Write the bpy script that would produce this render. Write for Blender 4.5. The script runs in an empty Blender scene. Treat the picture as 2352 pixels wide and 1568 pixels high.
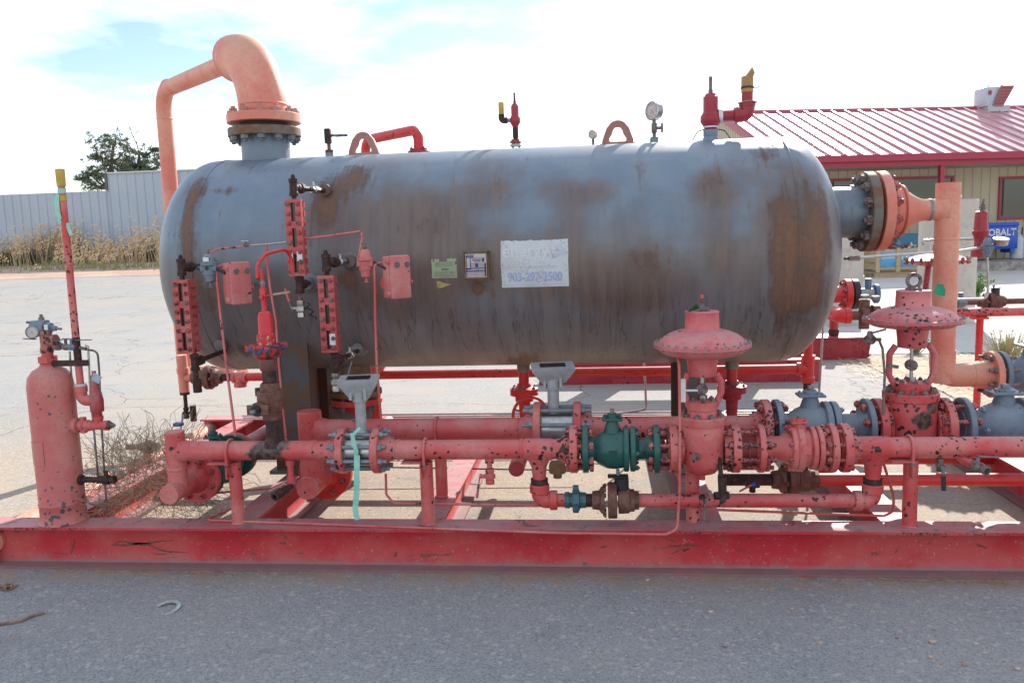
import bpy, bmesh, math, random
from mathutils import Vector as V, Matrix, Quaternion
random.seed(7)
PI = math.pi
sc = bpy.context.scene
# ------------------------------------------------ camera, sky, sun, exposure
cam = bpy.data.cameras.new('camera'); co = bpy.data.objects.new('camera', cam); sc.collection.objects.link(co)
cam.sensor_width = 36; cam.lens = 36*1898/2352; cam.clip_end = 3000
YAW, PITCH, ROLL = map(math.radians, (6.0, 7.2, 1.8))
co.location = (0, 0, 1.49)
co.rotation_euler = (Matrix.Rotation(YAW, 3, 'Z') @ Matrix.Rotation(PI/2-PITCH, 3, 'X') @ Matrix.Rotation(-ROLL, 3, 'Z')).to_euler()
sc.camera = co
SUN_AZ, SUN_EL = math.radians(18), math.radians(29.8)     # azimuth from +Y towards +X
w = bpy.data.worlds.new('World'); sc.world = w; w.use_nodes = True
nt = w.node_tree; bg = nt.nodes['Background']
sky = nt.nodes.new('ShaderNodeTexSky'); sky.sky_type = 'NISHITA'; sky.sun_disc = False
sky.sun_elevation = SUN_EL; sky.sun_rotation = SUN_AZ; sky.dust_density = .25; sky.air_density = 1.0
tc = nt.nodes.new('ShaderNodeTexCoord'); mp = nt.nodes.new('ShaderNodeMapping'); mp.inputs['Scale'].default_value = (1.6, 1.2, 5.5)
mp.inputs['Rotation'].default_value = (.12, .18, .12)
no = nt.nodes.new('ShaderNodeTexNoise'); no.inputs['Scale'].default_value = 2.6; no.inputs['Detail'].default_value = 7; no.inputs['Roughness'].default_value = .55
cr = nt.nodes.new('ShaderNodeValToRGB'); cr.color_ramp.elements[0].position = .37; cr.color_ramp.elements[1].position = .70
mx = nt.nodes.new('ShaderNodeMix'); mx.data_type = 'RGBA'; mx.blend_type = 'MIX'
ml = nt.nodes.new('ShaderNodeMath'); ml.operation = 'MULTIPLY'; ml.inputs[1].default_value = .8
nt.links.new(tc.outputs['Generated'], mp.inputs[0]); nt.links.new(mp.outputs[0], no.inputs['Vector'])
nt.links.new(no.outputs[0], cr.inputs[0]); nt.links.new(cr.outputs[0], ml.inputs[0]); nt.links.new(ml.outputs[0], mx.inputs[0])
nt.links.new(sky.outputs[0], mx.inputs[6]); mx.inputs[7].default_value = (12.0, 12.4, 13.2, 1)
nt.links.new(mx.outputs[2], bg.inputs[0]); bg.inputs[1].default_value = .082
sl = bpy.data.lights.new('sun', 'SUN'); so = bpy.data.objects.new('sun', sl); sc.collection.objects.link(so)
sl.energy = 4.0; sl.angle = math.radians(.5); sl.color = (1, .94, .85)
sd = V((math.sin(SUN_AZ)*math.cos(SUN_EL), math.cos(SUN_AZ)*math.cos(SUN_EL), math.sin(SUN_EL)))
so.rotation_euler = sd.to_track_quat('Z', 'Y').to_euler(); so.location = (5, 10, 10)
sc.view_settings.view_transform = 'Standard'; sc.view_settings.look = 'None'; sc.view_settings.gamma = 1
sc.view_settings.exposure = 1.14
# ------------------------------------------------ node helpers
class N:
    def __init__(s, name, rough=.5, metal=0., spec=.5):
        s.m = bpy.data.materials.new(name); s.m.use_nodes = True; s.t = s.m.node_tree; s.b = s.t.nodes['Principled BSDF']
        s.b.inputs['Roughness'].default_value = rough; s.b.inputs['Metallic'].default_value = metal
        s.b.inputs['Specular IOR Level'].default_value = spec
        s.g = s.t.nodes.new('ShaderNodeNewGeometry'); s.pos = s.g.outputs['Position']
    def put(s, sock, v):
        if isinstance(v, bpy.types.NodeSocket): s.t.links.new(v, sock)
        elif isinstance(v, (tuple, list)): sock.default_value = (*v, 1) if len(v) == 3 and sock.type == 'RGBA' else v
        else: sock.default_value = v
    def math(s, op, a, b=0., c=0., clamp=False):
        n = s.t.nodes.new('ShaderNodeMath'); n.operation = op; n.use_clamp = clamp
        for i, v in enumerate((a, b, c)): s.put(n.inputs[i], v)
        return n.outputs[0]
    def mul(s, a, b): return s.math('MULTIPLY', a, b)
    def noise(s, scale, detail=3, rough=.5, vec=None, stretch=None, dist=0.):
        vec = vec or s.pos
        if stretch:
            m = s.t.nodes.new('ShaderNodeMapping'); s.t.links.new(vec, m.inputs[0]); m.inputs['Scale'].default_value = stretch; vec = m.outputs[0]
        n = s.t.nodes.new('ShaderNodeTexNoise'); n.inputs['Scale'].default_value = scale; n.inputs['Detail'].default_value = detail
        n.inputs['Roughness'].default_value = rough; n.inputs['Distortion'].default_value = dist
        s.t.links.new(vec, n.inputs['Vector']); return n.outputs[0]
    def vor(s, scale, feature='F1', out=0, vec=None):
        n = s.t.nodes.new('ShaderNodeTexVoronoi'); n.feature = feature; n.inputs['Scale'].default_value = scale
        s.t.links.new(vec or s.pos, n.inputs['Vector']); return n.outputs[out]
    def step(s, v, a, b):
        n = s.t.nodes.new('ShaderNodeMapRange'); n.interpolation_type = 'SMOOTHSTEP'
        s.put(n.inputs[0], v); n.inputs[1].default_value = a; n.inputs[2].default_value = b; return n.outputs[0]
    def mix(s, f, a, b, mode='MIX'):
        n = s.t.nodes.new('ShaderNodeMix'); n.data_type = 'RGBA'; n.blend_type = mode
        s.put(n.inputs[0], f); s.put(n.inputs[6], a); s.put(n.inputs[7], b); return n.outputs[2]
    def xyz(s, v=None):
        n = s.t.nodes.new('ShaderNodeSeparateXYZ'); s.t.links.new(v or s.pos, n.inputs[0]); return n.outputs
    def col(s, c): s.put(s.b.inputs['Base Color'], c); return s
    def ro(s, c): s.put(s.b.inputs['Roughness'], c); return s
    def bump(s, h, strength=.3, dist=.01):
        n = s.t.nodes.new('ShaderNodeBump'); n.inputs['Strength'].default_value = strength; n.inputs['Distance'].default_value = dist
        s.t.links.new(h, n.inputs['Height']); s.t.links.new(n.outputs[0], s.b.inputs['Normal']); return s
def _nc(s, sc_):
    a = s.t.nodes.new('ShaderNodeTexNoise'); a.inputs['Scale'].default_value = sc_; a.inputs['Detail'].default_value = 4; s.t.links.new(s.pos, a.inputs['Vector']); return a.outputs['Color']
N.noisec = _nc
def paint(name, base, fade, chip=.0, dust=.35, dustc=(.42, .30, .29), rough=.42, chipc=(.035, .019, .017), cs=22, spots=()):
    n = N(name, rough, 0, .45)
    c = n.mix(n.step(n.noise(4, 4, .6), .38, .66), base, fade)
    c = n.mix(n.mul(n.step(n.noise(60, 3), .45, .7), .25), c, tuple(x*.7 for x in base))
    if spots:
        xx_, yy_, zz_ = n.xyz()
        for sx_, sz_, sr_ in spots:
            dd_ = n.math('SQRT', n.math('ADD', n.math('POWER', n.math('SUBTRACT', xx_, sx_), 2.), n.math('POWER', n.math('SUBTRACT', zz_, sz_), 2.)))
            bm_ = n.step(n.math('ADD', dd_, n.mul(n.noise(26, 5, .65), sr_*1.5)), sr_*1.85, sr_*1.45); c = n.mix(bm_, c, n.mix(n.step(n.noise(40, 3), .4, .6), (.03, .018, .015), (.12, .07, .05)))
    nz = n.xyz(n.g.outputs['Normal'])[2]
    d = n.mul(n.step(nz, .2, 1.), n.mul(n.step(n.noise(9, 5, .65), .3, .6), dust))
    d = n.math('ADD', d, n.mul(n.step(n.noise(14, 5, .7), .5, .75), dust*.35))
    c = n.mix(d, c, dustc)
    if chip:
        wv = n.t.nodes.new('ShaderNodeVectorMath'); wv.operation = 'MULTIPLY_ADD'; n.t.links.new(n.noisec(cs*3), wv.inputs[0]); wv.inputs[1].default_value = (.022, .022, .022); n.t.links.new(n.pos, wv.inputs[2])
        lf = n.math('SUBTRACT', n.noise(3.1, 3, .6), .5); a = n.math('SUBTRACT', n.vor(cs*1.5, 'F1', 0, wv.outputs[0]), n.mul(lf, 1.15))
        tt = .035+chip*1.0; m = n.math('MAXIMUM', n.step(a, tt+.02, tt-.02), n.step(n.math('ADD', n.noise(cs, 2, .45), n.mul(lf, .6)), .80-.55*chip, .81-.55*chip)); c = n.mix(m, c, chipc)
        n.bump(n.mul(m, -1.), .35, .002)
    n.col(c); n.ro(n.mix(d, (rough,)*3, (.85,)*3)); return n.m
def plain(name, c, rough=.5, metal=0., var=.25, sc_=30, spec=.5):
    n = N(name, rough, metal, spec)
    n.col(n.mix(n.step(n.noise(sc_, 4, .6), .35, .68), c, tuple(x*(1-var) for x in c))); return n.m
def rusty(name, a, b, t=.5, sc_=18, rough=.75):
    n = N(name, rough, 0, .3); k = n.noise(sc_, 5, .65)
    n.col(n.mix(n.step(k, t-.1, t+.12), a, b)); n.bump(k, .25, .003); return n.m
RED = paint('faded_red_paint', (.57, .075, .072), (.60, .19, .165), .10)
GRED = paint('gauge_red_paint', (.48, .07, .07), (.52, .13, .12), .0)
REDC = paint('chipped_red_paint', (.57, .06, .06), (.60, .16, .14), .185, .45, cs=26)
REDF = paint('fresh_red_paint', (.58, .022, .022), (.6, .05, .04), .06, .3)
SALM = paint('salmon_red_paint', (.66, .19, .135), (.70, .31, .215), .0, .85, (.50, .36, .25), .5)
SALB = paint('salmon_bolt_paint', (.50, .16, .12), (.5, .3, .22), .10, .6, (.4, .3, .22), .5, cs=40)
BOXR = paint('chalky_red_paint', (.52, .13, .125), (.58, .22, .20), .05, .7, (.5, .3, .26), .6)
BEAMM = None
GREEN = paint('green_valve_paint', (.012, .075, .062), (.02, .10, .085), .10, .25, (.2, .25, .22), .32)
BLUEG = paint('blue_grey_valve_paint', (.13, .175, .225), (.18, .225, .275), .08, .3, (.4, .4, .4), .4, (.06, .03, .02))
PSVR = paint('deep_red_paint', (.33, .018, .03), (.38, .04, .055), .11, .3, (.4, .25, .22), .4)
BROWN = rusty('brown_primer_metal', (.13, .05, .035), (.19, .095, .07), .5, 30, .6)
DARK = rusty('dark_rusted_pipe', (.040, .020, .018), (.10, .045, .034), .55, 40, .65)
RUSTF = rusty('rusty_flange_metal', (.17, .15, .13), (.17, .075, .03), .5, 9, .7)
STUD = rusty('weathered_bolt', (.20, .17, .16), (.10, .04, .03), .52, 45, .55)
REDB = paint('red_painted_bolt', (.40, .05, .05), (.46, .12, .11), .34, .3, cs=60)
ZINC = plain('zinc_steel', (.25, .26, .28), .5, .45)
SS = plain('stainless_steel', (.46, .45, .43), .34, 1., .15)
ALU = plain('grey_meter_housing', (.36, .37, .37), .45, .1, .2)
BLK = plain('black_rubber', (.02, .02, .022), .5)
YEL = plain('yellow_plastic_cap', (.55, .36, .05), .5, 0, .3, 12)
MINT = plain('mint_ribbon', (.30, .62, .50), .55, 0, .15)
GRNT = plain('green_tape', (.01, .28, .15), .5)
WHT = plain('white_paper_tag', (.7, .7, .68), .6, 0, .1)
TEFL = plain('white_thread_tape', (.7, .7, .68), .6)
GLASS = plain('dark_gauge_glass', (.012, .012, .014), .12)
DIAL = plain('gauge_dial', (.6, .5, .48), .3)
# vessel coat
def vessel_mat():
    n = N('weathered_grey_primer', .38, .0, .65); x, y, z = n.xyz()
    fine = n.noise(45, 5, .65); med = n.noise(6, 5, .62); streak = n.noise(9, 5, .6, stretch=(1.6, .25, .14)); big = n.noise(1.5, 3, .55)
    c = n.mix(n.step(med, .35, .7), (.135, .190, .25), (.178, .222, .27))
    # brown bloom (old flash rust) over the belly
    zb = n.step(n.math('ADD', z, n.mul(n.math('SUBTRACT', big, .5), 1.7)), 1.80, 1.30)
    c = n.mix(n.mul(zb, .68), c, n.mix(n.step(streak, .4, .62), (.125, .088, .075), (.17, .135, .118)))
    def blobs(lst):
        tot = 0.
        for x0, z0, sx, sz, wt in lst:
            dx = n.math('POWER', n.math('DIVIDE', n.math('SUBTRACT', x, x0), sx), 2.); dz = n.math('POWER', n.math('DIVIDE', n.math('SUBTRACT', z, z0), sz), 2.)
            tot = n.math('ADD', tot, n.mul(n.math('EXPONENT', n.mul(n.math('ADD', dx, dz), -1.)), wt))
        return tot
    run = n.noise(16, 5, .6, stretch=(1.5, .2, .10)); soft = n.math('ADD', n.mul(n.math('SUBTRACT', n.noise(3.2, 4, .55), .5), 1.5), n.mul(n.math('SUBTRACT', run, .5), .55))
    # broad smoky brown bloom
    k0 = n.math('ADD', n.mul(blobs(RS), .85), soft); m0 = n.step(k0, -.02, .82)
    c = n.mix(n.mul(m0, .92), c, n.mix(n.step(run, .38, .64), (.105, .066, .054), (.155, .10, .078)))
    # rust proper: runs downward, orange where it is thickest
    k = n.math('ADD', n.mul(blobs(RB), .95), n.math('ADD', n.mul(n.math('SUBTRACT', run, .5), 1.7), n.math('ADD', n.mul(n.math('SUBTRACT', med, .5), 1.1), n.mul(n.math('SUBTRACT', n.noise(28, 5, .7), .5), .7))))
    m = n.step(k, .14, .80)
    rc = n.mix(n.step(k, .5, 1.15), (.105, .058, .044), (.205, .088, .040)); rc = n.mix(n.mul(n.step(run, .46, .60), .5), rc, (.09, .052, .042)); rc = n.mix(n.mul(n.step(fine, .42, .68), .45), rc, (.085, .045, .03))
    c = n.mix(n.mul(m, .92), c, rc)
    sp = n.step(n.noise(80, 4, .7), .62, .70); c = n.mix(n.mul(sp, .45), c, (.12, .06, .03))
    # drip lines on the lower half
    dr = n.noise(4.5, 4, .55, stretch=(4.2, .5, .22), dist=.6); dm = n.mul(n.step(n.math('ABSOLUTE', n.math('SUBTRACT', dr, .5)), .02, .004), n.step(z, 1.35, 1.0))
    c = n.mix(n.mul(dm, .6), c, (.03, .027, .025))
    du = n.mul(n.step(z, 1.0, .78), n.step(med, .2, .6)); c = n.mix(n.mul(du, .6), c, (.24, .20, .155))
    n.col(c); n.ro(n.mix(m, (.42,)*3, (.78,)*3)); n.bump(fine, .06, .002); return n.m
RB = [((-1.956, 4.269, 1.78)[0], (-1.956, 4.269, 1.78)[2], .14, .025, .55), ((-2.097, 4.125, 1.506)[0], 1.46, .07, .28, 1.0), (-2.13, 1.76, .04, .12, .7), ((-1.375, 4.197, 1.685)[0], (-1.375, 4.197, 1.685)[2], .10, .15, .95), ((-1.252, 4.295, 1.808)[0], (-1.252, 4.295, 1.808)[2], .10, .09, .8), ((-0.804, 4.139, 1.554)[0], 1.56, .10, .08, .45),
      ((0.581, 4.215, 1.712)[0], (0.581, 4.215, 1.712)[2], .06, .07, .6), ((0.232, 4.11, 1.352)[0], 1.36, .2, .09, .55), ((0.851, 4.315, 1.826)[0], 1.86, .10, .05, .6),
      ((0.906, 4.111, 1.333)[0], 1.36, .075, .32, 1.25), ((1.058, 4.113, 1.432)[0], 1.45, .08, .28, 1.15), ((1.001, 4.156, 1.138)[0], 1.15, .13, .10, .7), ((-0.411, 4.425, 0.836)[0], .80, .10, .06, 1.25), ((-1.262, 4.115, 1.294)[0], 1.30, .08, .06, .9), ((-1.959, 4.294, 0.934)[0], .92, .22, .05, .7), ((-0.597, 4.123, 1.243)[0], 1.24, .05, .035, 1.1), ((-2.02, 4.131, 1.21)[0], 1.2, .05, .14, .5)]
RS = [((-1.287, 4.196, 1.681)[0], 1.62, .28, .22, .95), ((-0.785, 4.174, 1.641)[0], 1.60, .22, .22, .85), ((-0.522, 4.221, 1.721)[0], 1.70, .16, .10, .7), ((-0.808, 4.111, 1.337)[0], 1.34, .35, .16, .9), ((-0.259, 4.11, 1.365)[0], 1.38, .35, .16, 1.0), ((-0.06, 4.209, 1.704)[0], 1.70, .16, .10, .8), ((0.06, 4.14, 1.183)[0], 1.22, .30, .16, .9), ((0.579, 4.194, 1.68)[0], 1.70, .13, .12, .95), ((0.588, 4.113, 1.426)[0], 1.42, .13, .2, .7), ((0.232, 4.113, 1.309)[0], 1.30, .12, .2, .7), ((0.897, 4.124, 1.499)[0], 1.50, .14, .34, .8), ((1.068, 4.111, 1.411)[0], 1.42, .10, .28, .8), ((-1.742, 4.14, 1.18)[0], 1.2, .3, .12, .4), ((-1.141, 4.145, 1.166)[0], 1.2, .25, .14, .6)]
VES = vessel_mat()
# skid beam paint
def beam_mat():
    n = N('skid_red_paint', .5, 0, .4); x, y, z = n.xyz(); nz = n.xyz(n.g.outputs['Normal'])[2]
    c = n.mix(n.step(n.noise(2.2, 4, .6), .4, .62), (.52, .022, .032), (.56, .075, .07))
    c = n.mix(n.mul(n.step(n.noise(7, 6, .7), .50, .74), .30), c, (.44, .15, .13))
    up = n.step(nz, .5, .9)
    c = n.mix(n.mul(up, n.math('ADD', .45, n.mul(n.step(n.noise(5, 6, .7), .4, .6), .35))), c, (.40, .27, .27))
    c = n.mix(n.mul(up, n.mul(n.step(n.noise(11, 6, .7), .56, .62), .7)), c, (.16, .13, .15))
    sm = n.noise(3.2, 5, .7, stretch=(1., 1., 2.6), dist=1.2)
    c = n.mix(n.mul(n.step(sm, .62, .635), .75), c, (.11, .05, .03))
    s2 = n.noise(6.5, 4, .6, stretch=(.35, 1, 2.2), dist=1.8); c = n.mix(n.mul(n.step(n.math('ABSOLUTE', n.math('SUBTRACT', s2, .5)), .006, .002), n.mul(n.step(n.noise(1.6, 2), .50, .6), .7)), c, (.10, .045, .03))
    sp = n.step(n.noise(70, 3, .6), .66, .70); c = n.mix(n.mul(sp, .6), c, (.5, .33, .3))
    ed = n.mul(n.step(n.math('ADD', n.noise(70, 6, .8), n.mul(n.noise(2.1, 4, .6), .75)), .93, .98), n.mul(n.step(z, .188, .192), n.step(nz, .5, .2)))
    c = n.mix(ed, c, (.04, .02, .02))
    lo = n.mul(n.step(z, .034, .014), n.step(n.noise(4, 4), .2, .45)); c = n.mix(n.mul(lo, .85), c, (.20, .145, .15)); sp2 = n.mul(n.step(z, .085, .02), n.step(n.noise(12, 5, .7), .38, .62)); c = n.mix(n.mul(sp2, .35), c, (.30, .2, .17))
    n.col(c); n.ro(.6); return n.m
BEAMM = beam_mat()
# ------------------------------------------------ mesh helpers
class M:
    def __init__(s): s.v = []; s.f = []
    def add(s, vs, fs):
        o = len(s.v); s.v += [tuple(p) for p in vs]; s.f += [tuple(i+o for i in f) for f in fs]; return s
    def box(s, a, b):
        x0, y0, z0 = (min(a[i], b[i]) for i in range(3)); x1, y1, z1 = (max(a[i], b[i]) for i in range(3))
        return s.add([(x0,y0,z0),(x1,y0,z0),(x1,y1,z0),(x0,y1,z0),(x0,y0,z1),(x1,y0,z1),(x1,y1,z1),(x0,y1,z1)],
                     [(0,3,2,1),(4,5,6,7),(0,1,5,4),(1,2,6,5),(2,3,7,6),(3,0,4,7)])
    def cbox(s, c, d, rz=0., ch=0., R=None):
        hx, hy, hz = d[0]/2, d[1]/2, d[2]/2; R = R or Matrix.Rotation(rz, 3, 'Z'); c = V(c)
        if ch <= 0:
            P = [(-hx,-hy,-hz),(hx,-hy,-hz),(hx,hy,-hz),(-hx,hy,-hz),(-hx,-hy,hz),(hx,-hy,hz),(hx,hy,hz),(-hx,hy,hz)]
            return s.add([c+R@V(p) for p in P], [(0,3,2,1),(4,5,6,7),(0,1,5,4),(1,2,6,5),(2,3,7,6),(3,0,4,7)])
        bm = bmesh.new(); bmesh.ops.create_cube(bm, size=1, matrix=Matrix.Diagonal((2*hx, 2*hy, 2*hz, 1)))
        bmesh.ops.bevel(bm, geom=bm.edges[:], offset=ch, segments=2, affect='EDGES', profile=.5)
        bm.verts.index_update(); s.add([c+R@v.co for v in bm.verts], [[v.index for v in f.verts] for f in bm.faces]); bm.free(); return s
    def prism(s, poly, o, ux, uy, d):   # polygon in the plane (ux,uy) at o, extruded by vector d
        o, ux, uy, d = V(o), V(ux), V(uy), V(d); n = len(poly)
        b = [o+ux*p[0]+uy*p[1] for p in poly]; t = [p+d for p in b]
        return s.add(b+t, [tuple(range(n))[::-1], tuple(range(n, 2*n))]+[(i, (i+1) % n, n+(i+1) % n, n+i) for i in range(n)])
    def lathe(s, o, ax, prof, n=24, ph=0.):
        o, ax = V(o), V(ax).normalized(); a = ax.orthogonal().normalized()
        if abs(ax.z) > .99: a = V((1, 0, 0))
        b = ax.cross(a); vs = []; fs = []; rings = []
        for t, r in prof:
            if r <= 1e-6: rings.append([len(vs)]); vs.append(o+ax*t)
            else:
                rings.append(list(range(len(vs), len(vs)+n)))
                vs += [o+ax*t+(a*math.cos(ph+2*PI*i/n)+b*math.sin(ph+2*PI*i/n))*r for i in range(n)]
        for A, B in zip(rings, rings[1:]):
            if len(A) == 1 and len(B) == 1: continue
            for i in range(n):
                j = (i+1) % n
                if len(A) == 1: fs.append((A[0], B[j], B[i]))
                elif len(B) == 1: fs.append((A[i], A[j], B[0]))
                else: fs.append((A[i], A[j], B[j], B[i]))
        if len(rings[0]) > 1: fs.append(tuple(rings[0][::-1]))
        if len(rings[-1]) > 1: fs.append(tuple(rings[-1]))
        return s.add(vs, fs)
    def cyl(s, p, q, r, n=16, r2=None, ch=0.):
        p, q = V(p), V(q); L_ = (q-p).length; r2 = r if r2 is None else r2
        pr = [(0, r), (L_, r2)] if not ch else [(0, r-ch), (ch, r), (L_-ch, r2), (L_, r2-ch)]
        return s.lathe(p, q-p, pr, n)
    def disc(s, c, ax, r, t, n=28, ch=.003): return s.lathe(V(c)-V(ax).normalized()*t/2, ax, [(0, r-ch), (ch, r), (t-ch, r), (t, r-ch)], n)
    def tube(s, pts, r, n=10, fil=0., seg=6):
        P = [V(p) for p in pts]; Q = [P[0]]
        for i in range(1, len(P)-1):
            a, b, c = P[i-1], P[i], P[i+1]; u, v = (a-b).normalized(), (c-b).normalized(); ang = u.angle(v)
            f = fil[i-1] if isinstance(fil, (list, tuple)) else fil
            if f <= 0 or ang > 3.1: Q.append(b); continue
            d = min(f/math.tan(ang/2), (a-b).length*.49, (c-b).length*.49); rr = d*math.tan(ang/2)
            cen = b+(u+v).normalized()*(rr/math.sin(ang/2)); p0 = b+u*d; p1 = b+v*d; e0 = p0-cen; e1 = p1-cen; tot = e0.angle(e1); axn = e0.cross(e1).normalized()
            for k in range(seg+1): Q.append(cen+Quaternion(axn, tot*k/seg) @ e0)
        Q.append(P[-1]); T_ = []
        for i in range(len(Q)):
            a = Q[max(i-1, 0)]; b = Q[min(i+1, len(Q)-1)]; T_.append((b-a).normalized())
        nrm = T_[0].orthogonal().normalized(); vs = []; fs = []
        for i, (p, t) in enumerate(zip(Q, T_)):
            if i: nrm = (nrm-t*nrm.dot(t)); nrm = nrm.normalized() if nrm.length > 1e-6 else t.orthogonal().normalized()
            bn = t.cross(nrm); rr = r[min(i, len(r)-1)] if isinstance(r, (list, tuple)) else r
            if i not in (0, len(Q)-1) and not fil:
                c = max(.5, math.cos(T_[i].angle((Q[i]-Q[i-1]).normalized()))); rr = rr/c if c < .999 else rr
            vs += [p+(nrm*math.cos(2*PI*k/n)+bn*math.sin(2*PI*k/n))*rr for k in range(n)]
        for i in range(len(Q)-1):
            for k in range(n):
                j = (k+1) % n; fs.append((i*n+k, i*n+j, (i+1)*n+j, (i+1)*n+k))
        fs.append(tuple(range(n))[::-1]); fs.append(tuple(range((len(Q)-1)*n, len(Q)*n)))
        return s.add(vs, fs)
    def mesh(s, name, mat, loc=(0, 0, 0), ang=35):
        me = bpy.data.meshes.new(name); l = V(loc)
        me.from_pydata([V(v)-l for v in s.v], [], s.f); me.materials.append(mat)
        me.polygons.foreach_set('use_smooth', [True]*len(me.polygons)); me.set_sharp_from_angle(angle=math.radians(ang)); me.update(); return me
def worldloc(o):
    p = V(o.location)
    while o.parent: o = o.parent; p = p+V(o.location)
    return p
def put(name, m, mat, parent=None, ang=35, label=None):
    base = worldloc(parent) if parent else V((0, 0, 0))
    o = bpy.data.objects.new(name, m.mesh(name, mat, base, ang)); sc.collection.objects.link(o); o.parent = parent
    if label: o['label'] = label
    return o
def T(name, loc, label, cat, group=None):
    o = bpy.data.objects.new(name, None); sc.collection.objects.link(o); o.location = loc; o.empty_display_size = .1
    o['label'] = label; o['category'] = cat
    if group: o['group'] = group
    return o
def struct(name, m, mat, ang=35, kind='structure'):
    o = put(name, m, mat, None, ang); o['kind'] = kind; return o
def inst(name, me, parent, loc, ax=(0, 0, 1), s=1., spin=0.):
    o = bpy.data.objects.new(name, me); sc.collection.objects.link(o); o.parent = parent
    o.location = V(loc)-worldloc(parent); o.rotation_euler = (V(ax).to_track_quat('Z', 'Y') @ Quaternion((0, 0, 1), spin)).to_euler(); o.scale = (s, s, s); return o
CACHE = {}
def nutmesh(mat):   # unit nut (across corners 2) with the stud end standing proud
    if ('n', mat.name) not in CACHE:
        m = M(); m.lathe((0,0,0), (0,0,1), [(0, .9), (.0, 1.), (.82, 1.), (.95, .86)], 6); m.cyl((0,0,.9), (0,0,1.45), .5, 8, ch=.08)
        CACHE[('n', mat.name)] = m.mesh('nut', mat)
    return CACHE[('n', mat.name)]
def studmesh(mat, L_, nr, grip):   # stud with a nut at both ends, centred
    k = ('s', mat.name, round(L_, 3), round(nr, 4), round(grip, 3))
    if k not in CACHE:
        m = M(); m.cyl((0,0,-L_/2), (0,0,L_/2), nr*.56, 8)
        for sgn in (-1, 1): m.lathe((0,0,sgn*grip/2), (0,0,sgn), [(0, nr), (nr*.85, nr), (nr*1.0, nr*.85)], 6)
        CACHE[k] = m.mesh('stud_bolt', mat)
    return CACHE[k]
def ringpts(c, ax, r, n, ph=0.):
    ax = V(ax).normalized(); a = V((0,0,1)) if abs(ax.z) < .9 else V((1,0,0)); a = (a-ax*a.dot(ax)).normalized(); b = ax.cross(a)
    return [V(c)+(a*math.cos(ph+2*PI*(i+.5)/n)+b*math.sin(ph+2*PI*(i+.5)/n))*r for i in range(n)]
def studs(parent, c, ax, r, n, L_, nr, grip, mat, ph=0.):
    me = studmesh(mat, L_, nr, grip)
    for p in ringpts(c, ax, r, n, ph): inst('stud_bolt', me, parent, p, ax, 1, random.uniform(0, 1))
def nuts(parent, c, ax, r, n, nr, mat, ph=0.):
    me = nutmesh(mat)
    for p in ringpts(c, ax, r, n, ph): inst('nut', me, parent, p, ax, nr, random.uniform(0, 1))
def flange(parent, c, ax, r, t, mat, hub=0., hubr=0., pr=0., face=1, name='flange', label=None):
    """weld-neck flange: disc centred on c, hub growing away from the joint (towards -face*ax) down to pipe radius pr"""
    m = M(); ax = V(ax).normalized(); m.disc(c, ax, r, t)
    if hub: m.lathe(V(c)-ax*face*t/2, -ax*face, [(0, hubr), (hub*.35, hubr*.93), (hub*.8, pr*1.08), (hub, pr*1.02)], 24)
    m.disc(V(c)+ax*face*(t/2+.003), ax, r*.6, .008, 24, .001)
    return put(name, m, mat, parent, 35, label)
def weld(parent, c, ax, r, mat, name='weld_bead'):
    m = M(); m.lathe(V(c)-V(ax).normalized()*.007, ax, [(0, r), (.004, r+.0032), (.010, r+.0032), (.014, r)], 24); return put(name, m, mat, parent)
def lever(parent, c, d, L_, mat=None, grip=None, up=(0, 0, 1)):
    d = V(d).normalized(); c = V(c); m = M(); side = V(up).cross(d).normalized()
    m.prism([(-.009, 0), (.009, 0), (.006, L_*.35), (.006, L_), (-.006, L_), (-.006, L_*.35)], c, side, d, V(up).normalized()*.004)
    o = put('lever', m, mat or ZINC, parent)
    if grip:
        m = M(); m.prism([(-.009, L_*.4), (.009, L_*.4), (.008, L_*1.02), (-.008, L_*1.02)], c-V(up).normalized()*.002, side, d, V(up).normalized()*.009); put('lever_grip', m, grip, o)
    return o
def smallvalve(parent, c, ax, up, r=.016, L_=.07, body=None, lev=None, levd=None, levl=.09, grip=None, name='ball_valve'):
    ax, up = V(ax).normalized(), V(up).normalized(); c = V(c); m = M()
    m.lathe(c-ax*L_/2, ax, [(0, r*1.0), (L_*.22, r*1.0), (L_*.3, r*.85), (L_*.38, r*1.25), (L_*.62, r*1.25), (L_*.7, r*.85), (L_*.78, r), (L_, r)], 8)
    m.cyl(c, c+up*r*2.1, r*.45, 8); m.lathe(c+up*r*1.9, up, [(0, r*.65), (r*.4, r*.65)], 6)
    o = put(name, m, body or SS, parent)
    if levl: lever(o, c+up*r*2.2, levd or ax, levl, lev or ZINC, grip, up)
    return o
def tee(m, c, ax, br, r, L_=.06, bl=.035):
    c = V(c); ax = V(ax).normalized(); br = V(br).normalized()
    m.lathe(c-ax*L_/2, ax, [(0, r*1.15), (L_*.2, r*1.15), (L_*.24, r), (L_*.76, r), (L_*.8, r*1.15), (L_, r*1.15)], 14)
    m.lathe(c, br, [(0, r), (bl*.6, r), (bl*.65, r*1.15), (bl, r*1.15)], 14)
def textmesh(body, size, bold=0.):
    cu = bpy.data.curves.new('t', 'FONT'); cu.body = body; cu.size = size; cu.align_x = 'CENTER'; cu.align_y = 'CENTER'; cu.offset = bold; cu.resolution_u = 3
    o = bpy.data.objects.new('t', cu); sc.collection.objects.link(o); bpy.context.view_layer.update()
    me = bpy.data.meshes.new_from_object(o.evaluated_get(bpy.context.evaluated_depsgraph_get())); bpy.data.objects.remove(o); bpy.data.curves.remove(cu); return me
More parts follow.
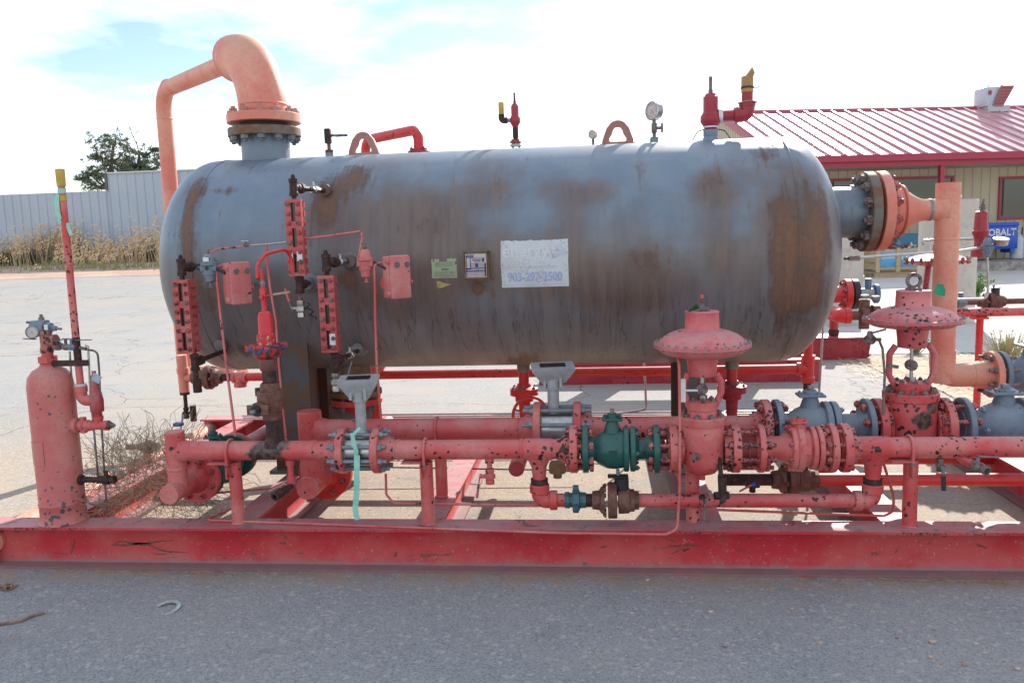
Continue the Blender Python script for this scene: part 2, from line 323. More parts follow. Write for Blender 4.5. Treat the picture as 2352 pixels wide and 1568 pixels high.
def text(parent, name, body, size, fn, mat, bold=0., sx=1.):
    me = textmesh(body, size, bold)
    if bold or True:
        bm = bmesh.new(); bm.from_mesh(me); bmesh.ops.triangulate(bm, faces=bm.faces[:]); bm.to_mesh(me); bm.free()
    base = worldloc(parent)
    for v in me.vertices: v.co = V(fn(v.co.x*sx, v.co.y))-base
    me.materials.clear(); me.materials.append(mat); me.name = name
    o = bpy.data.objects.new(name, me); sc.collection.objects.link(o); o.parent = parent; return o
YA, YB, YT, RT, ZC = 3.57, 3.97, 4.72, .61, 1.37
ZA, ZB, ZL = .553, .550, .320
X = V((1, 0, 0)); Y = V((0, 1, 0)); Z = V((0, 0, 1))
def onshell(x, th, e=0.): return (x, YT-(RT+e)*math.cos(th), ZC+(RT+e)*math.sin(th))

# ================================================ SETTING
def hgt(x, y):
    sm = lambda t: max(0, min(1, t))**2*(3-2*max(0, min(1, t)))
    return .93*sm((y-11)/21)*sm((-x-1.0)/9)+.10*sm((y-33)/10)*0
def sheet(name, xs, ys, mat, dz=0., fn=None):
    m = M(); nx, ny = len(xs), len(ys)
    m.add([((fn(x, y) if fn else x), y, hgt((fn(x, y) if fn else x), y)+dz) for y in ys for x in xs], [(j*nx+i, j*nx+i+1, (j+1)*nx+i+1, (j+1)*nx+i) for j in range(ny-1) for i in range(nx-1)])
    return struct(name, m, mat, 180)
def lin(a, b, n): return [a+(b-a)*i/(n-1) for i in range(n)]
def asphalt():
    n = N('dusty_asphalt', .9, 0, .3); x, y, z = n.xyz()
    c = n.mix(n.step(n.noise(1.1, 5, .6), .35, .65), (.225, .238, .255), (.27, .275, .28))
    sd_ = n.mul(n.step(y, 3.6, 4.0), n.step(n.math('ADD', y, n.mul(n.noise(.8, 4), 3.0)), 9.5, 6.2)); c = n.mix(n.mul(sd_, n.math('ADD', .6, n.mul(n.step(n.noise(2.5, 5, .6), .4, .6), .35))), c, (.40, .30, .20))
    v = n.vor(150, 'F1', 1); sep = n.xyz(v)
    g = n.step(sep[0], .1, .95); c = n.mix(n.mul(g, .38), c, (.47, .45, .42)); c = n.mix(n.mul(n.step(sep[1], .72, .9), .42), c, (.10, .095, .095))
    v2 = n.xyz(n.vor(60, 'F1', 1)); c = n.mix(n.mul(n.step(v2[0], .93, .95), .35), c, (.55, .50, .45))
    n2 = n.noise(38, 4, .7); c = n.mix(n.mul(n.step(n2, .56, .72), .22), c, (.15, .14, .135))
    # red-brown dirt blown over parts of the lot
    dm = n.mul(n.step(n.noise(.35, 5, .6), .44, .60), n.step(y, 5, 7)); c = n.mix(n.mul(dm, .45), c, (.38, .31, .24)); c = n.mix(n.mul(n.step(y, 6, 9), .3), c, (.38, .36, .32))
    pt = n.step(n.noise(1.7, 5, .6), .42, .62); c = n.mix(n.mul(pt, .2), c, (.34, .31, .27)); c = n.mix(n.mul(n.step(n.noise(2.3, 4, .6, dist=.5), .60, .68), .3), c, (.17, .165, .165))
    fb_ = n.mul(n.step(y, 3.30, 3.50), n.step(y, 3.7, 3.6)); c = n.mix(n.mul(fb_, n.step(n.noise(7, 5, .7), .38, .60)), c, (.33, .25, .18))
    # cracks
    cn = n.noise(.9, 5, .6); cr_ = 0.
    for y0, amp, wd in ((7.25, .35, .012), (4.55, .12, .004), (12.2, .8, .02), (19, 1.4, .035), (9.4, .5, .010)):
        cr_ = n.math('MAXIMUM', cr_, n.step(n.math('ABSOLUTE', n.math('ADD', n.math('SUBTRACT', y, y0), n.math('ADD', n.mul(n.math('SUBTRACT', cn, .5), amp*1.6), n.mul(x, .02)))), wd, wd*.3))
    vc = n.vor(.33, 'DISTANCE_TO_EDGE', 0, None)
    wob = n.noise(1.4, 5, .65); vn = n.t.nodes.new('ShaderNodeVectorMath'); vn.operation = 'ADD'; n.t.links.new(n.pos, vn.inputs[0]); n.t.links.new(n.noisec(1.1), vn.inputs[1])
    ve = n.vor(.30, 'DISTANCE_TO_EDGE', 0, vn.outputs[0]); cr_ = n.math('MAXIMUM', cr_, n.mul(n.step(ve, .0045, .0015), n.step(y, 5.5, 6.5)))
    sh = n.noise(2.0, 5, .65, stretch=(1, 1, 1)); fc = n.mul(n.step(n.math('ABSOLUTE', n.math('SUBTRACT', n.noise(1.7, 4, .6, dist=.8), .52)), .0012, .0004), n.mul(n.step(x, .3, .6), n.step(y, 3.1, 2.9)))
    c = n.mix(n.mul(n.math('MAXIMUM', cr_, n.mul(fc, .7)), .4), c, (.07, .062, .055))
    n.col(c); n.bump(n.math('ADD', n.mul(sep[0], .6), n.math('SUBTRACT', n2, cr_)), .6, .006); return n.m
def ground(name, a, b, sc1, sc2, dark=.5):
    n = N(name, .95, 0, .2); c = n.mix(n.step(n.noise(sc1, 6, .65), .35, .65), a, b); k = n.noise(sc2, 4, .7)
    c = n.mix(n.mul(n.step(k, .5, .68), dark), c, tuple(q_*.45 for q_ in a)); n.col(c); n.bump(k, .5, .02); return n.m
xs = lin(-260, -60, 5)+lin(-50, -2, 33)+lin(-1, 30, 12)+lin(45, 260, 5); ys = lin(-12, 10, 5)+lin(11, 34, 24)+lin(36, 60, 7)+lin(120, 900, 5)
sheet('ground', xs, ys, asphalt())
dirt = ground('reddish_dirt', (.40, .27, .21), (.47, .35, .27), .8, 9, .5)
sheet('dirt_strip', lin(-70, -2, 46), lin(24.4, 36, 24), dirt, .006)
conc = ground('pale_concrete', (.50, .48, .45), (.56, .53, .49), .5, 5, .12)
sheet('concrete_apron', [2.25, 6, 10, 14, 20, 40], [9.9, 12, 15, 19, 23, 26.6], conc, .006)
sheet('gravel_strip', [3.0, 4, 5, 6, 8], [6.9, 7.6, 8.4, 9.6], ground('straw_covered_dirt', (.40, .30, .21), (.54, .46, .36), 2.6, 16, .9), .008, lambda x, y: x+.15*math.sin(y*5))
# shaded yard debris: stones, a stick, a broken ring
peb = [rusty('pale_pebble', (.50, .42, .36), (.42, .30, .24), .5, 60), rusty('red_pebble', (.33, .18, .13), (.42, .3, .25), .5, 60)]
def pebble(x, y, r, m_):
    bm = bmesh.new(); bmesh.ops.create_icosphere(bm, subdivisions=1, radius=r)
    for v in bm.verts: v.co = V((v.co.x*random.uniform(.8, 1.35), v.co.y*random.uniform(.7, 1.1), v.co.z*random.uniform(.5, .8)))
    m = M(); bm.verts.index_update(); m.add([v.co+V((x, y, r*.35)) for v in bm.verts], [[v.index for v in f.verts] for f in bm.faces]); bm.free(); return m
for (x, y, z), r, t in [((0.193, 3.45, 0.0), .011, 0), ((0.421, 3.154, 0.0), .010, 0), ((0.741, 3.192, 0.0), .009, 0), ((0.776, 2.915, 0.0), .012, 0), ((0.434, 2.882, 0.0), .010, 1), ((1.173, 2.941, 0.0), .013, 0), ((1.125, 2.831, 0.0), .010, 0), ((1.219, 2.785, 0.0), .010, 1), ((1.061, 2.969, 0.0), .008, 1), ((0.178, 2.941, 0.0), .008, 0), ((1.378, 2.763, 0.0), .011, 0), ((0.304, 3.036, 0.0), .008, 0), ((0.114, 3.131, 0.0), .008, 0), ((1.216, 3.039, 0.0), .007, 1), ((1.318, 2.934, 0.0), .009, 0), ((-1.711, 3.211, 0.0), .007, 0)]:
    o = put('pebble', pebble(x, y, r, 0), peb[t], None, 60)
    o['label'] = 'small pale stone lying on the shaded asphalt in front of the skid' if t == 0 else 'small reddish stone lying on the shaded asphalt in front of the skid'
    o['category'] = 'stone'; o['group'] = 'pale stones on the asphalt' if t == 0 else 'reddish stones on the asphalt'
m = M()
for i in range(1500):
    x = random.uniform(-2.6, 2.6); y = random.uniform(2.3, 3.4) if i % 3 else random.uniform(3.7, 5.8); pm = pebble(x, y, random.uniform(.0018, .0045), 0); m.add(pm.v, pm.f)
struct('grit', m, peb[0], 60, 'stuff')
m = M(); m.tube([(-2.422, 2.937, 0.0), (-2.352, 2.97, 0.0), (-2.339, 3.017, 0.0), (-2.305, 3.046, 0.0)], .007, 6, .03); o = put('fallen_twig', m, rusty('bark', (.2, .12, .09), (.3, .2, .16)), None); o.location.z = .006
o['label'] = 'thin bent twig lying on the asphalt at the lower left corner'; o['category'] = 'twig'
m = M(); cx, cy, _ = (-1.806, 3.108, 0.0); pts = [(cx+.047*math.cos(a), cy+.05*math.sin(a), .004+.006*math.sin(a)) for a in lin(-1.2, 2.9, 16)]
for p, q_ in zip(pts, pts[1:]):
    p, q_ = V(p), V(q_); r_ = (p-V((cx, cy, 0))).normalized()*.008; r_.z = 0; r2 = (q_-V((cx, cy, 0))).normalized()*.008; r2.z = 0
    m.add([p-r_, p+r_, q_+r2, q_-r2, p-r_+Z*.003, p+r_+Z*.003, q_+r2+Z*.003, q_-r2+Z*.003], [(0,1,2,3), (4,7,6,5), (0,4,5,1), (3,2,6,7), (0,3,7,4), (1,5,6,2)])
o = put('broken_ring', m, plain('pale_plastic', (.42, .5, .5), .4), None); o['label'] = 'broken pale C-shaped plastic ring lying on the shaded asphalt'; o['category'] = 'ring'
m = M()
for i in range(14):
    a = random.uniform(-.6, .6); m.tube([(-2.683, 3.278, 0.0), V((-2.683, 3.278, 0.0))+V((random.uniform(.01,.06), random.uniform(-.03,.03), random.uniform(0,.02))), V((-2.674, 3.287, 0.0))+V((random.uniform(-.03,.05), random.uniform(-.04,.04), random.uniform(.0,.02)))], .004, 4)
o = put('dry_plant_scrap', m, rusty('dry_bark', (.22, .12, .09), (.35, .25, .18)), None); o['label'] = 'clump of dry brown plant scrap at the left edge of the asphalt'; o['category'] = 'plant scrap'
m = M(); rw = random.Random(9)
for i in range(170):   # straw and grit gathered along the foot of the front beam
    x = rw.choice([rw.uniform(-2.6, 2.4), rw.gauss(-1.9, .25), rw.gauss(1.4, .3), rw.gauss(2.0, .2)]); y = 3.493-abs(rw.gauss(0, .02)); a = rw.gauss(0, .35); l_ = rw.uniform(.015, .09)
    m.tube([(x, y, .004), (x+l_*.5*math.cos(a), y-abs(l_*.3*math.sin(a))-.002, .006+rw.uniform(0, .006)), (x+l_*math.cos(a), y-abs(l_*.7*math.sin(a))-.003, .004)], .0011, 3)
for i in range(900):
    x = rw.uniform(-2.7, 2.5); pm = pebble(x, 3.497-abs(rw.gauss(0, .028)), rw.uniform(.0015, .0042), 0); m.add(pm.v, pm.f)
struct('straw_and_grit', m, rusty('tan_litter', (.42, .33, .22), (.28, .2, .14), .5, 30), 60, 'stuff')
# ---- metal wall at left, a run of ribbed panels
wallm = N('pale_blue_grey_sheet', .5, .0, .5); wallm.col(wallm.mix(wallm.step(wallm.noise(.5, 4), .3, .7), (.40, .45, .51), (.45, .49, .54))); wallm = wallm.m
trimm = plain('dark_trim', (.10, .11, .12), .5); capm = plain('pale_ridge_cap', (.72, .7, .66), .5)
def panelwall(rootname, label, cat, x0, x1, y, zt, zb, pw, cap=True):
    t = T(rootname, (x0, y, zb), label, cat); x = x0
    while x < x1-.02:
        e = min(x+pw, x1); m = M(); a, b = e-x, .035
        m.prism([(0, 0), (a*.02, -b), (a*.10, -b), (a*.14, 0), (a*.45, 0), (a*.47, -.008), (a*.55, -.008), (a*.57, 0), (a, 0), (a, .01), (0, .01)], (x, y, zb), X, Y, (0, 0, zt-zb)); put('wall_panel', m, wallm, t, 20)
        if cap: m = M(); m.box((x+.01, y-.07, zt), (e-.01, y+.2, zt+.05)); put('cap_tile', m, capm, t)
        x = e
    return t
WX0 = -20.108
panelwall('metal_wall', 'long low pale blue-grey ribbed metal wall behind the weeds at far left', 'wall', -34.5, WX0-.02, 33, 3.918, .5, .385, False)
t = panelwall('metal_shed', 'taller ribbed pale metal shed wall rising behind the left pine and weeds', 'shed', WX0, WX0+12.4, 33, 4.606, .5, .385)
m = M(); m.box((WX0-.12, 32.93, 3.934), (WX0, 33.3, 4.589+.05)); put('corner_trim', m, trimm, t)
m = M(); m.box((-17.143-.03, 32.9, .8), (-17.143+.05, 33, 4.741)); put('downpipe', m, trimm, t)
m = M(); m.box((WX0+.02, 33.03, .5), (WX0+12.4, 38, 4.588-.05)); put('shed_body', m, wallm, t)
# ---- weeds before the wall
m = M(); rw = random.Random(3)
def blade(m, b, tip, w_):
    b, tip = V(b), V(tip); s_ = V((w_, 0, 0)); mid = (b+tip)/2+V((rw.uniform(-.05, .05), 0, .03)); m.add([b-s_, b+s_, mid+s_*.7, mid-s_*.7, tip], [(0,1,2,3), (3,2,4)])
heads = M()
for i in range(1700):
    x = rw.uniform(-32, -14.5); y = 32.8-abs(rw.gauss(0, .9+.7*math.sin(x*.9)+.3*math.sin(x*2.9))); k = .55+.45*math.sin(x*1.1+1)+.25*math.sin(x*3.7); h = max(.2, rw.gauss(.62+.75*k, .30))*(1 if y > 31 else .6)
    z = hgt(x, y); tx = x+rw.gauss(0, .16)*h; tip = (tx, y+rw.uniform(-.2, .2), z+h); blade(m, (x, y, z), tip, .014)
    if rw.random() < .75:
        for k_ in range(6):
            f_ = rw.uniform(.45, 1.05); px_, pz_ = x+(tx-x)*f_+rw.gauss(0, .07), z+h*f_; q_ = rw.uniform(.022, .05)
            heads.add([(px_-q_, y-.02, pz_), (px_+q_*.3, y-.04, pz_-q_), (px_+q_, y, pz_+q_*.4), (px_, y+.03, pz_+q_)], [(0,1,2,3)])
struct('dry_weeds', m, rusty('dry_straw', (.62, .47, .29), (.44, .32, .18), .5, 3), 60, 'stuff')
struct('weed_seed_heads', heads, rusty('seed_head', (.62, .38, .20), (.62, .46, .26), .5, 5), 60, 'stuff')
m = M()
for i in range(700):
    x = rw.uniform(-32, -14.5); c_ = .5+.5*math.sin(x*2.3+.6)
    if rw.random() > c_: continue
    y = rw.uniform(32.0, 32.8); z = hgt(x, y)
    for k_ in range(5): blade(m, (x+rw.gauss(0, .1), y, z+rw.uniform(0, .3)), (x+rw.gauss(0, .25), y, z+rw.uniform(.2, .75)), .035)
struct('green_undergrowth', m, rusty('dull_green_leaf', (.10, .10, .05), (.20, .16, .08), .5, 3), 60, 'stuff')
m = M()
for i in range(900):
    cx_, cy_ = rw.choice([(-22.5, 26.5), (-27, 25.5), (-19, 28), (-16.5, 27.5), (-24, 29.5), (-20, 30.5)]); x = cx_+rw.gauss(0, 1.1); y = cy_+rw.gauss(0, .5); z = hgt(x, y)
    blade(m, (x, y, z), (x+rw.gauss(0, .1), y, z+rw.uniform(.05, .28)), .018)
struct('grass_tufts', m, rusty('yellow_green_grass', (.30, .28, .12), (.20, .22, .09), .5, 2), 60, 'stuff')
# ---- pine and bare tree beyond the wall
leafm = N('pine_needles', .8, 0, .2); leafm.col(leafm.mix(leafm.step(leafm.noise(1.4, 3), .35, .65), (.085, .12, .075), (.18, .205, .125))); leafm.b.inputs['Subsurface Weight'].default_value = 0
leafm = leafm.m; barkm = rusty('pine_bark', (.09, .065, .05), (.14, .10, .08), .5, 6)
def pine(label, trunk, blobs, Yp, seed, grp=None):
    rr = random.Random(seed); b0 = (-23.27, 38.0, 4.247); t = T('pine_tree', (trunk[0][0], Yp, 0), label, 'tree'); m = M()
    tp = [V(p) for p in trunk]; m.tube(tp, [.22, .15, .09, .05][:len(tp)], 7)
    lf = M()
    for (c, r) in blobs:
        c = V(c); d = min(tp, key=lambda p: (p-c).length if p.z < c.z+.3 else 99); m.tube([d, (d+c)/2-Z*.15, c], [.07, .05, .02], 5)
        for s_ in range(21):
            # sub-clump = a tuft of needles, flattened, tilted upward
            a = V((rr.gauss(0, .52), rr.gauss(0, .55), rr.gauss(0, .32)))*r; cc = c+a; cr_ = r*rr.uniform(.14, .26)
            for k in range(30):
                d_ = V((rr.gauss(0, 1), rr.gauss(0, 1), rr.gauss(.35, .8))).normalized(); p = cc+d_*cr_*rr.uniform(.1, .9); q_ = p+d_*rr.uniform(.08, .16)
                sd_ = d_.cross(V((rr.gauss(0,1), rr.gauss(0,1), rr.gauss(0,1)))).normalized()*.022; lf.add([p-sd_, p+sd_, q_], [(0,1,2)])
    put('trunk', m, barkm, t); put('crown', lf, leafm, t, 60)
P_ = lambda x, y, r: ((x, y), r)
def at38(l):
    return [(c, r) for c, r in l]
pine('tall pine with clumpy dark green crown behind the metal wall at left', [((-23.484, 38.0, 0.93)), (-23.096, 38.0, 4.446), (-22.89, 38.0, 5.663), (-22.67, 38.0, 6.567)],
     [((-22.577, 38.0, 6.623), .55), ((-23.251, 38.0, 6.45), .55), ((-22.141, 38.0, 6.16), .55), ((-23.204, 38.0, 6.042), .65), ((-22.568, 38.0, 5.813), .7), ((-23.435, 38.0, 5.481), .7), ((-22.802, 38.0, 5.212), .75), ((-22.167, 38.0, 5.431), .65), ((-23.612, 38.0, 5.039), .55), ((-23.965, 38.0, 4.601), .6), ((-24.424, 38.0, 4.885), .3), ((-23.26, 38.0, 4.575), .8), ((-24.048, 38.0, 5.096), .35), ((-21.987, 38.0, 5.017), .6), ((-23.531, 38.0, 5.852), .4)], 38, 5)
pine('lower spreading pine crown beside the tall one, with a bare leader', [((-22.463, 39.0, 0.869)), (-22.131, 39.0, 4.465), (-22.124, 39.0, 5.51), (-22.022, 39.0, 6.13)],
     [((-21.467, 39.0, 5.858), .42), ((-21.367, 39.0, 5.48), .45), ((-21.827, 39.0, 5.332), .5), ((-22.281, 39.0, 5.266), .55), ((-22.526, 39.0, 5.526), .45), ((-21.668, 39.0, 5.117), .5), ((-21.215, 39.0, 6.18), .25), ((-22.077, 39.0, 5.049), .6), ((-22.774, 39.0, 5.285), .5)], 39, 8)
m = M(); rr = random.Random(2)
def twig(m, p, d, L_, r, lv, rr):
    q_ = p+d*L_; m.tube([p, (p+q_)/2+V((rr.gauss(0, .04), 0, rr.gauss(0, .03)))*L_, q_], [r, r*.8, r*.5], 4)
    if lv:
        for k in range(4): twig(m, p+d*L_*rr.uniform(.3, 1), (d+V((rr.gauss(0, .6), rr.gauss(0, .5), rr.uniform(-.1, .5)))).normalized(), L_*.55, r*.5, lv-1, rr)
for a in range(1): twig(m, V((-22.731, 40.0, 5.187)), V((.02, 0, 1)), 1.6, .05, 3, rr); twig(m, V((-22.711, 40.0, 5.4)), V((-.7, 0, .6)).normalized(), .9, .03, 2, rr); twig(m, V((-22.692, 40.0, 5.613)), V((.6, 0, .7)).normalized(), .8, .03, 2, rr)
m.tube([(-23.039, 40.0, 0.853), (-22.727, 40.0, 5.229)], .1, 6)
o = put('bare_tree', m, barkm); o['label'] = 'leafless tree with fine grey twigs between the two pines'; o['category'] = 'tree'
# ================================================ BUILDING at right
A_ = math.radians(11); UX = V((math.cos(A_), math.sin(A_), 0)); UY = V((-math.sin(A_), math.cos(A_), 0))
BO = V((12.936, 27.0, 3.559)); BO.z = 0     # near eave line passes here
def bp(u, v, z): return BO+UX*u+UY*v+Z*z
EZ = 3.559; RZ = 5.6; RV = 5.2
UL = -7.6; UR = 9
bt = T('workshop_building', bp(0, 1.6, 0), 'tan metal workshop with red ribbed roof and porch behind the right end of the vessel', 'building')
tanm = N('tan_wall_sheet', .6, 0, .4); tanm.col(tanm.mix(tanm.step(tanm.noise(.8, 4), .3, .7), (.47, .40, .29), (.52, .45, .33))); tanm = tanm.m
rooff = N('red_roof_sheet', .33, .25, .6); rooff.col(rooff.mix(rooff.step(rooff.noise(1.5, 5), .3, .7), (.60, .33, .35), (.64, .38, .40))); roofm = rooff.m
redt = plain('red_trim', (.36, .022, .05), .4, 0, .15)
WV = 2.0
def slab(a, b, c, d, th):   # four corner points extruded down
    m = M(); n = (V(b)-V(a)).cross(V(d)-V(a)).normalized()*th; P = [V(a), V(b), V(c), V(d)]; m.add(P+[p-n for p in P], [(0,1,2,3), (7,6,5,4), (0,4,5,1), (1,5,6,2), (2,6,7,3), (3,7,4,0)]); return m
i = 0; u = UL; pw = .50
while u < UR:     # roof panels, each with a standing seam
    m = slab(bp(u, 0, EZ), bp(u+pw-.004, 0, EZ), bp(u+pw-.004, RV, RZ), bp(u, RV, RZ), .03)
    nrm = V((0, 0, 1)); m2 = slab(bp(u-.01, -.02, EZ+.055), bp(u+.035, -.02, EZ+.055), bp(u+.035, RV, RZ+.055), bp(u-.01, RV, RZ+.055), .052); m.add(m2.v, m2.f); put('roof_panel', m, roofm, bt, 20); u += pw
m = slab(bp(UL, RV, RZ), bp(UR, RV, RZ), bp(UR, 2*RV, EZ), bp(UL, 2*RV, EZ), .05); put('back_roof', m, roofm, bt)
m = M(); m.prism([(-.15, -.05), (0, .08), (.15, -.05)], bp(UL-.05, RV, RZ), UY, Z, UX*(UR-UL)); put('ridge_cap', m, redt, bt)
m = M(); m.prism([(0, 0), (-.12, .0), (-.14, -.20), (0, -.20)], bp(UL, 0, EZ+.02), UY, Z, UX*(UR-UL)); put('gutter', m, redt, bt)
m = M(); m.prism([(0, 0), (.04, .0), (.04, -.34), (0, -.34)], bp(UL, 0.004, EZ), UY, Z, UX*(UR-UL)); put('fascia', m, redt, bt)
m = slab(bp(UL, .05, EZ-.28), bp(UR, .05, EZ-.28), bp(UR, WV, EZ-.28), bp(UL, WV, EZ-.28), .02); put('porch_soffit', m, plain('soffit', (.5, .45, .36)), bt)
m = M()
gable = [(UL+.02, 0, EZ), (UL+.02, RV, RZ), (UL+.02, 2*RV, EZ)]
k = 0; v0 = .1
while v0 < 2*RV-.1:
    v1 = min(v0+.22, 2*RV-.05); zt = EZ+(RZ-EZ)*(1-abs((v0+v1)/2-RV)/RV)-.08; m = M(); m.prism([(0, 0), (.03, -.03), (.10, -.03), (.13, 0), (.22, 0), (.22, .02), (0, .02)], bp(UL+.02, v0, 0), UY, UX, (0, 0, zt)); put('gable_panel', m, tanm, bt, 20); v0 += .22
for s_ in (0, 1):
    a, b = (bp(UL-.08, -.05, EZ), bp(UL-.08, RV, RZ+.02)) if not s_ else (bp(UL-.08, RV, RZ+.02), bp(UL-.08, 2*RV, EZ)); m = slab(a, a+UX*.1, b+UX*.1, b, .22); put('gable_trim', m, redt, bt)
u = UL; pw = .305
wins = [(9.015, 0)]
while u < UR:
    m = M(); m.prism([(0, 0), (.02, -.03), (.07, -.03), (.09, 0), (pw, 0), (pw, .015), (0, .015)], bp(u, WV, .0), UX, UY, (0, 0, EZ-.26)); put('wall_panel', m, tanm, bt, 20); u += pw
def window(pxa, pxb, py0, py1):
    # intersect with the wall plane numerically from its pixels, done once here as plain lengths
    u0, u1, z0, z1 = pxa, pxb, py0, py1; gm = N('dark_window_glass', .06, 0, .8); gm.col((.03, .035, .035))
    fr = M()
    for a, b in (((u0-.08, z0-.08), (u1+.08, z0)), ((u0-.08, z1), (u1+.08, z1+.08)), ((u0-.08, z0), (u0, z1)), ((u1, z0), (u1+.08, z1))): fr.prism([(a[0], a[1]), (b[0], a[1]), (b[0], b[1]), (a[0], b[1])], bp(0, WV-.07, 0), UX, Z, UY*.06)
    o = put('window', fr, redt, bt)
    g = M(); g.prism([(u0, z0), (u1, z0), (u1, z1), (u0, z1)], bp(0, WV-.035, 0), UX, Z, UY*.02); put('pane', g, gm.m, o)
    g = M(); g.prism([(u0+.05, z0+.05), (u0+.09, z0+.05), (u0+.09, z1), (u0+.05, z1)], bp(0, WV-.05, 0), UX, Z, UY*.01); put('mullion', g, BLK, o)
    for k in range(3):
        if (u1-u0) > 1: g = M(); uu = u0+.15+k*(u1-u0)*.3; g.prism([(uu, z0), (uu+.28, z0), (uu+.28, z0+.35+.15*k), (uu, z0+.35+.15*k)], bp(0, WV+.02, 0), UX, Z, UY*.01); put('box_inside', g, plain('cardboard', (.12, .09, .06)), o)
window(-5.1, -1.02, 1.66, 2.94); window(.72, 2.6, 1.62, 2.86)
m = M(); m.cbox(bp(-2.54, .12, EZ/2-.1), (.13, .13, EZ-.3), A_); put('porch_post', m, redt, bt)
m = M(); m.prism([(-.25, 0), (WV+.2, 0), (WV+.2, .28), (-.25, .28)], bp(UL, 0, 0), UY, Z, UX*(UR-UL)); o = put('porch_slab', m, plain('slab_edge_concrete', (.42, .38, .33), .9, 0, .5, 4), bt)
# roof cooler
ct = T('roof_cooler', bp(.0, RV-1.0, RZ-.3), 'white evaporative cooler box with an open louvred side on the workshop roof', 'air cooler')
m = M(); m.cbox(bp(2.22, 5.0, 5.93), (.58, .7, .66), A_, .015); put('housing', m, plain('white_metal', (.50, .52, .58), .4), ct)
m = M(); m.prism([(2.16, 5.58), (2.52, 5.58), (2.92, 6.28), (2.42, 6.28)], bp(0, 4.55, 0), UX, Z, UY*.05); put('louvre_panel', m, plain('red_louvre', (.34, .13, .12), .6), ct)
for k in range(6): z_ = 5.66+k*.105; m = M(); m.prism([(2.20+(z_-5.6)*.42, z_), (2.50+(z_-5.6)*.56, z_), (2.51+(z_-5.6)*.56, z_+.02), (2.21+(z_-5.6)*.42, z_+.02)], bp(0, 4.53, 0), UX, Z, UY*.02); put('louvre_slat', m, redt, ct)
m = M(); m.cbox(bp(2.05, 4.63, 6.06), (.10, .05, .14), A_); put('control_box', m, redt, ct)
m = M(); m.cbox(bp(2.40, 5.0, 5.5), (.8, .8, .22), A_); put('base', m, plain('white_metal2', (.5, .5, .52), .4), ct)
for u_ in (2.10, 2.60): m = M(); m.tube([bp(u_-.04, 4.8, 6.26), bp(u_-.04, 4.8, 6.32), bp(u_+.04, 4.8, 6.32), bp(u_+.04, 4.8, 6.26)], .012, 5); put('lifting_eye', m, BLK, ct)
# blue tool chest on the porch
def onporch(pxx): return
tb = T('tool_chest', bp(-1.0, 1.2, .28), 'blue job-site tool chest with white lettering on the workshop porch', 'tool chest')
blue = plain('blue_enamel', (.02, .09, .50), .35, 0, .15)
c0 = V((12.689, 28.2, 0.982)); m = M(); m.cbox((c0.x, 28.2, c0.z), (1.30, .55, .72), A_, .02); put('chest_body', m, blue, tb)
m = M(); m.cbox((c0.x, 28.2, c0.z+.42), (1.34, .6, .12), A_, .02); put('lid', m, blue, tb)
for s_ in (-1, 1): m = M(); m.cbox(V((c0.x, 28.2, c0.z-.42))+UX*s_*.5, (.12, .5, .13), A_); put('leg', m, blue, tb)
text(tb, 'lettering', 'KOBALT', .30, lambda a, b: V((c0.x, 28.2, c0.z+.16))+UX*a+Z*b-UY*.285, WHT, .008)
# gas bottle beside it
m = M(); p = V((13.514, 28.4, 0.62)); p.z = .28; m.lathe(p, Z, [(0, .16), (.02, .19), (.65, .19), (.78, .12), (.82, .05), (.95, .05)], 16); o = put('gas_bottle', m, plain('white_metal3', (.6, .62, .62), .4)); o['label'] = 'white gas bottle standing right of the blue chest on the porch'; o['category'] = 'gas bottle'
m = M(); m.tube([p+V((.12, 0, .1)), p+V((.2, .1, 1.0))], .02, 6); o = put('broom_pole', m, BLK); o['label'] = 'thin dark pole leaning beside the white gas bottle'; o['category'] = 'pole'
# concrete cylinders in the yard
concp = ground('white_concrete_post', (.52, .50, .46), (.46, .43, .38), 1.2, 6, .3)
for (px, lab) in (((5.288, 13.2, 0.355), 'white concrete cylinder standing behind the salmon riser'), ((3.656, 13.2, 0.36), 'white concrete cylinder half hidden by the vessel end and flange')):
    m = M(); zt = 1.833; m.lathe((px[0], 13.2, 0), Z, [(0, .40), (zt-.02, .40), (zt, .385), (zt, .0)], 32); o = put('concrete_cylinder', m, concp); o['label'] = lab; o['category'] = 'concrete cylinder'
p = V((5.276, 13.2, 1.845)); m = M(); m.tube([p+V((.0, 0, .03)), p+V((.07, .03, .06)), p+V((.14, 0, .05)), p+V((.2, .02, .04)), p+V((.1, -.05, .03))], .025, 7, .03); o = put('cloth_rag', m, WHT); o['label'] = 'crumpled rag lying on top of the white concrete cylinder'; o['category'] = 'rag'
# bollard-like pvc stub
m = M(); p = V((5.428, 17.912, 0.0)); m.cyl(p, p+Z*.42, .09, 14); m.cyl(p+Z*.42, p+Z*.47, .11, 14); o = put('pipe_stub', m, plain('pvc', (.5, .53, .54))); o['label'] = 'short capped plastic pipe stub beside the half hidden concrete cylinder'; o['category'] = 'pipe stub'
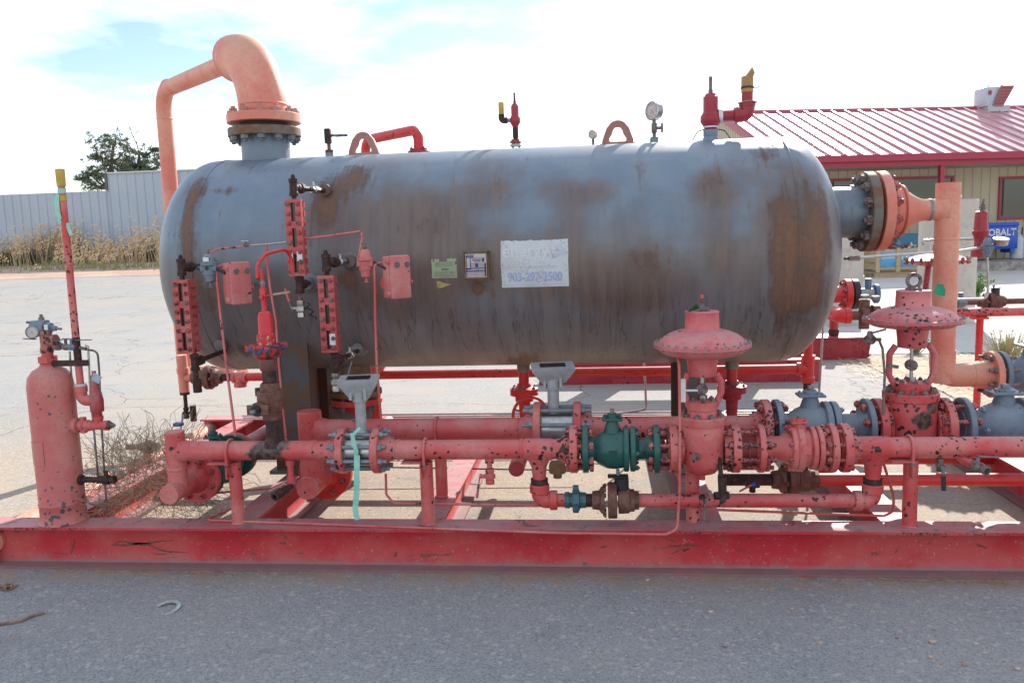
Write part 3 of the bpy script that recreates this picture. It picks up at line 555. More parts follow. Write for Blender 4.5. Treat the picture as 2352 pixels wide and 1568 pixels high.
# crate on pallet with banner
woodm = rusty('pale_crate_wood', (.52, .38, .22), (.42, .30, .18), .5, 12); ban = plain('blue_banner', (.10, .38, .62), .5, 0, .4, 2)
kt = T('parts_crate', (8.78, 24.6, 0), 'wooden crate of valves with blue lettered banners standing on a pallet', 'crate')
c0 = V((8.78, 24.6, 0)); YK = c0.y; kx = c0.x; cw, cd, ch = 1.75, 1.1, .80
RK = Matrix.Rotation(math.radians(-2), 3, 'Z')
s_ = L_k = None
for k in range(3): m = M(); m.cbox((kx, YK+k*.45-.45+.5, .06), (cw, .1, .10)); put('pallet_block', m, woodm, kt)
for k in range(5): m = M(); m.cbox((kx, YK+.05+k*.23, .125), (cw, .18, .025)); put('pallet_board', m, woodm, kt)
for k in range(3): m = M(); m.cbox((kx, YK, .19+.13+k*.20), (cw, .03, .18)); put('side_board', m, woodm, kt)
for k in range(3): m = M(); m.cbox((kx-cw/2, YK+.5, .19+.13+k*.20), (.03, 1.0, .18)); put('side_board', m, woodm, kt)
for dx in (-cw/2+.06, -cw/2+.62, cw/2-.06): m = M(); m.cbox((kx+dx, YK-.03, .5), (.11, .03, .68)); put('batten', m, woodm, kt)
for a, b in ((-cw/2+.13, -cw/2+.55), (-cw/2+.69, cw/2-.13)): m = M(); m.box((kx+a, YK-.025, .30), (kx+b, YK-.02, .72)); put('banner', m, ban, kt)
text(kt, 'lettering', 'DS Xe', .22, lambda a, b: V((kx+.12+a, YK-.03, .58+b)), WHT, .006)
text(kt, 'lettering', 'systems', .11, lambda a, b: V((kx-.53+a, YK-.03, .58+b)), WHT, .002)
rr = random.Random(11)
for k in range(16):
    p = V((kx+rr.uniform(-.8, .8), YK+rr.uniform(.1, .9), .74)); m = M(); h_ = rr.uniform(.12, .34); m.lathe(p, Z, [(0, .1), (.04, .1), (.05, .05), (h_*.6, .05), (h_*.62, .085), (h_*.75, .085), (h_*.78, .025), (h_, .025)], 10)
    if rr.random() < .5: m.cyl(p+V((-.15, 0, h_*.4)), p+V((.15, 0, h_*.4)), .035, 8)
    o = put('scrap_valve', m, rr.choice([SS, BROWN, STUD, PSVR, BLUEG])); o['label'] = 'loose metal valve lying in the wooden crate behind the riser'; o['category'] = 'valve'; o['group'] = 'valves heaped in the crate'
# clutter before the workshop wall
m = M(); p = V((15.637, 40.251, 0.0)); p.z = .28; m.cbox(p+V((-1.6, .6, .3)), (.5, .4, .5), A_, .02); o = put('cardboard_box', m, plain('old_carton', (.20, .13, .08))); o['label'] = 'brown carton standing by the workshop wall behind the crate'; o['category'] = 'box'
cb = V((10.598, 27.6, 1.062)); m = M(); m.cbox((cb.x-.8, 27.6, .75), (.75, .5, .9), A_, .03); o = put('parts_bin', m, plain('teal_bin', (.05, .2, .3))); o['label'] = 'dark blue-green bin standing on the porch behind the crate'; o['category'] = 'bin'
ht = T('hand_truck', (cb.x+.1, 27.5, .28), 'pale blue hand truck leaning on the workshop wall', 'hand truck')
for dx in (-.15, .15): m = M(); m.tube([(cb.x+.1+dx, 27.5, .3), (cb.x+.1+dx, 27.8, 1.5), (cb.x+.1+dx*.4, 27.85, 1.6)], .022, 6); put('rail', m, plain('pale_blue', (.25, .45, .65)), ht)
for k in range(3): m = M(); m.tube([(cb.x-.05, 27.55+k*.1, .55+k*.4), (cb.x+.25, 27.55+k*.1, .55+k*.4)], .018, 6); put('rung', m, plain('pale_blue2', (.25, .45, .65)), ht)
for dx in (-.2, .2): m = M(); m.disc((cb.x+.1+dx, 27.5, .4), X, .12, .05, 14); put('wheel', m, BLK, ht)
gt = T('generator', (8.591, 27.4, .28), 'small dark generator with red frame on the porch behind the flange', 'generator'); gx = 8.591
m = M(); m.cbox((gx, 27.4, .55), (.6, .4, .35), A_, .03); put('engine', m, BLK, gt)
m = M(); m.tube([(gx-.35, 27.2, .32), (gx-.35, 27.2, .8), (gx+.35, 27.2, .8), (gx+.35, 27.2, .32)], .02, 6, .05); put('tube_frame', m, redt, gt)
for dx in (-.3, .3): m = M(); m.disc((gx+dx, 27.15, .4), Y, .12, .06, 14); put('wheel', m, BLK, gt)
m = M()
for k in range(4): m.tube([bp(-1.2+.9*math.cos(a)+k*.03, -.0+.12*math.sin(a)+1.0, .29) for a in lin(0, 5.8, 20)], .012, 5)
o = put('hose_coil', m, BLK); o['label'] = 'thin black hose coiled loosely on the porch slab'; o['category'] = 'hose'
# plants in the yard
def plant(lab, c, h, spread, n, mat, leaf, seed, stem=True):
    rr = random.Random(seed); t = T('weed_plant', c, lab, 'plant'); st, lf = M(), M(); c = V(c)
    for i in range(n):
        a = rr.uniform(0, 2*PI); d = V((math.cos(a)*rr.random(), math.sin(a)*rr.random(), 0))*spread; tip = c+d+Z*h*rr.uniform(.5, 1); st.tube([c+d*.15, c+d*.55+Z*h*.4, tip], [.006, .005, .002], 4)
        for k in range(leaf[0]):
            f_ = rr.uniform(.25, 1); p = c+d*f_+Z*(tip.z-c.z)*f_; q_ = V((rr.gauss(0, 1), rr.gauss(0, 1), rr.gauss(.3, .6))).normalized()*leaf[1]; s_ = q_.cross(V((rr.gauss(0,1), rr.gauss(0,1), 1))).normalized()*leaf[1]*.33; lf.add([p, p+q_*.5+s_, p+q_, p+q_*.5-s_], [(0,1,2,3)])
    put('stem', st, mat, t); put('foliage', lf, mat, t, 60)
gl = rusty('bright_weed_leaf', (.13, .22, .07), (.28, .34, .16), .5, 8); gs = rusty('dry_grass_blade', (.45, .40, .22), (.35, .33, .17), .5, 8)
plant('bushy green weed growing in the concrete right of the riser', (7.696, 17.674, 0.0), .48, .30, 26, gl, (14, .07), 1)
plant('low green weed at the foot of the salmon riser behind the rear control valve', (3.674, 9.926, 0.0), .22, .22, 14, gl, (12, .05), 4)
plant('tall pale dry grass tuft beyond the rear flange at right', (4.09, 8.704, 0.0), .42, .30, 120, gs, (2, .03), 2)
plant('small sparse weed at the edge of the concrete apron', (7.053, 16.741, 0.0), .2, .25, 10, gl, (8, .05), 9)
m = M(); rr = random.Random(4)
for i in range(4200):
    g = V((rr.uniform(2.6, 6.5), rr.uniform(6.8, 9.8), .01)); a = rr.uniform(0, PI); l_ = rr.uniform(.04, .16); d_ = V((math.cos(a), math.sin(a), rr.uniform(-.05, .25)))*l_; s_ = V((-math.sin(a), math.cos(a), 0))*.003; m.add([g-s_, g+s_, g+d_+s_, g+d_-s_], [(0,1,2,3)])
struct('straw_litter', m, rusty('straw', (.5, .42, .28), (.28, .18, .11), .5, 9), 60, 'stuff')
# added unseen deck beyond the frame, placed to shade the asphalt before the skid
kn = T('added_shade_deck', (7.6, 11.4, 0), 'invented steel deck on posts, out of frame at right, added to shade the asphalt', 'shade blocker')
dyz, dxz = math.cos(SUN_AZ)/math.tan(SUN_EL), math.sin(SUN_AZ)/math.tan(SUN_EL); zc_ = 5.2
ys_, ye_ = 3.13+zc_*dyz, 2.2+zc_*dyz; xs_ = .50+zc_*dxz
m = M(); m.box((xs_, ye_, zc_), (xs_+4.6, ys_, zc_+.12)); put('shade_panel', m, wallm, kn)
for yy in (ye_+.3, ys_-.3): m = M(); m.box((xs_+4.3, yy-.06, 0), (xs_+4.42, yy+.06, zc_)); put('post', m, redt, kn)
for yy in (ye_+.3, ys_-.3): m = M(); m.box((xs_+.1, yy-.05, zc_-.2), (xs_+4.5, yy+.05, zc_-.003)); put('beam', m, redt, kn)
# ================================================ SKID FRAME
sk = T('steel_skid', (0, 4.7, 0), 'long faded red welded steel beam skid carrying the vessel and all the piping', 'skid')
SY0, SY1, BH = 3.50, 5.94, .205
def ibeam(m, p, q_, w_, h, up=Z):
    p, q_ = V(p), V(q_); d = q_-p; s_ = d.normalized().cross(Z); tf, tw = .012, .009
    poly = [(-w_/2, 0), (w_/2, 0), (w_/2, tf), (tw/2+.006, tf+.002), (tw/2, tf+.01), (tw/2, h-tf-.01), (tw/2+.006, h-tf-.002), (w_/2, h-tf), (w_/2, h), (-w_/2, h), (-w_/2, h-tf), (-tw/2-.006, h-tf-.002), (-tw/2, h-tf-.01), (-tw/2, tf+.01), (-tw/2-.006, tf+.002), (-w_/2, tf)]
    m.prism(poly, p, s_, Z, d)
def beamobj(name, p, q_, w_, h): m = M(); ibeam(m, p, q_, w_, h); return put(name, m, BEAMM, sk, 40)
XL = -2.98; XR = 4.6
beamobj('front_beam', (XL, SY0+.07, 0), (XR, SY0+.07, 0), .14, BH)
beamobj('rear_beam', (-2.98, SY1-.07, 0), (XR, SY1-.07, 0), .14, BH)
beamobj('end_beam', (-2.63, SY0+.142, .004), (-2.63, SY1-.142, .004), .14, BH-.008)
for x_ in ((-1.693, 3.632, 0.205)[0], (-0.793, 3.643, 0.205)[0], (0.471, 3.623, 0.205)[0], (1.289, 3.673, 0.205)[0], 2.25, 3.2): beamobj('cross_beam', (x_, SY0+.142, .003), (x_, SY1-.142, .003), .135, BH-.006)
m = M(); m.tube([(-2.92, 3.55, .115), (-2.92, 5.86, .115)], .057, 18); put('end_pipe', m, SALM, sk)
# rounded nose plate where the front beam meets the end pipe
m = M(); m.prism([(-.09, 0), (.0, 0), (.0, BH-.02), (-.09, BH-.02)], (XL+.09, SY0+.012, .0), X, Z, (0, .01, 0)); put('nose_plate', m, BEAMM, sk)
SCR = rusty('brown_scratch', (.13, .06, .04), (.20, .10, .07), .5, 60)
def scratch(pts, w_):
    P = [V(p) for p in pts]; m = M(); vs = []
    for i, p in enumerate(P):
        d = (P[min(i+1, len(P)-1)]-P[max(i-1, 0)]).normalized(); s_ = V((-d.z, 0, d.x))*w_*random.uniform(.35, 1.)*(.3 if i in (0, len(P)-1) else 1); vs += [p-s_, p+s_]
    m.add(vs, [(2*i, 2*i+1, 2*i+3, 2*i+2) for i in range(len(P)-1)]); put('scratch_mark', m, SCR, sk)
for pts, w_ in (([(-2.505, 3.564, 0.128), (-2.513, 3.564, 0.098), (-2.531, 3.564, 0.05)], .009), ([(-2.661, 3.564, 0.062), (-2.604, 3.564, 0.054), (-2.538, 3.564, 0.048)], .003), ([(-2.321, 3.564, 0.095), (-2.277, 3.564, 0.115), (-2.223, 3.564, 0.109), (-2.159, 3.564, 0.101), (-2.092, 3.564, 0.116), (-2.005, 3.564, 0.123)], .008), ([(-2.307, 3.564, 0.099), (-2.246, 3.564, 0.096), (-2.18, 3.564, 0.107), (-2.111, 3.564, 0.105)], .006),
    ([(-2.137, 3.564, 0.101), (-2.091, 3.564, 0.08), (-2.042, 3.564, 0.067), (-1.941, 3.564, 0.064)], .006), ([(-2.129, 3.564, 0.066), (-2.094, 3.564, 0.052), (-2.022, 3.564, 0.059)], .003), ([(0.256, 3.564, 0.099), (0.302, 3.564, 0.111), (0.393, 3.564, 0.118), (0.438, 3.564, 0.108)], .005), ([(0.307, 3.564, 0.077), (0.34, 3.564, 0.095), (0.381, 3.564, 0.1), (0.359, 3.564, 0.088)], .007),
    ([(0.27, 3.564, 0.149), (0.312, 3.564, 0.137), (0.34, 3.564, 0.134)], .003), ([(-0.391, 3.564, 0.13), (-0.356, 3.564, 0.118), (-0.301, 3.564, 0.117)], .003), ([(1.272, 3.564, 0.119), (1.263, 3.564, 0.099), (1.251, 3.564, 0.083)], .005), ([(-0.951, 3.564, 0.047), (-0.942, 3.564, 0.062), (-0.937, 3.564, 0.077)], .006), ([(-0.18, 3.564, 0.091), (-0.161, 3.564, 0.079), (-0.149, 3.564, 0.089)], .006), ([(0.226, 3.564, 0.107), (0.239, 3.564, 0.099), (0.235, 3.564, 0.087)], .006)): scratch(pts, w_)
# ================================================ PRESSURE VESSEL
ve = T('pressure_vessel', (-.57, YT, .2), 'large horizontal grey steel pressure vessel streaked with brown rust', 'vessel')
x0, x1 = -2.145, .985
SEAMM = rusty('weathered_weld', (.24, .25, .26), (.14, .09, .07), .52, 14, .6)
LEGM = rusty('dark_streaked_steel', (.085, .088, .095), (.12, .065, .04), .47, 9, .6)
prof = []
for a in lin(0, PI/2, 16): prof.append((x0-.31*math.cos(a)-(x0-.31), RT*math.sin(a)))
for xx in lin(x0, x1, 26)[1:-1]: prof.append((xx-(x0-.31), RT))
for a in lin(PI/2, 0, 16): prof.append((x1+.31*math.cos(a)-(x0-.31), RT*math.sin(a)))
m = M(); m.lathe((x0-.31, YT, ZC), X, prof, 96); put('shell', m, VES, ve, 60)
for xx in (-2.10, .965): m = M(); m.lathe((xx, YT, ZC), X, [(0, RT-.002), (.004, RT+.0035), (.012, RT+.0035), (.016, RT-.002)], 96); put('seam_weld', m, VES, ve, 60)
for xx in ((-1.768, 4.275, 0.205)[0], (0.499, 4.268, 0.205)[0]):
    m = M(); m.box((xx-.065, YT-.30, BH+.02), (xx+.065, YT-.28, 1.02)); m.box((xx-.065, YT+.28, BH+.02), (xx+.065, YT+.30, 1.02)); m.box((xx-.007, YT-.28, BH+.02), (xx+.007, YT+.28, .99))
    pl_ = [(-.30, .95), (-.30, 1.02)]+[(RT*1.006*math.sin(a), ZC-RT*1.006*math.cos(a)) for a in lin(-.62, .62, 14)]+[(.30, 1.02), (.30, .95)]
    m.prism([(p[0], p[1]) for p in [(-.38, .96), (.38, .96)]+[(RT*1.0*math.sin(a), ZC-RT*1.0*math.cos(a)) for a in lin(.70, -.70, 14)]], (xx-.06, YT, 0), Y, Z, (.012, 0, 0)); put('saddle_leg', m, LEGM, ve)
    m = M(); m.box((xx-.085, YT-.36, BH+.002), (xx+.085, YT+.36, BH+.022)); put('base_plate', m, VES, ve)
# near-side leg plate that climbs the belly
lx = (-1.632, 4.25, 0.981)[0]; m = M(); m.box((lx-.075, YT-.45, BH+.022), (lx+.075, YT-.435, 1.13)); m.box((lx-.007, YT-.435, BH+.022), (lx+.007, YT-.30, .98)); put('leg_plate', m, LEGM, ve)
m = M(); m.box((lx+.075, YT-.16, BH+.022), (lx+.33, YT-.148, .86)); put('web_plate', m, RUSTF, ve)
# top nozzle
TX = -1.893; nz = V((TX, YT, 0))
m = M(); m.cyl((TX, YT, 1.93), (TX, YT, 2.105), .1365, 40); m.lathe((TX, YT, 1.955), Z, [(0, .146), (.01, .140)], 40); n_ = put('top_nozzle', m, VES, ve)
f1 = flange(n_, (TX, YT, 2.128), Z, .205, .048, RUSTF)
nuts(f1, (TX, YT, 2.103), -Z, .177, 12, .025, plain('grey_nut', (.16, .17, .18), .5))
m = M(); m.cyl((TX, YT, 2.14), (TX, YT, 2.19), .135, 30); put('gasket', m, BLK, f1)
# lifting lugs
def lug(x):
    a = 1.0; out = [(-.088, 0), (-.086, .03), (-.062, .095)]+[(.052*math.cos(t), .095+.042*math.sin(t)) for t in lin(PI*.88, PI*.12, 9)]+[(.062, .095), (.086, .03), (.088, 0)]
    hole = [(-.047, .028), (-.040, .022), (.040, .022), (.047, .028), (.047, .040), (.032, .062), (.024, .088), (.012, .100), (-.012, .100), (-.024, .088), (-.032, .062), (-.047, .040)]
    bm = bmesh.new(); vs = []
    for h_ in (out, hole):
        vv = [bm.verts.new((x+p[0], YT-.012, 1.972+p[1])) for p in h_]; es = [bm.edges.new((vv[i], vv[(i+1) % len(vv)])) for i in range(len(vv))]
    r_ = bmesh.ops.triangle_fill(bm, edges=bm.edges[:], use_beauty=True); ex = bmesh.ops.extrude_face_region(bm, geom=bm.faces[:])
    bmesh.ops.translate(bm, vec=(0, .024, 0), verts=[g for g in ex['geom'] if isinstance(g, bmesh.types.BMVert)]); bmesh.ops.recalc_face_normals(bm, faces=bm.faces[:]); bm.verts.index_update()
    m = M(); m.add([v.co for v in bm.verts], [[v.index for v in f.verts] for f in bm.faces]); bm.free()
    m.box((x-.098, YT-.03, 1.97), (x+.098, YT+.03, 1.984)); put('lifting_lug', m, paint('lug_paint', (.34, .13, .10), (.4, .2, .16), .0, .5), ve)
lug(-1.314); lug(0.128)
def coupling(c, r=.032, L_=.05, mat=None):
    c = V(c); ax = (c-V((c.x, YT, ZC))).normalized(); ax = V((0, ax.y, ax.z)).normalized(); return c, ax
for p in ((-1.517, 4.72, 1.985), (0.328, 4.72, 1.988), (-0.736, 4.85, 1.997), (-0.007, 4.98, 2.015)): m = M(); z_ = ZC+math.sqrt(RT**2-(p[1]-YT)**2); m.cyl((p[0], p[1], z_-.03), (p[0], p[1], z_+.022), .024, 14); put('coupling', m, VES, ve)
# side couplings facing the viewer (gauge connections)
GC = [(-1.389, 4.252, 1.761), (-1.995, 4.11, 1.387), (-2.026, 4.266, 0.963), (-1.237, 4.11, 1.393), (-1.278, 4.302, 0.926), (-1.462, 4.116, 1.288)]
for c in GC:
    m = M(); m.cyl((c[0], c[1]-.045, c[2]), (c[0], c[1]+.12, c[2]), .030, 16); m.lathe((c[0], c[1]+.03 if abs(c[2]-ZC) > .3 else c[1]-.006, c[2]), -Y, [(0, .05), (.012, .033)], 18); put('coupling', m, VES, ve)
# right end nozzle with flange
RX, RZ_ = 1.25, 1.565
m = M(); m.cyl((1.18, YT, RZ_), (1.435, YT, RZ_), .1365, 40); n2 = put('end_nozzle', m, VES, ve)
f2 = flange(n2, (1.462, YT, RZ_), X, .215, .05, RUSTF)
nuts(f2, (1.437, YT, RZ_), -X, .180, 12, .028, STUD)
# name plate bracket
NPc = (-0.593, -0.025); npx, npz = NPc[0], ZC+RT*math.sin(NPc[1])
m = M(); m.box((npx-.060, 4.06, npz-.068), (npx+.060, 4.068, npz+.068)); m.box((npx-.062, 4.055, npz-.070), (npx-.058, 4.125, npz+.070)); m.box((npx+.058, 4.055, npz-.070), (npx+.062, 4.125, npz+.070)); m.box((npx-.062, 4.055, npz+.066), (npx+.062, 4.125, npz+.070)); m.box((npx-.062, 4.055, npz-.074), (npx+.062, 4.125, npz-.070))
nb = put('name_plate_bracket', m, RUSTF, ve)
navy = plain('navy_print', (.03, .035, .14), .5, 0, .1); npm = plain('pale_plate', (.50, .42, .42), .35, .1, .15)
m = M(); m.box((npx-.052, 4.0565, npz-.058), (npx+.052, 4.0605, npz+.058)); pl = put('name_plate', m, npm, nb)
def flat(u, v, e=.0008): return (npx+u, 4.0565-e, npz+v)
def rect(lst, name, mat, fn, par):
    m = M()
    for (a, b, c, d) in lst:
        P = [fn(a, b), fn(c, b), fn(c, d), fn(a, d)]; m.add(P, [(0,1,2,3)])
    return put(name, m, mat, par, 60)
rect([(-.050,-.052,-.046,.052), (-.050,-.012,-.027,-.018), (-.050,-.012,.050,-.016), (-.046,.040,-.012,.054), (-.030,-.016,-.026,.040), (-.026,.038,.046,.0395), (.042,-.052,.050,.012), (-.026,.010,.046,.0125), (-.004,.003,.010,.010), (-.026,.000,.046,.003), (-.004,-.007,.010,.0), (-.026,-.010,.046,-.007), (-.050,-.030,.046,-.027), (.008,-.030,.011,-.017), (-.050,-.038,.046,-.0355), (-.050,-.046,.046,-.044), (-.050,-.054,.046,-.052), (.030,.018,.042,.036), (-.050,-.026,.046,-.022)], 'printed_bands', navy, flat, pl)
text(pl, 'lettering', 'energy', .017, lambda a, b: flat(.004+a, .030+b, .0012), navy, .0002)
text(pl, 'lettering', 'WELDFAB', .0062, lambda a, b: flat(.006+a, .0205+b, .0012), navy, .0001, 1.2)
text(pl, 'lettering', 'CERTIFIED BY', .006, lambda a, b: flat(-.029+a, .047+b, .0012), npm, .0001, .85)
# stickers wrapped on the shell
def sh(cx_, cz_, e): return lambda u, v: onshell(cx_+u, math.asin((cz_-ZC)/RT)+v/RT, e)
def wrap(name, poly, fn, mat, par, nu=14, nv=6, holes=()):
    us = [p[0] for p in poly]; vs = [p[1] for p in poly]; u0, u1, v0, v1 = min(us), max(us), min(vs), max(vs); m = M(); fs = []; idx = {}
    for j in range(nv+1):
        for i in range(nu+1):
            u = u0+(u1-u0)*i/nu; v = v0+(v1-v0)*j/nv
            if j == nv: v += random.uniform(-.006, .0)
            if i == 0 or i == nu: u += random.uniform(-.0015, .0015)
            m.v.append(fn(u, v))
    for j in range(nv):
        for i in range(nu):
            if (i, j) in holes: continue
            a = j*(nu+1)+i; m.f.append((a, a+1, a+nu+2, a+nu+1))
    return put(name, m, mat, par, 60)
sgn = N('cracked_white_sign', .45, 0, .4)
ck = sgn.noisec(26); vn = sgn.t.nodes.new('ShaderNodeVectorMath'); vn.operation = 'MULTIPLY_ADD'; sgn.t.links.new(ck, vn.inputs[0]); vn.inputs[1].default_value = (.02, .02, .02); sgn.t.links.new(sgn.pos, vn.inputs[2])
ce = sgn.vor(46, 'DISTANCE_TO_EDGE', 0, vn.outputs[0]); cl = sgn.mul(sgn.step(ce, .045, .01), sgn.step(sgn.noise(14, 3), .48, .62)); ch_ = sgn.step(sgn.noise(70, 3, .6), .685, .70)
cc = sgn.mix(sgn.mul(cl, .75), sgn.mix(sgn.step(sgn.noise(8, 4), .4, .7), (.56, .58, .60), (.50, .50, .50)), (.16, .12, .10)); cc = sgn.mix(ch_, cc, (.12, .10, .09))
tp_ = sgn.mul(sgn.step(sgn.xyz()[2], 1.468, 1.50), sgn.step(sgn.noise(30, 3), .45, .6)); cc = sgn.mix(sgn.mul(tp_, .6), cc, (.30, .15, .07)); sgn.col(cc)
sg = (-0.307, -0.023); sgx, sgz = sg[0], ZC+RT*math.sin(sg[1])
SW, SH = .336, .236
fs_ = sh(sgx, sgz, .0015); o = wrap('phone_sign', [(-SW/2, -SH/2), (SW/2, SH/2)], fs_, sgn.m, ve, 24, 8); o['label'] = 'cracked white sticker with faded blue phone number'
fblue = plain('faded_blue_print', (.36, .43, .65), .5, 0, .2, 60); ghost = plain('ghost_print', (.60, .62, .64), .4, 0, .08)
fb = sh(sgx, sgz, .0025)
text(o, 'phone_number', '903-297-2500', .062, lambda a, b: fb(a, -.068+b), fblue, .0022, .78)
text(o, 'ghost_lettering', 'energy', .095, lambda a, b: fb(-.045+a, .062+b), ghost, .001, .9)
text(o, 'ghost_lettering', 'WELDFAB', .03, lambda a, b: fb(.0+a, .012+b), ghost, .001, 1.1)
text(o, 'ghost_lettering', 'KILGORE, TEXAS', .020, lambda a, b: fb(.02+a, -.018+b), plain('ghost_blue', (.5, .54, .64), .5), 0, 1.2)
m = M()
for k in range(10):
    for (a, b) in ((lambda t: t, 0),):
        u0, u1 = -SW/2+.012+k*(SW-.03)/10, -SW/2+.012+(k+1)*(SW-.03)/10; m.add([fb(u0, -.108), fb(u1, -.108), fb(u1, -.1065), fb(u0, -.1065)], [(0,1,2,3)])
for u in (-SW/2+.012, SW/2-.018): m.add([fb(u, -.107), fb(u+.0013, -.107), fb(u+.0013, .0), fb(u, .0)], [(0,1,2,3)])
for k in range(9): a0 = .35+k*.13; m.add([fb(.125-.04, .02), fb(.125-.039, .02), fb(.125-.04+.085*math.cos(a0), .02+.075*math.sin(a0)), fb(.125-.0405+.085*math.cos(a0), .022+.075*math.sin(a0))], [(0,1,2,3)])
put('sign_border', m, fblue, o, 60)
av = (-0.763, -0.041); avx, avz = av[0], ZC+RT*math.sin(av[1]); fa = sh(avx, avz, .001); lime = N('faded_yellow_green_sticker', .6); lime.col(lime.mix(lime.step(lime.noise(90, 4, .7), .60, .66), (.33, .38, .24), (.10, .09, .07))); lime = lime.m
o = wrap('warning_sticker', [(-.064, -.050), (.064, .050)], fa, lime, ve, 16, 6, {(1, 5), (5, 5), (6, 5), (7, 5), (8, 5), (9, 5), (15, 4)}); o['label'] = 'torn yellow-green warning sticker'
fa2 = sh(avx, avz, .0018); text(o, 'lettering', 'AVISO', .013, lambda a, b: fa2(.004+a, -.006+b), BLK, .0003)
wtx = ['Cualquier alteracion del equipo o el uso de este', 'producto puede causar lesiones o la muerte. Antes', 'operar, lea las instrucciones del fabricante, o', 'cualquier otro acto de mal cuidado puede resultar en', 'una lesion grave o muerte.']
for k, s_ in enumerate(wtx): text(o, 'fine_print', s_, .0058, lambda a, b, k=k: fa2(a, -.018-k*.0068+b), BLK, 0, .85)
for k in range(4): text(o, 'fine_print', 'Any alteration or misuse of this product may', .0058, lambda a, b, k=k: fa2(a, .030-k*.0068+b), BLK, 0, .85)
ye = (-0.769, -0.176); fy = sh(ye[0], ZC+RT*math.sin(ye[1]), .001); m = M(); m.add([fy(-.038, .016), fy(-.014, .017), fy(-.012, .010), fy(.040, .0), fy(-.024, -.020), fy(-.038, -.012), fy(-.034, .0)], [(0,6,2,1), (6,5,4,3,2)]); o = put('torn_sticker', m, plain('old_yellow', (.45, .38, .12), .6, 0, .3, 60), ve, 60); o['label'] = 'arrow-shaped scrap of yellow sticker'
# ================================================ TOP LEFT: elbow and descending pipe
to = T('outlet_pipe', (TX, YT, 2.19), 'salmon pipe with a big elbow on the top nozzle, dropping behind the vessel', 'pipe')
f3 = flange(to, (TX, YT, 2.205), Z, .207, .05, SALM); studs_me = None
nuts(f3, (TX, YT, 2.230), Z, .178, 12, .026, SALB)
dh = V((-.70, .714, 0)); EL = .362
c0 = V((TX, YT, 2.245)); pts = [V((TX, YT, 2.235))]+[c0-Z*0+dh*EL*(1-math.cos(a))+Z*EL*math.sin(a) for a in lin(0, PI/2, 15)]
m = M(); m.tube(pts, .1365, 36); put('elbow', m, SALM, to, 50); weld(to, (TX, YT, 2.285), Z, .1365, SALM)
e1 = c0+dh*EL+Z*EL; m = M(); m.lathe(e1, dh, [(0, .1365), (.015, .137), (.05, .118), (.10, .072), (.15, .059)], 36); put('reducer', m, SALM, to, 60); weld(to, e1+dh*.004, dh, .137, SALM)
hv = V((-3.19, 6.03, 0)); far = V((-3.20, 6.06, e1.z+.045)); dd = (V((far.x, far.y, 0))-V((e1.x, e1.y, 0))).normalized()
m = M(); m.tube([e1+dh*.13, far, V((far.x, far.y, .62))], .057, 24, .155, 10); put('down_pipe', m, SALM, to, 50); weld(to, V((far.x, far.y, e1.z-.16)), Z, .057, SALM)
weld(to, far-dd*.16, dd, .057, SALM)
m = M(); m.tube([V((far.x, far.y, .62)), V((far.x, far.y, .52)), V((far.x+.5, 6.0, .52))], .057, 20, .06); put('lower_elbow', m, SALM, to, 50)
# ================================================ FITTINGS ON TOP OF THE VESSEL
def topz(y): return ZC+math.sqrt(RT*RT-(y-YT)**2)
t = T('vent_valve', (-1.517, 4.72, 1.987), 'small dark hand valve with a side lever left of the first lifting lug', 'valve'); p = V((-1.517, 4.72, 1.987)); z0 = topz(YT)
m = M(); m.cyl((p.x, YT, z0+.015), (p.x, YT, z0+.075), .011, 10); m.lathe((p.x, YT, z0+.018), Z, [(0, .024), (.02, .024), (.022, .012)], 12); put('nipple', m, BROWN, t)
m = M(); m.cbox((p.x-.003, YT, z0+.115), (.036, .036, .085), ch=.006); put('body', m, DARK, t); m = M(); m.cyl((p.x+.01, YT, z0+.118), (p.x+.035, YT, z0+.118), .008, 8); o = put('stem', m, STUD, t); m = M(); m.cbox((p.x+.075, YT, z0+.116), (.075, .018, .014), ch=.003); put('handle', m, STUD, o)
# red elbowed pipe behind first lug
t = T('red_vent_pipe', (-1.042, 4.95, 2.02), 'bright red bent pipe on a small flange rising behind the first lifting lug', 'pipe'); yv = 4.95; p = V((-1.042, 4.95, 2.02)); zt = topz(yv)
m = M(); m.cyl((p.x, yv, zt-.02), (p.x, yv, zt+.02), .035, 16); put('nozzle', m, VES, t)
f_ = flange(t, (p.x, yv, zt+.030), Z, .066, .022, plain('pale_flange', (.42, .44, .40), .5), name='lower_flange'); f_ = flange(t, (p.x, yv, zt+.070), Z, .066, .022, PSVR, name='upper_flange'); studs(t, (p.x, yv, zt+.05), Z, .052, 4, .10, .011, .066, REDB)
dv = V((-.93, .36, 0)); e_ = V((p.x, yv, zt+.205)); q2 = V((-1.477, 5.35, 2.168)); q2.z = e_.z-.0
m = M(); m.tube([V((p.x, yv, zt+.08)), e_, q2, V((q2.x, q2.y, 1.2))], .0302, 18, .07, 8); put('bent_pipe', m, REDF, t, 50)
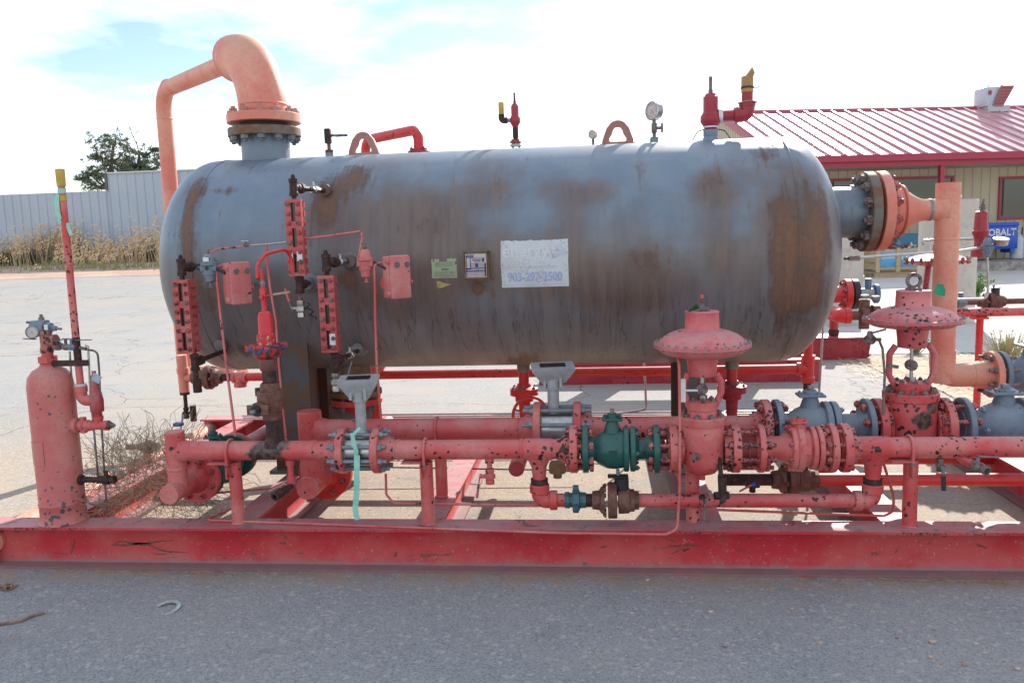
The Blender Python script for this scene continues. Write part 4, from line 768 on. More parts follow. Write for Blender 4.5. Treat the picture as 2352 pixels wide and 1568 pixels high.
# small relief valve
def relief(name, lab, base, s, side, outlet_up, matb, capm_, grp=None, flanged=True, rs=1.2):
    t = T(name, base, lab, 'relief valve'); b = V(base); z = b.z
    if flanged:
        flange(t, b+Z*.018*s, Z, .058*s, .020*s, plain('pale_flange2', (.42, .44, .40), .5), name='lower_flange'); flange(t, b+Z*.050*s, Z, .058*s, .020*s, PSVR, name='upper_flange'); studs(t, b+Z*.034*s, Z, .045*s, 4, .085*s, .010*s, .052*s, STUD); z += .06*s
        m = M(); m.lathe((b.x, b.y, z), Z, [(0, .038*s), (.02*s, .024*s), (.03*s, .024*s), (.03*s, .028*s), (.13*s, .028*s)], 16); put('nipple', m, DARK, t); z += .13*s
    m = M(); m.lathe((b.x, b.y, z), Z, [(0, .022*s*rs), (.012*s, .025*s*rs), (.03*s, .034*s*rs), (.05*s, .043*s*rs), (.085*s, .043*s*rs), (.105*s, .034*s*rs), (.115*s, .031*s*rs), (.205*s, .031*s*rs), (.208*s, .026*s*rs), (.225*s, .020*s*rs)], 16); put('body', m, matb, t)
    m = M(); m.cyl((b.x, b.y, z+.22*s), (b.x, b.y, z+.25*s), .014*s, 8); m.cyl((b.x, b.y, z+.24*s), (b.x, b.y, z+.33*s), .0105*s, 10); put('spindle_cap', m, STUD, t)
    return t, z
pz = (-0.461, 4.95, 2.016); zz = topz(4.95); zz = 2.016-.004; t, z = relief('small_relief_valve', 'small red relief valve with a yellow capped side outlet at mid vessel', (pz[0], 4.95, zz), .60, -1, .1, PSVR, YEL)
m = M(); zo = z+.042; m.cyl((pz[0]-.02, 4.95, zo), (pz[0]-.055, 4.95, zo), .012, 10); put('side_outlet', m, ZINC, t)
m = M(); m.tube([(pz[0]-.045, 4.95, zo), (pz[0]-.080, 4.95, zo), (pz[0]-.080, 4.95, zo+.035)], .018, 14, .02); put('street_elbow', m, DARK, t); m = M(); m.cyl((pz[0]-.08, 4.95, zo+.03), (pz[0]-.08, 4.95, zo+.05), .014, 10); put('nipple', m, BLK, t); m = M(); m.cyl((pz[0]-.08, 4.95, zo+.035), (pz[0]-.08, 4.95, zo+.105), .0165, 14, ch=.002); put('yellow_cap', m, YEL, t)
# large relief valve
pb = (0.633, 4.72, 1.982); LS = .86
t, z = relief('large_relief_valve', 'large red relief valve with an elbowed outlet topped by a slashed yellow cover', (pb[0], YT, topz(YT)+.055), LS, 1, .2, PSVR, YEL, None, False, 1.5)
m = M(); m.lathe((pb[0], YT, topz(YT)-.01), Z, [(0, .05), (.03, .038), (.035, .040), (.066, .040)], 20); put('reducing_bush', m, VES, t); m = M(); m.lathe((pb[0], YT, topz(YT)+.064), Z, [(.003, .0395), (.012, .0395), (.016, .034)], 20); put('thread_tape', m, TEFL, t)
zo = topz(YT)+.055+.068*LS*1.25; m = M(); m.cyl((pb[0]+.04, YT, zo), (pb[0]+.062, YT, zo), .038, 12); put('tape_ring', m, TEFL, t); m = M(); m.cyl((pb[0]+.06, YT, zo), (pb[0]+.155, YT, zo), .030, 16); put('outlet_nipple', m, PSVR, t)
ox = pb[0]+.195
m = M(); m.tube([(pb[0]+.13, YT, zo), (ox, YT, zo), (ox, YT, zo+.06)], .040, 18, .04); m.cyl((pb[0]+.125, YT, zo), (pb[0]+.145, YT, zo), .044, 18); m.cyl((ox, YT, zo+.045), (ox, YT, zo+.062), .045, 18); put('outlet_elbow', m, PSVR, t)
m = M(); m.cyl((ox, YT, zo+.05), (ox, YT, zo+.14), .030, 16); put('vent_nipple', m, PSVR, t)
m = M(); m.cyl((ox, YT, zo+.118), (ox, YT, zo+.20), .0325, 18); vs0 = len(m.v)
m.lathe((ox, YT, zo+.20), Z, [(0, .0325), (.02, .030), (.048, .004)], 18)
for i in range(vs0, len(m.v)): v_ = m.v[i]; k_ = (v_[2]-(zo+.20))/.048; m.v[i] = (v_[0]+.024*max(0, k_), v_[1], v_[2]-max(0, (ox-v_[0]))*.9*(1 if k_ > .2 else 0))
put('yellow_cover', m, plain('amber_cover', (.42, .22, .07), .5, 0, .25, 14), t); m = M(); m.lathe((ox, YT, zo+.138), Z, [(0, .035), (.006, .036), (.010, .035)], 16); m.tube([(ox+.03, YT-.01, zo+.141), (ox+.052, YT-.01, zo+.137), (ox+.062, YT-.01, zo+.143), (ox+.052, YT-.01, zo+.149)], .002, 5); put('wire_tie', m, BLK, t)
m = M(); m.tube([(ox+.05*math.cos(a), YT+.05*math.sin(a), zo+.064+.003*math.sin(3*a)) for a in lin(0, 6.2, 24)], .004, 5); put('twine', m, rusty('twine', (.35, .22, .14), (.25, .15, .1)), t)
m = M(); m.tube([(pb[0]-.10, YT, topz(YT)), (pb[0]-.07, YT, topz(YT)+.05), (pb[0], YT+.06, topz(YT)+.075), (pb[0]+.075, YT, topz(YT)+.05), (pb[0]+.11, YT, topz(YT))], .003, 6, .02); o = put('black_cable', m, BLK); o['label'] = 'thin black cable looped round the foot of the large relief valve'; o['category'] = 'cable'
# pressure gauges
def gauge(name, lab, c, r, face=(0, -1, 0), depth=.035, casem=None, parent=None):
    t = parent or T(name, c, lab, 'pressure gauge'); c = V(c); fa_ = V(face).normalized(); m = M(); m.lathe(c-fa_*depth*.6, fa_, [(0, r*.6), (.004, r*.92), (depth*.7, r*.92), (depth*.75, r), (depth, r), (depth+.002, r*.86), (depth-.004, r*.84)], 30); k = put('gauge_case', m, casem or SS, t)
    m = M(); m.lathe(c+fa_*(depth*.4-.003), fa_, [(0, r*.85), (.001, r*.85), (.0012, 0)], 30); d_ = put('dial', m, DIAL, k); m = M()
    a_ = fa_.cross(Z).normalized(); b_ = Z
    for q_ in lin(-.75*PI, .75*PI, 11): u_ = a_*math.sin(q_)+b_*math.cos(q_); s_ = a_*math.cos(q_)-b_*math.sin(q_); P0 = c+fa_*(depth*.4); m.add([P0+u_*r*.62-s_*r*.02, P0+u_*r*.62+s_*r*.02, P0+u_*r*.76+s_*r*.02, P0+u_*r*.76-s_*r*.02], [(0,1,2,3)])
    u_ = (a_*-.7-b_*.7); s_ = (a_*.7-b_*.7); m.add([c+fa_*(depth*.4+.001)-u_*r*.15-s_*r*.03, c+fa_*(depth*.4+.001)-u_*r*.15+s_*r*.03, c+fa_*(depth*.4+.001)+u_*r*.6], [(0,1,2)]); put('dial_marks', m, BLK, k); return t
gp = V((0.328, 4.72, 2.151)); t = gauge('pressure_gauge', 'large round steel pressure gauge on a needle valve on top of the vessel', gp, .052, (-.75, -.66, 0), .045)
zt = topz(YT); m = M(); m.cyl((gp.x, YT, zt+.015), (gp.x, YT, gp.z-.045), .010, 10); m.lathe((gp.x, YT, zt+.018), Z, [(0, .022), (.012, .022), (.014, .01)], 6); put('stem', m, STUD, t)
m = M(); m.cbox((gp.x, YT, zt+.080), (.030, .026, .055), ch=.005); m.cyl((gp.x, YT, zt+.078), (gp.x+.035, YT-.01, zt+.078), .009, 8); o = put('needle_valve', m, STUD, t); m = M(); m.cbox((gp.x+.042, YT-.01, zt+.078), (.012, .012, .05), ch=.003); put('handle', m, STUD, o)
g2 = V((-0.008, 4.98, 2.07)); t = gauge('pressure_gauge', 'small round pressure gauge peeping over the vessel left of the second lug', g2, .026, (-.5, -.85, 0), .025); m = M(); m.cyl((g2.x, g2.y, topz(4.98)), (g2.x, g2.y, g2.z-.02), .008, 8); m.cyl((g2.x, g2.y, topz(4.98)+.02), (g2.x+.04, g2.y, topz(4.98)+.03), .007, 6); put('stem', m, STUD, t)
# ================================================ LEVEL GAUGES, hung off the near side
def levelgauge(lab, top, bot, tilt, frontw=.080, nslot=3, extra=None, Yg=3.86, dep=.06):
    p0, p1 = V(top), V(bot); t = T('level_gauge', p1, lab, 'level gauge', 'level gauges on the vessel'); hgt_ = p0.z-p1.z; x = (p0.x+p1.x)/2; y = p0.y; z1 = p1.z
    m = M(); ch = .011; w2 = frontw/2
    m.box((x-w2, y, z1), (x-ch, y+.022, p0.z)); m.box((x+ch, y, z1), (x+w2, y+.022, p0.z)); sl_ = hgt_/nslot
    for k in range(nslot+1):
        zc = z1+k*sl_; a, b = max(z1, zc-.016), min(p0.z, zc+.016); m.box((x-ch, y+.0004, a), (x+ch, y+.0216, b))
    put('front_cover', m, GRED, t); m = M(); m.box((x-ch*.98, y+.014, z1+.01), (x+ch*.98, y+.018, p0.z-.01)); put('sight_glass', m, GLASS, t)
    m = M(); m.box((x-w2*.86, y+.0222, z1+.003), (x+w2*.86, y+.040, p0.z-.003)); put('chamber', m, GRED, t); m = M(); n8 = 8
    pl_ = []; st_ = hgt_/n8
    m.box((x-w2*.7, y+.0402, z1), (x+w2*.7, y+dep, p0.z))
    for k in range(n8): m.box((x-w2, y+.0404, z1+st_*(k+.18)), (x+w2, y+dep-.004, z1+st_*(k+.82)))
    put('back_cover', m, GRED, t)
    for k in range(n8):
        for s_ in (-1, 1): inst('nut', nutmesh(REDB if (k*3+s_) % 4 else STUD), t, (x+s_*w2*.62, y, z1+st_*(k+.5)), (0, -1, 0), .0115, random.uniform(0, 1))
    return t, x, y
def gaugecock(t, xg, yg, z, con, vert, L1, mat=DARK, valve=None, sgn=1):
    """tee above or below the gauge and the horizontal run to the vessel coupling"""
    con = V(con); c = V((xg, yg+.028, z)); d = (con-c); d.z = 0; m = M(); dn = (V((con.x, con.y, z))-c).normalized(); tee(m, c, Z, dn, .019, .082, .045); m.cyl(c-Z*.041*sgn, c-Z*(.041+L1)*sgn, .012, 10)
    m.lathe(c+Z*.041*sgn, Z*sgn, [(0, .011), (.012, .011), (.012, .008), (.02, .008)], 6); put('tee', m, mat, t)
    e = V((con.x, con.y, z)); m = M(); m.cyl(c+dn*.03, e+dn*.03, .0125, 12); m.lathe(c+dn*.055, dn, [(0, .02), (.004, .026), (.03, .026), (.034, .018)], 8); put('connecting_pipe', m, mat, t)
    if valve: mid = c+dn*((e-c).length*valve); smallvalve(t, mid, dn, Z, .017, .075, SS, ZINC, (.9, -.3, .0), .075)
    return c
g, xg, yg = levelgauge('tall red armoured level gauge uppermost of the three, at the middle left of the vessel', (-1.431, 3.86, 1.701), (-1.44, 3.86, 1.336), 0)
cu = V(GC[0]); gaugecock(g, xg, yg, (-1.421, 3.87, 1.757)[2], cu, 0, .03, valve=.6); gaugecock(g, xg, yg, (-1.425, 3.87, 1.291)[2], GC[5], 0, .03, sgn=-1)
lowz = (-1.425, 3.87, 1.291)[2]; smallvalve(g, (xg, yg+.028, lowz-.115), Z, -X, .020, .08, SS, ZINC, (-.2, -.1, .9), .10, RED); m = M(); m.cyl((xg, yg+.028, lowz-.04), (xg, yg+.028, lowz-.08), .011, 10); m.lathe((xg, yg+.028, lowz-.155), Z, [(0, .012), (.02, .016)], 6); put('drain_nipple', m, STUD, g)
for k in range(2): m = M(); m.box((xg+(-.034 if k else .008), yg-.0065, (-1.424, 3.86, 1.458)[2]-.052+k*.018), (xg+(-.012 if k else .034), yg-.0035, (-1.424, 3.86, 1.458)[2]-.005)); put('white_tag', m, WHT, g)
m = M(); p = V((xg+.033, yg+.02, lowz-.085)); m.tube([p+V((.012*math.sin(i*1.0), .004*math.cos(i*1.0), 0))+V((.0022*i, 0, -.0055*i)) for i in range(16)], .004, 5); o = put('coiled_strap', m, BLK, g)
gL, xL, yL = levelgauge('red armoured level gauge lowest left at the rounded vessel end', (-2.015, 3.84, 1.333), (-2.024, 3.84, 0.971), 0, .080, 3, None, 3.84, .10)
gaugecock(gL, xL, yL, (-2.006, 3.85, 1.393)[2], GC[1], 0, .03); cz = (-2.014, 3.87, 0.923)[2]; gaugecock(gL, xL+.03, yL, cz, GC[2], 0, .03, sgn=-1)
m = M(); m.cyl((xL+.03, yL+.028, cz-.04), (xL+.03, yL+.028, cz-.085), .013, 10); m.cyl((xL+.032, yL+.028, cz-.085), (xL+.034, yL+.028, cz-.15), .021, 12); put('lower_nipple', m, DARK, gL)
gR, xR, yR = levelgauge('red armoured level gauge right of the hammer union, with a white tag near its foot', (-1.296, 3.86, 1.334), (-1.297, 3.86, 0.961), 0)
gaugecock(gR, xR, yR, (-1.274, 3.87, 1.395)[2], GC[3], 0, .03, valve=.55); cz = (-1.275, 3.87, 0.912)[2]; gaugecock(gR, xR+.015, yR, cz, GC[4], 0, .03, valve=.6, sgn=-1); smallvalve(gR, (xR+.015, yR+.028, cz-.10), Z, X, .021, .09, SS, ZINC, (.35, -.1, .9), .11); m = M(); m.box((xR+.006, yR-.0065, (-1.287, 3.86, 1.024)[2]-.025), (xR+.034, yR-.0035, (-1.287, 3.86, 1.024)[2]+.03)); put('white_tag', m, WHT, gR)
# ================================================ LEVEL CONTROLLERS AND REGULATORS
def controller(lab, c, rz):
    c = V(c); t = T('level_controller', c, lab, 'controller', 'pilot boxes on the near side of the vessel'); R_ = Matrix.Rotation(rz, 3, 'Z'); F_ = lambda a, b, d: c+R_@V((a, b, d))
    m = M(); m.cbox(F_(0, .035, 0), (.100, .060, .195), R=R_, ch=.008); put('housing', m, BOXR, t); m = M(); m.cbox(F_(0, -.0115, 0), (.106, .030, .203), R=R_, ch=.011); dr = put('cover_door', m, BOXR, t)
    for s_ in (-1, 1): m = M(); m.disc(F_(s_*.028+.004, -.028, .058), R_@V((0, -1, 0)), .0135, .006, 20, .001); k = put('gauge_bezel', m, STUD, dr); m = M(); m.disc(F_(s_*.028+.004, -.031, .058), R_@V((0, -1, 0)), .0115, .003, 20, .0005); put('gauge_glass', m, plain('dim_dial', (.12,.11,.11), .3), dr)
    for s_ in (-1, 1): m = M(); m.cbox(F_(-.054, .004, s_*.075), (.018, .03, .02), R=R_, ch=.004); put('hinge', m, BOXR, t)
    m = M(); m.cyl(F_(.05, .0, -.025), F_(.068, 0, -.025), .006, 8); m.cyl(F_(.066, 0, -.025), F_(.072, 0, -.025), .009, 8); put('latch_screw', m, RED, t)
    text(dr, 'embossed_lettering', 'LEVEL', .013, lambda a, b: F_(a, -.0275, -.035+b), BOXR)
    m = M(); dc = c+V((-.072, .045, -.03)); m.disc(dc, (0, -1, 0), .032, .012, 24); m.cyl(dc, dc+Y*.30, .012, 12); put('mounting_disc', m, RED, t); return t, F_
C1, F1_ = controller('chalky red pilot box with two round dials, left of the hammer union', (-1.701, 3.8, 1.312), math.radians(52)); C2, F2_ = controller('chalky pink-red pilot box with two round dials, right of the third level gauge', (-0.922, 3.8, 1.321), math.radians(46))
def regulator(name, lab, c, mat, s=1., tag=False, grp=None):
    c = V(c); t = T(name, c, lab, 'regulator'); m = M(); m.lathe(c-Z*.065*s, Z, [(0, .012*s), (.006*s, .022*s), (.034*s, .026*s), (.036*s, .03*s), (.048*s, .031*s), (.05*s, .026*s), (.075*s, .026*s), (.078*s, .037*s), (.088*s, .037*s), (.09*s, .027*s), (.118*s, .021*s), (.128*s, .012*s)], 20); put('body', m, mat, t)
    m = M(); m.cbox(c, (.075*s, .035*s, .028*s), ch=.004); put('port_block', m, mat, t); m = M(); m.cyl(c+Z*.06*s, c+Z*.085*s, .0045*s, 8); m.lathe(c+Z*.066*s, Z, [(0, .008*s), (.006*s, .008*s)], 6); put('adjusting_screw', m, STUD, t)
    for p in ringpts(c+Z*.018*s, Z, .0335*s, 6): inst('nut', nutmesh(mat), t, p+Z*.004, Z, .004*s)
    m = M(); m.cyl(c-Z*.065*s, c-Z*.083*s, .006*s, 8); m.lathe(c-Z*.085*s, Z, [(0, .012*s), (.003*s, .012*s)], 10); put('drain_cock', m, mat, t)
    m = M(); m.disc(c+V((0, -.0262*s, .0)), Y, .009*s, .006, 12, .001); put('port_plug', m, BLK if tag else mat, t)
    if tag: m = M(); m.prism([(-.014, 0), (.014, 0), (.014, .02), (-.014, .02)], c+V((0, -.029*s, .03*s)), X, Z, (0, .002, .0)); put('white_label', m, WHT, t)
    return t
rb = (-1.843, 3.8, 1.387); rg = regulator('supply_regulator', 'blue-grey pressure regulator between the left gauge and its pilot box', rb, BLUEG, 1.08, True)
m = M(); m.cyl(V(rb)+X*.03, V(F1_(-.05, .03, .05)), .009, 8); m.cyl(V(rb)-X*.03, V(rb)-X*.07+Y*.03, .012, 8); put('port_nipple', m, BLK, rg)
rr_ = (-1.083, 3.82, 1.388); rg2 = regulator('supply_regulator', 'red painted pressure regulator left of the right hand pilot box', rr_, BOXR, 1.05)
m = M(); m.cyl(V(rr_)+X*.03+Z*.012, V(F2_(-.05, .03, .04)), .006, 8); put('port_nipple', m, BLK, rg2)
def tubing(lab, pts, r, mat, fil=.02, cat='tubing', name='tubing_line', grp=None):
    m = M(); m.tube(pts, r, 8, fil, 5); o = put(name, m, mat, None, 50); o['label'] = lab; o['category'] = cat
    if grp: o['group'] = grp
    return o
tubing('thin red tube running from the left regulator to the small cock beside the upper gauge', [(-1.88, 3.83, 1.409), (-1.857, 3.84, 1.452), (-1.83, 3.86, 1.476), (-1.708, 3.9, 1.485)], .0048, RED)
t = T('tube_cock', (-1.694, 3.9, 1.505), 'tiny bright toggle cock in the tube left of the upper gauge', 'valve'); smallvalve(t, (-1.695, 3.9, 1.491), X, Z, .008, .03, STUD, SS, (1, -.2, 0), .001, name='body'); m = M(); m.cbox(V((-1.7, 3.9, 1.51)), (.042, .012, .006), ch=.002); put('toggle', m, SS, t)
tubing('thin steel tube joining the toggle cock to the upper level gauge', [(-1.682, 3.9, 1.488), (-1.589, 3.9, 1.492), (-1.495, 3.9, 1.499)], .0042, SS)
tubing('long red tube dropping from the small tee beside the upper gauge to the skid floor', [(-1.594, 3.9, 1.488), (-1.589, 3.88, 1.41), (-1.574, 3.86, 1.284), (-1.548, 3.84, 1.117), (-1.532, 3.8, 0.931), (-1.492, 3.72, 0.67), (-1.473, 3.69, 0.466), (-1.474, 3.69, 0.355)], .0058, RED, .03)
tubing('red tube arching from the upper gauge across the vessel to the red regulator', [(-1.414, 3.92, 1.511), (-1.286, 3.95, 1.524), (-1.129, 3.93, 1.54), (-1.116, 3.9, 1.511), (-1.126, 3.84, 1.398)], .005, RED, .012)
tubing('red tube falling from the left pilot box past the hammer union to the front pipe', [(-1.757, 3.82, 1.406), (-1.808, 3.8, 1.392), (-1.805, 3.79, 1.315), (-1.791, 3.77, 1.15), (-1.753, 3.72, 0.842), (-1.71, 3.66, 0.598)], .0062, RED, .02)
tubing('red tube falling from the right pilot box to the rear side of the flow meter', [(-0.999, 3.82, 1.389), (-1.036, 3.8, 1.383), (-1.038, 3.8, 1.295), (-1.046, 3.8, 1.11), (-1.044, 3.78, 0.884), (-1.028, 3.75, 0.628)], .0062, RED, .02)
tubing('thick red tube looping from the upper gauge to the needle valve on the stack', [(-1.434, 3.8, 1.351), (-1.437, 3.8, 1.429), (-1.447, 3.76, 1.469), (-1.503, 3.66, 1.448), (-1.522, 3.6, 1.398), (-1.51, 3.57, 1.34)], .0085, REDF, .05)
# ================================================ RIGHT END: reducer, riser
ri = T('inlet_riser', (1.87, YT, .2), 'salmon pipe assembly bolted to the right end flange, with reducer and tall capped riser', 'pipe')
f4 = flange(ri, (1.528, YT, RZ_), X, .215, .05, SALM); nuts(f4, (1.554, YT, RZ_), X, .180, 12, .028, REDB); m = M(); m.cyl((1.47, YT, RZ_), (1.52, YT, RZ_), .13, 30); put('gasket', m, BLK, f4)
m = M(); m.lathe((1.553, YT, RZ_), X, [(0, .150), (.02, .139), (.04, .137)]+[(.04+.175*k/12, .137-(.137-.0575)*(3*(k/12)**2-2*(k/12)**3)) for k in range(1, 13)]+[(.235, .057)], 40); put('reducer', m, SALM, ri, 60)
for xx in (1.59, 1.64): weld(ri, (xx, YT, RZ_), X, .1365, SALM)
RXX = 1.885; m = M(); m.lathe((1.782, YT, RZ_), X, [(0, .058), (.001, .060), (.014, .060), (.015, .058)], 30); put('bare_weld_band', m, ZINC, ri); m = M(); m.cyl((1.795, YT, RZ_), (RXX, YT, RZ_), .057, 30); m.cyl((RXX, YT, .62), (RXX, YT, 1.705), .062, 32); put('riser_pipe', m, SALM, ri); m = M(); m.lathe((1.82, YT, RZ_), X, [(0, .058), (.02, .066), (.05, .08)], 24); put('tee_neck', m, SALM, ri, 60)
for zz in (RZ_-.16, .93): weld(ri, (RXX, YT, zz), Z, .062, SALM)
zb = .66; m = M(); m.tube([(RXX, YT, .80), (RXX, YT, zb), (RXX+.26, YT, zb)], .066, 28, .09, 8); m.cyl((RXX-.02, YT, zb-.02), (RXX+.02, YT, zb), .04, 16); put('base_elbow', m, SALM, ri, 50)
f_ = flange(ri, (RXX+.262, YT, zb), X, .128, .034, SALM, .09, .085, .067); studs(ri, (RXX+.285, YT, zb), X, .103, 8, .16, .017, .078, STUD)
# ================================================ valve builders
def fvalve(name, lab, xs, y, z, rf, rp, mat, smat, body, top, grp=None, bonnet=True, ax=X, o=None, tag=None):
    """flanged ball valve along ax from o: xs = (first flange, last flange) distances; body=(u0,u1,r); top=(stem height, plate half size)"""
    ax = V(ax).normalized(); O = V(o) if o is not None else V((0, y, z)); P = lambda u: O+ax*u; t = T(name, P((xs[0]+xs[1])/2)-Z*rf, lab, 'valve', grp)
    th = .026; flange(t, P(xs[0]), ax, rf, th, mat, .045, rp*1.5, rp, -1); flange(t, P(xs[1]), ax, rf, th, mat, .045, rp*1.5, rp, 1)
    u0, u1, r = body; m = M(); L_ = u1-u0
    m.lathe(P(xs[0]), ax, [(0, rp*1.1), (u0-xs[0]-.01, rp*1.12), (u0-xs[0]+L_*.10, r*.80), (u0-xs[0]+L_*.28, r*.97), (u0-xs[0]+L_*.5, r), (u0-xs[0]+L_*.70, r*.93)], 30); put('ball_body', m, mat, t, 50)
    m = M(); c = P(u1-L_*.16); m.disc(P(u1-L_*.26), ax, r*1.13, L_*.13, 30, .004); m.disc(P(u1-L_*.10), ax, r*1.13, L_*.13, 30, .004); m.lathe(P(u1-L_*.04), ax, [(0, r*.8), (L_*.05, rp*1.3), (L_*.1, rp*1.1), (xs[1]-u1+L_*.04, rp*1.1)], 26); put('body_flange', m, mat, t)
    nuts(t, P(u1-L_*.03), ax, r*.97, 6 if bonnet else 8, r*.13, mat)
    sc0 = P(u0+L_*.42); h, pw = top; m = M(); m.lathe(sc0, Z, [(0, r*.55), (r*.9, r*.45), (r+h*.4, pw*.55), (r+h*.5, pw*.55)], 16); put('stem_neck', m, mat, t); m = M(); m.cbox(sc0+Z*(r+h*.55), (pw*2, pw*1.5, .012), ch=.004); m.lathe(sc0+Z*(r+h*.55), Z, [(0, pw*.62), (h*.22, pw*.6), (h*.25, pw*.4), (h*.3, pw*.4)], 18); pt = put('mounting_plate', m, mat, t)
    for s_ in (-1, 1):
        for q_ in (-1, 1): inst('nut', nutmesh(mat), pt, sc0+V((s_*pw*.72, q_*pw*.5, r+h*.55+.006)), Z, .007)
    m = M(); m.cyl(sc0+Z*(r+h*.7), sc0+Z*(r+h*.86), pw*.32, 12); m.cbox(sc0+Z*(r+h*.95), (pw*.42, pw*.42, h*.28), ch=.003); put('stem_square', m, STUD if mat is not BLUEG else ZINC, t)
    return t, P
def pair(par, c, ax, rb_, n, grip, nr=.0135, mat=None, over=.05, ph=0.): studs(par, c, ax, rb_, n, grip+over, nr*1.22, grip, mat or STUD, ph)
def ubolt(lab, x, y, z, r, zb, mat=RED):
    t = T('u_bolt', (x, y, zb), lab, 'u-bolt', None); m = M(); m.tube([(x, y-r-.006, zb-.03)]+[(x, y-(r+.006)*math.cos(a), z+(r+.006)*math.sin(a)) for a in lin(0, PI, 13)]+[(x, y+r+.006, zb-.03)], .0065, 10); put('bent_rod', m, mat, t); nuts(t, (x, y, zb-.012), -Z, 0, 1, .001, STUD)
    for s_ in (-1, 1): inst('nut', nutmesh(STUD), t, (x, y+s_*(r+.006), zb-.012), -Z, .011)
    return t
def support(lab, x, y, z, r, base=BH, w_=.115, mat=RED, pr=.030):
    t = T('pipe_support', (x, y, base), lab, 'pipe support'); m = M(); m.cyl((x+.01, y+.012, base+.001), (x+.01, y+.012, z-r-.012), pr, 20); m.lathe((x+.01, y+.012, base+.001), Z, [(0, pr+.006), (.006, pr)], 20); put('post', m, mat, t)
    m = M(); zt = z-r-.002; m.prism([(-.045, 0), (.045, 0), (.045, -.075), (.039, -.075), (.039, -.006), (-.045, -.006)], (x-.045, y-.055, zt), X, Z, (0, .11, 0)); put('angle_bracket', m, mat, t); return t
# ================================================ ROW A (front line, 3 inch)
rA, fA = .0445, .105
xa = lambda v: v
L_a = T('front_header_pipe', (-1.55, YA, .2), 'chipped pink front pipe with a capped tee end, left of the ribboned flow meter', 'pipe')
xc = -1.963; zt = 0.646; zlo = 0.371
m = M(); m.cyl((xc, YA, zlo-.0), (xc, YA, zt), rA, 28, ch=.003); m.cyl((xc, YA, ZA), (-1.159-.045, YA, ZA), rA, 28); put('pipe_run', m, paint('scorched_red_paint', (.57, .075, .072), (.60, .19, .165), .10, spots=[(-1.489, ZA+.03, .085), (-1.552, ZA-.01, .05)]), L_a); m = M(); m.lathe((xc+.03, YA, ZA), X, [(0, .056), (.03, .047), (.045, rA+.001)], 24); put('tee_neck', m, RED, L_a); m = M(); m.cyl((xc, 3.475, zlo), (xc, 3.70, zlo), rA+.001, 28, ch=.002); put('capped_elbow', m, RED, L_a, 40)
for xx in (-1.885, -1.298): weld(L_a, (xx, YA, ZA), X, rA, RED)
weld(L_a, (xc, YA, 0.47), Z, rA, RED)
f_ = flange(L_a, (-1.159, YA, ZA), X, fA, .034, RED, .06, .068, rA)
# line running back under from the capped elbow
flange(L_a, (xc, 3.745, zlo), Y, .12, .034, REDC, .05, .07, rA); studs(L_a, (xc, 3.77, zlo), Y, .092, 8, .15, .016, .075, REDB)
g_, P = fvalve('ball_valve', 'green ball valve lying under the left end of the front pipe, half hidden in tumbleweed', (.0, .36), 0, 0, .12, rA, GREEN, REDB, (.08, .27, .095), (.11, .04), ax=Y, o=(xc, 3.785, zlo))
b_ = T('cross_pipe', (xc, 4.9, .2), 'dull red pipe running back from the green valve under the vessel end', 'pipe'); flange(b_, (xc, 4.18, zlo), Y, .12, .034, RED, .05, .07, rA, -1); m = M(); m.tube([(xc, 4.2, zlo), (xc, 5.3, zlo), (xc+.3, 5.45, zlo), (xc+.6, 5.45, .9)], .057, 20, .1); put('pipe_run', m, RED, b_)
support('red post and angle bracket under the left end of the front pipe', -1.699, YA, ZA, rA); ubolt('u-bolt over the front pipe on the leftmost bracket', -1.698, YA, ZA, rA, ZA-rA)
support('red post and angle bracket under the middle of the front pipe', -0.795, YA, ZA, rA); ubolt('u-bolt over the front pipe on the middle bracket', -0.782, YA, ZA, rA, ZA-rA)
xr = 1.307; support('chipped red post and angle bracket under the front pipe at right', xr, YA, ZA, rA, BH, .115, REDC); ubolt('chipped u-bolt over the front pipe on the rightmost bracket', 1.303, YA, ZA, rA, ZA-rA, REDC)
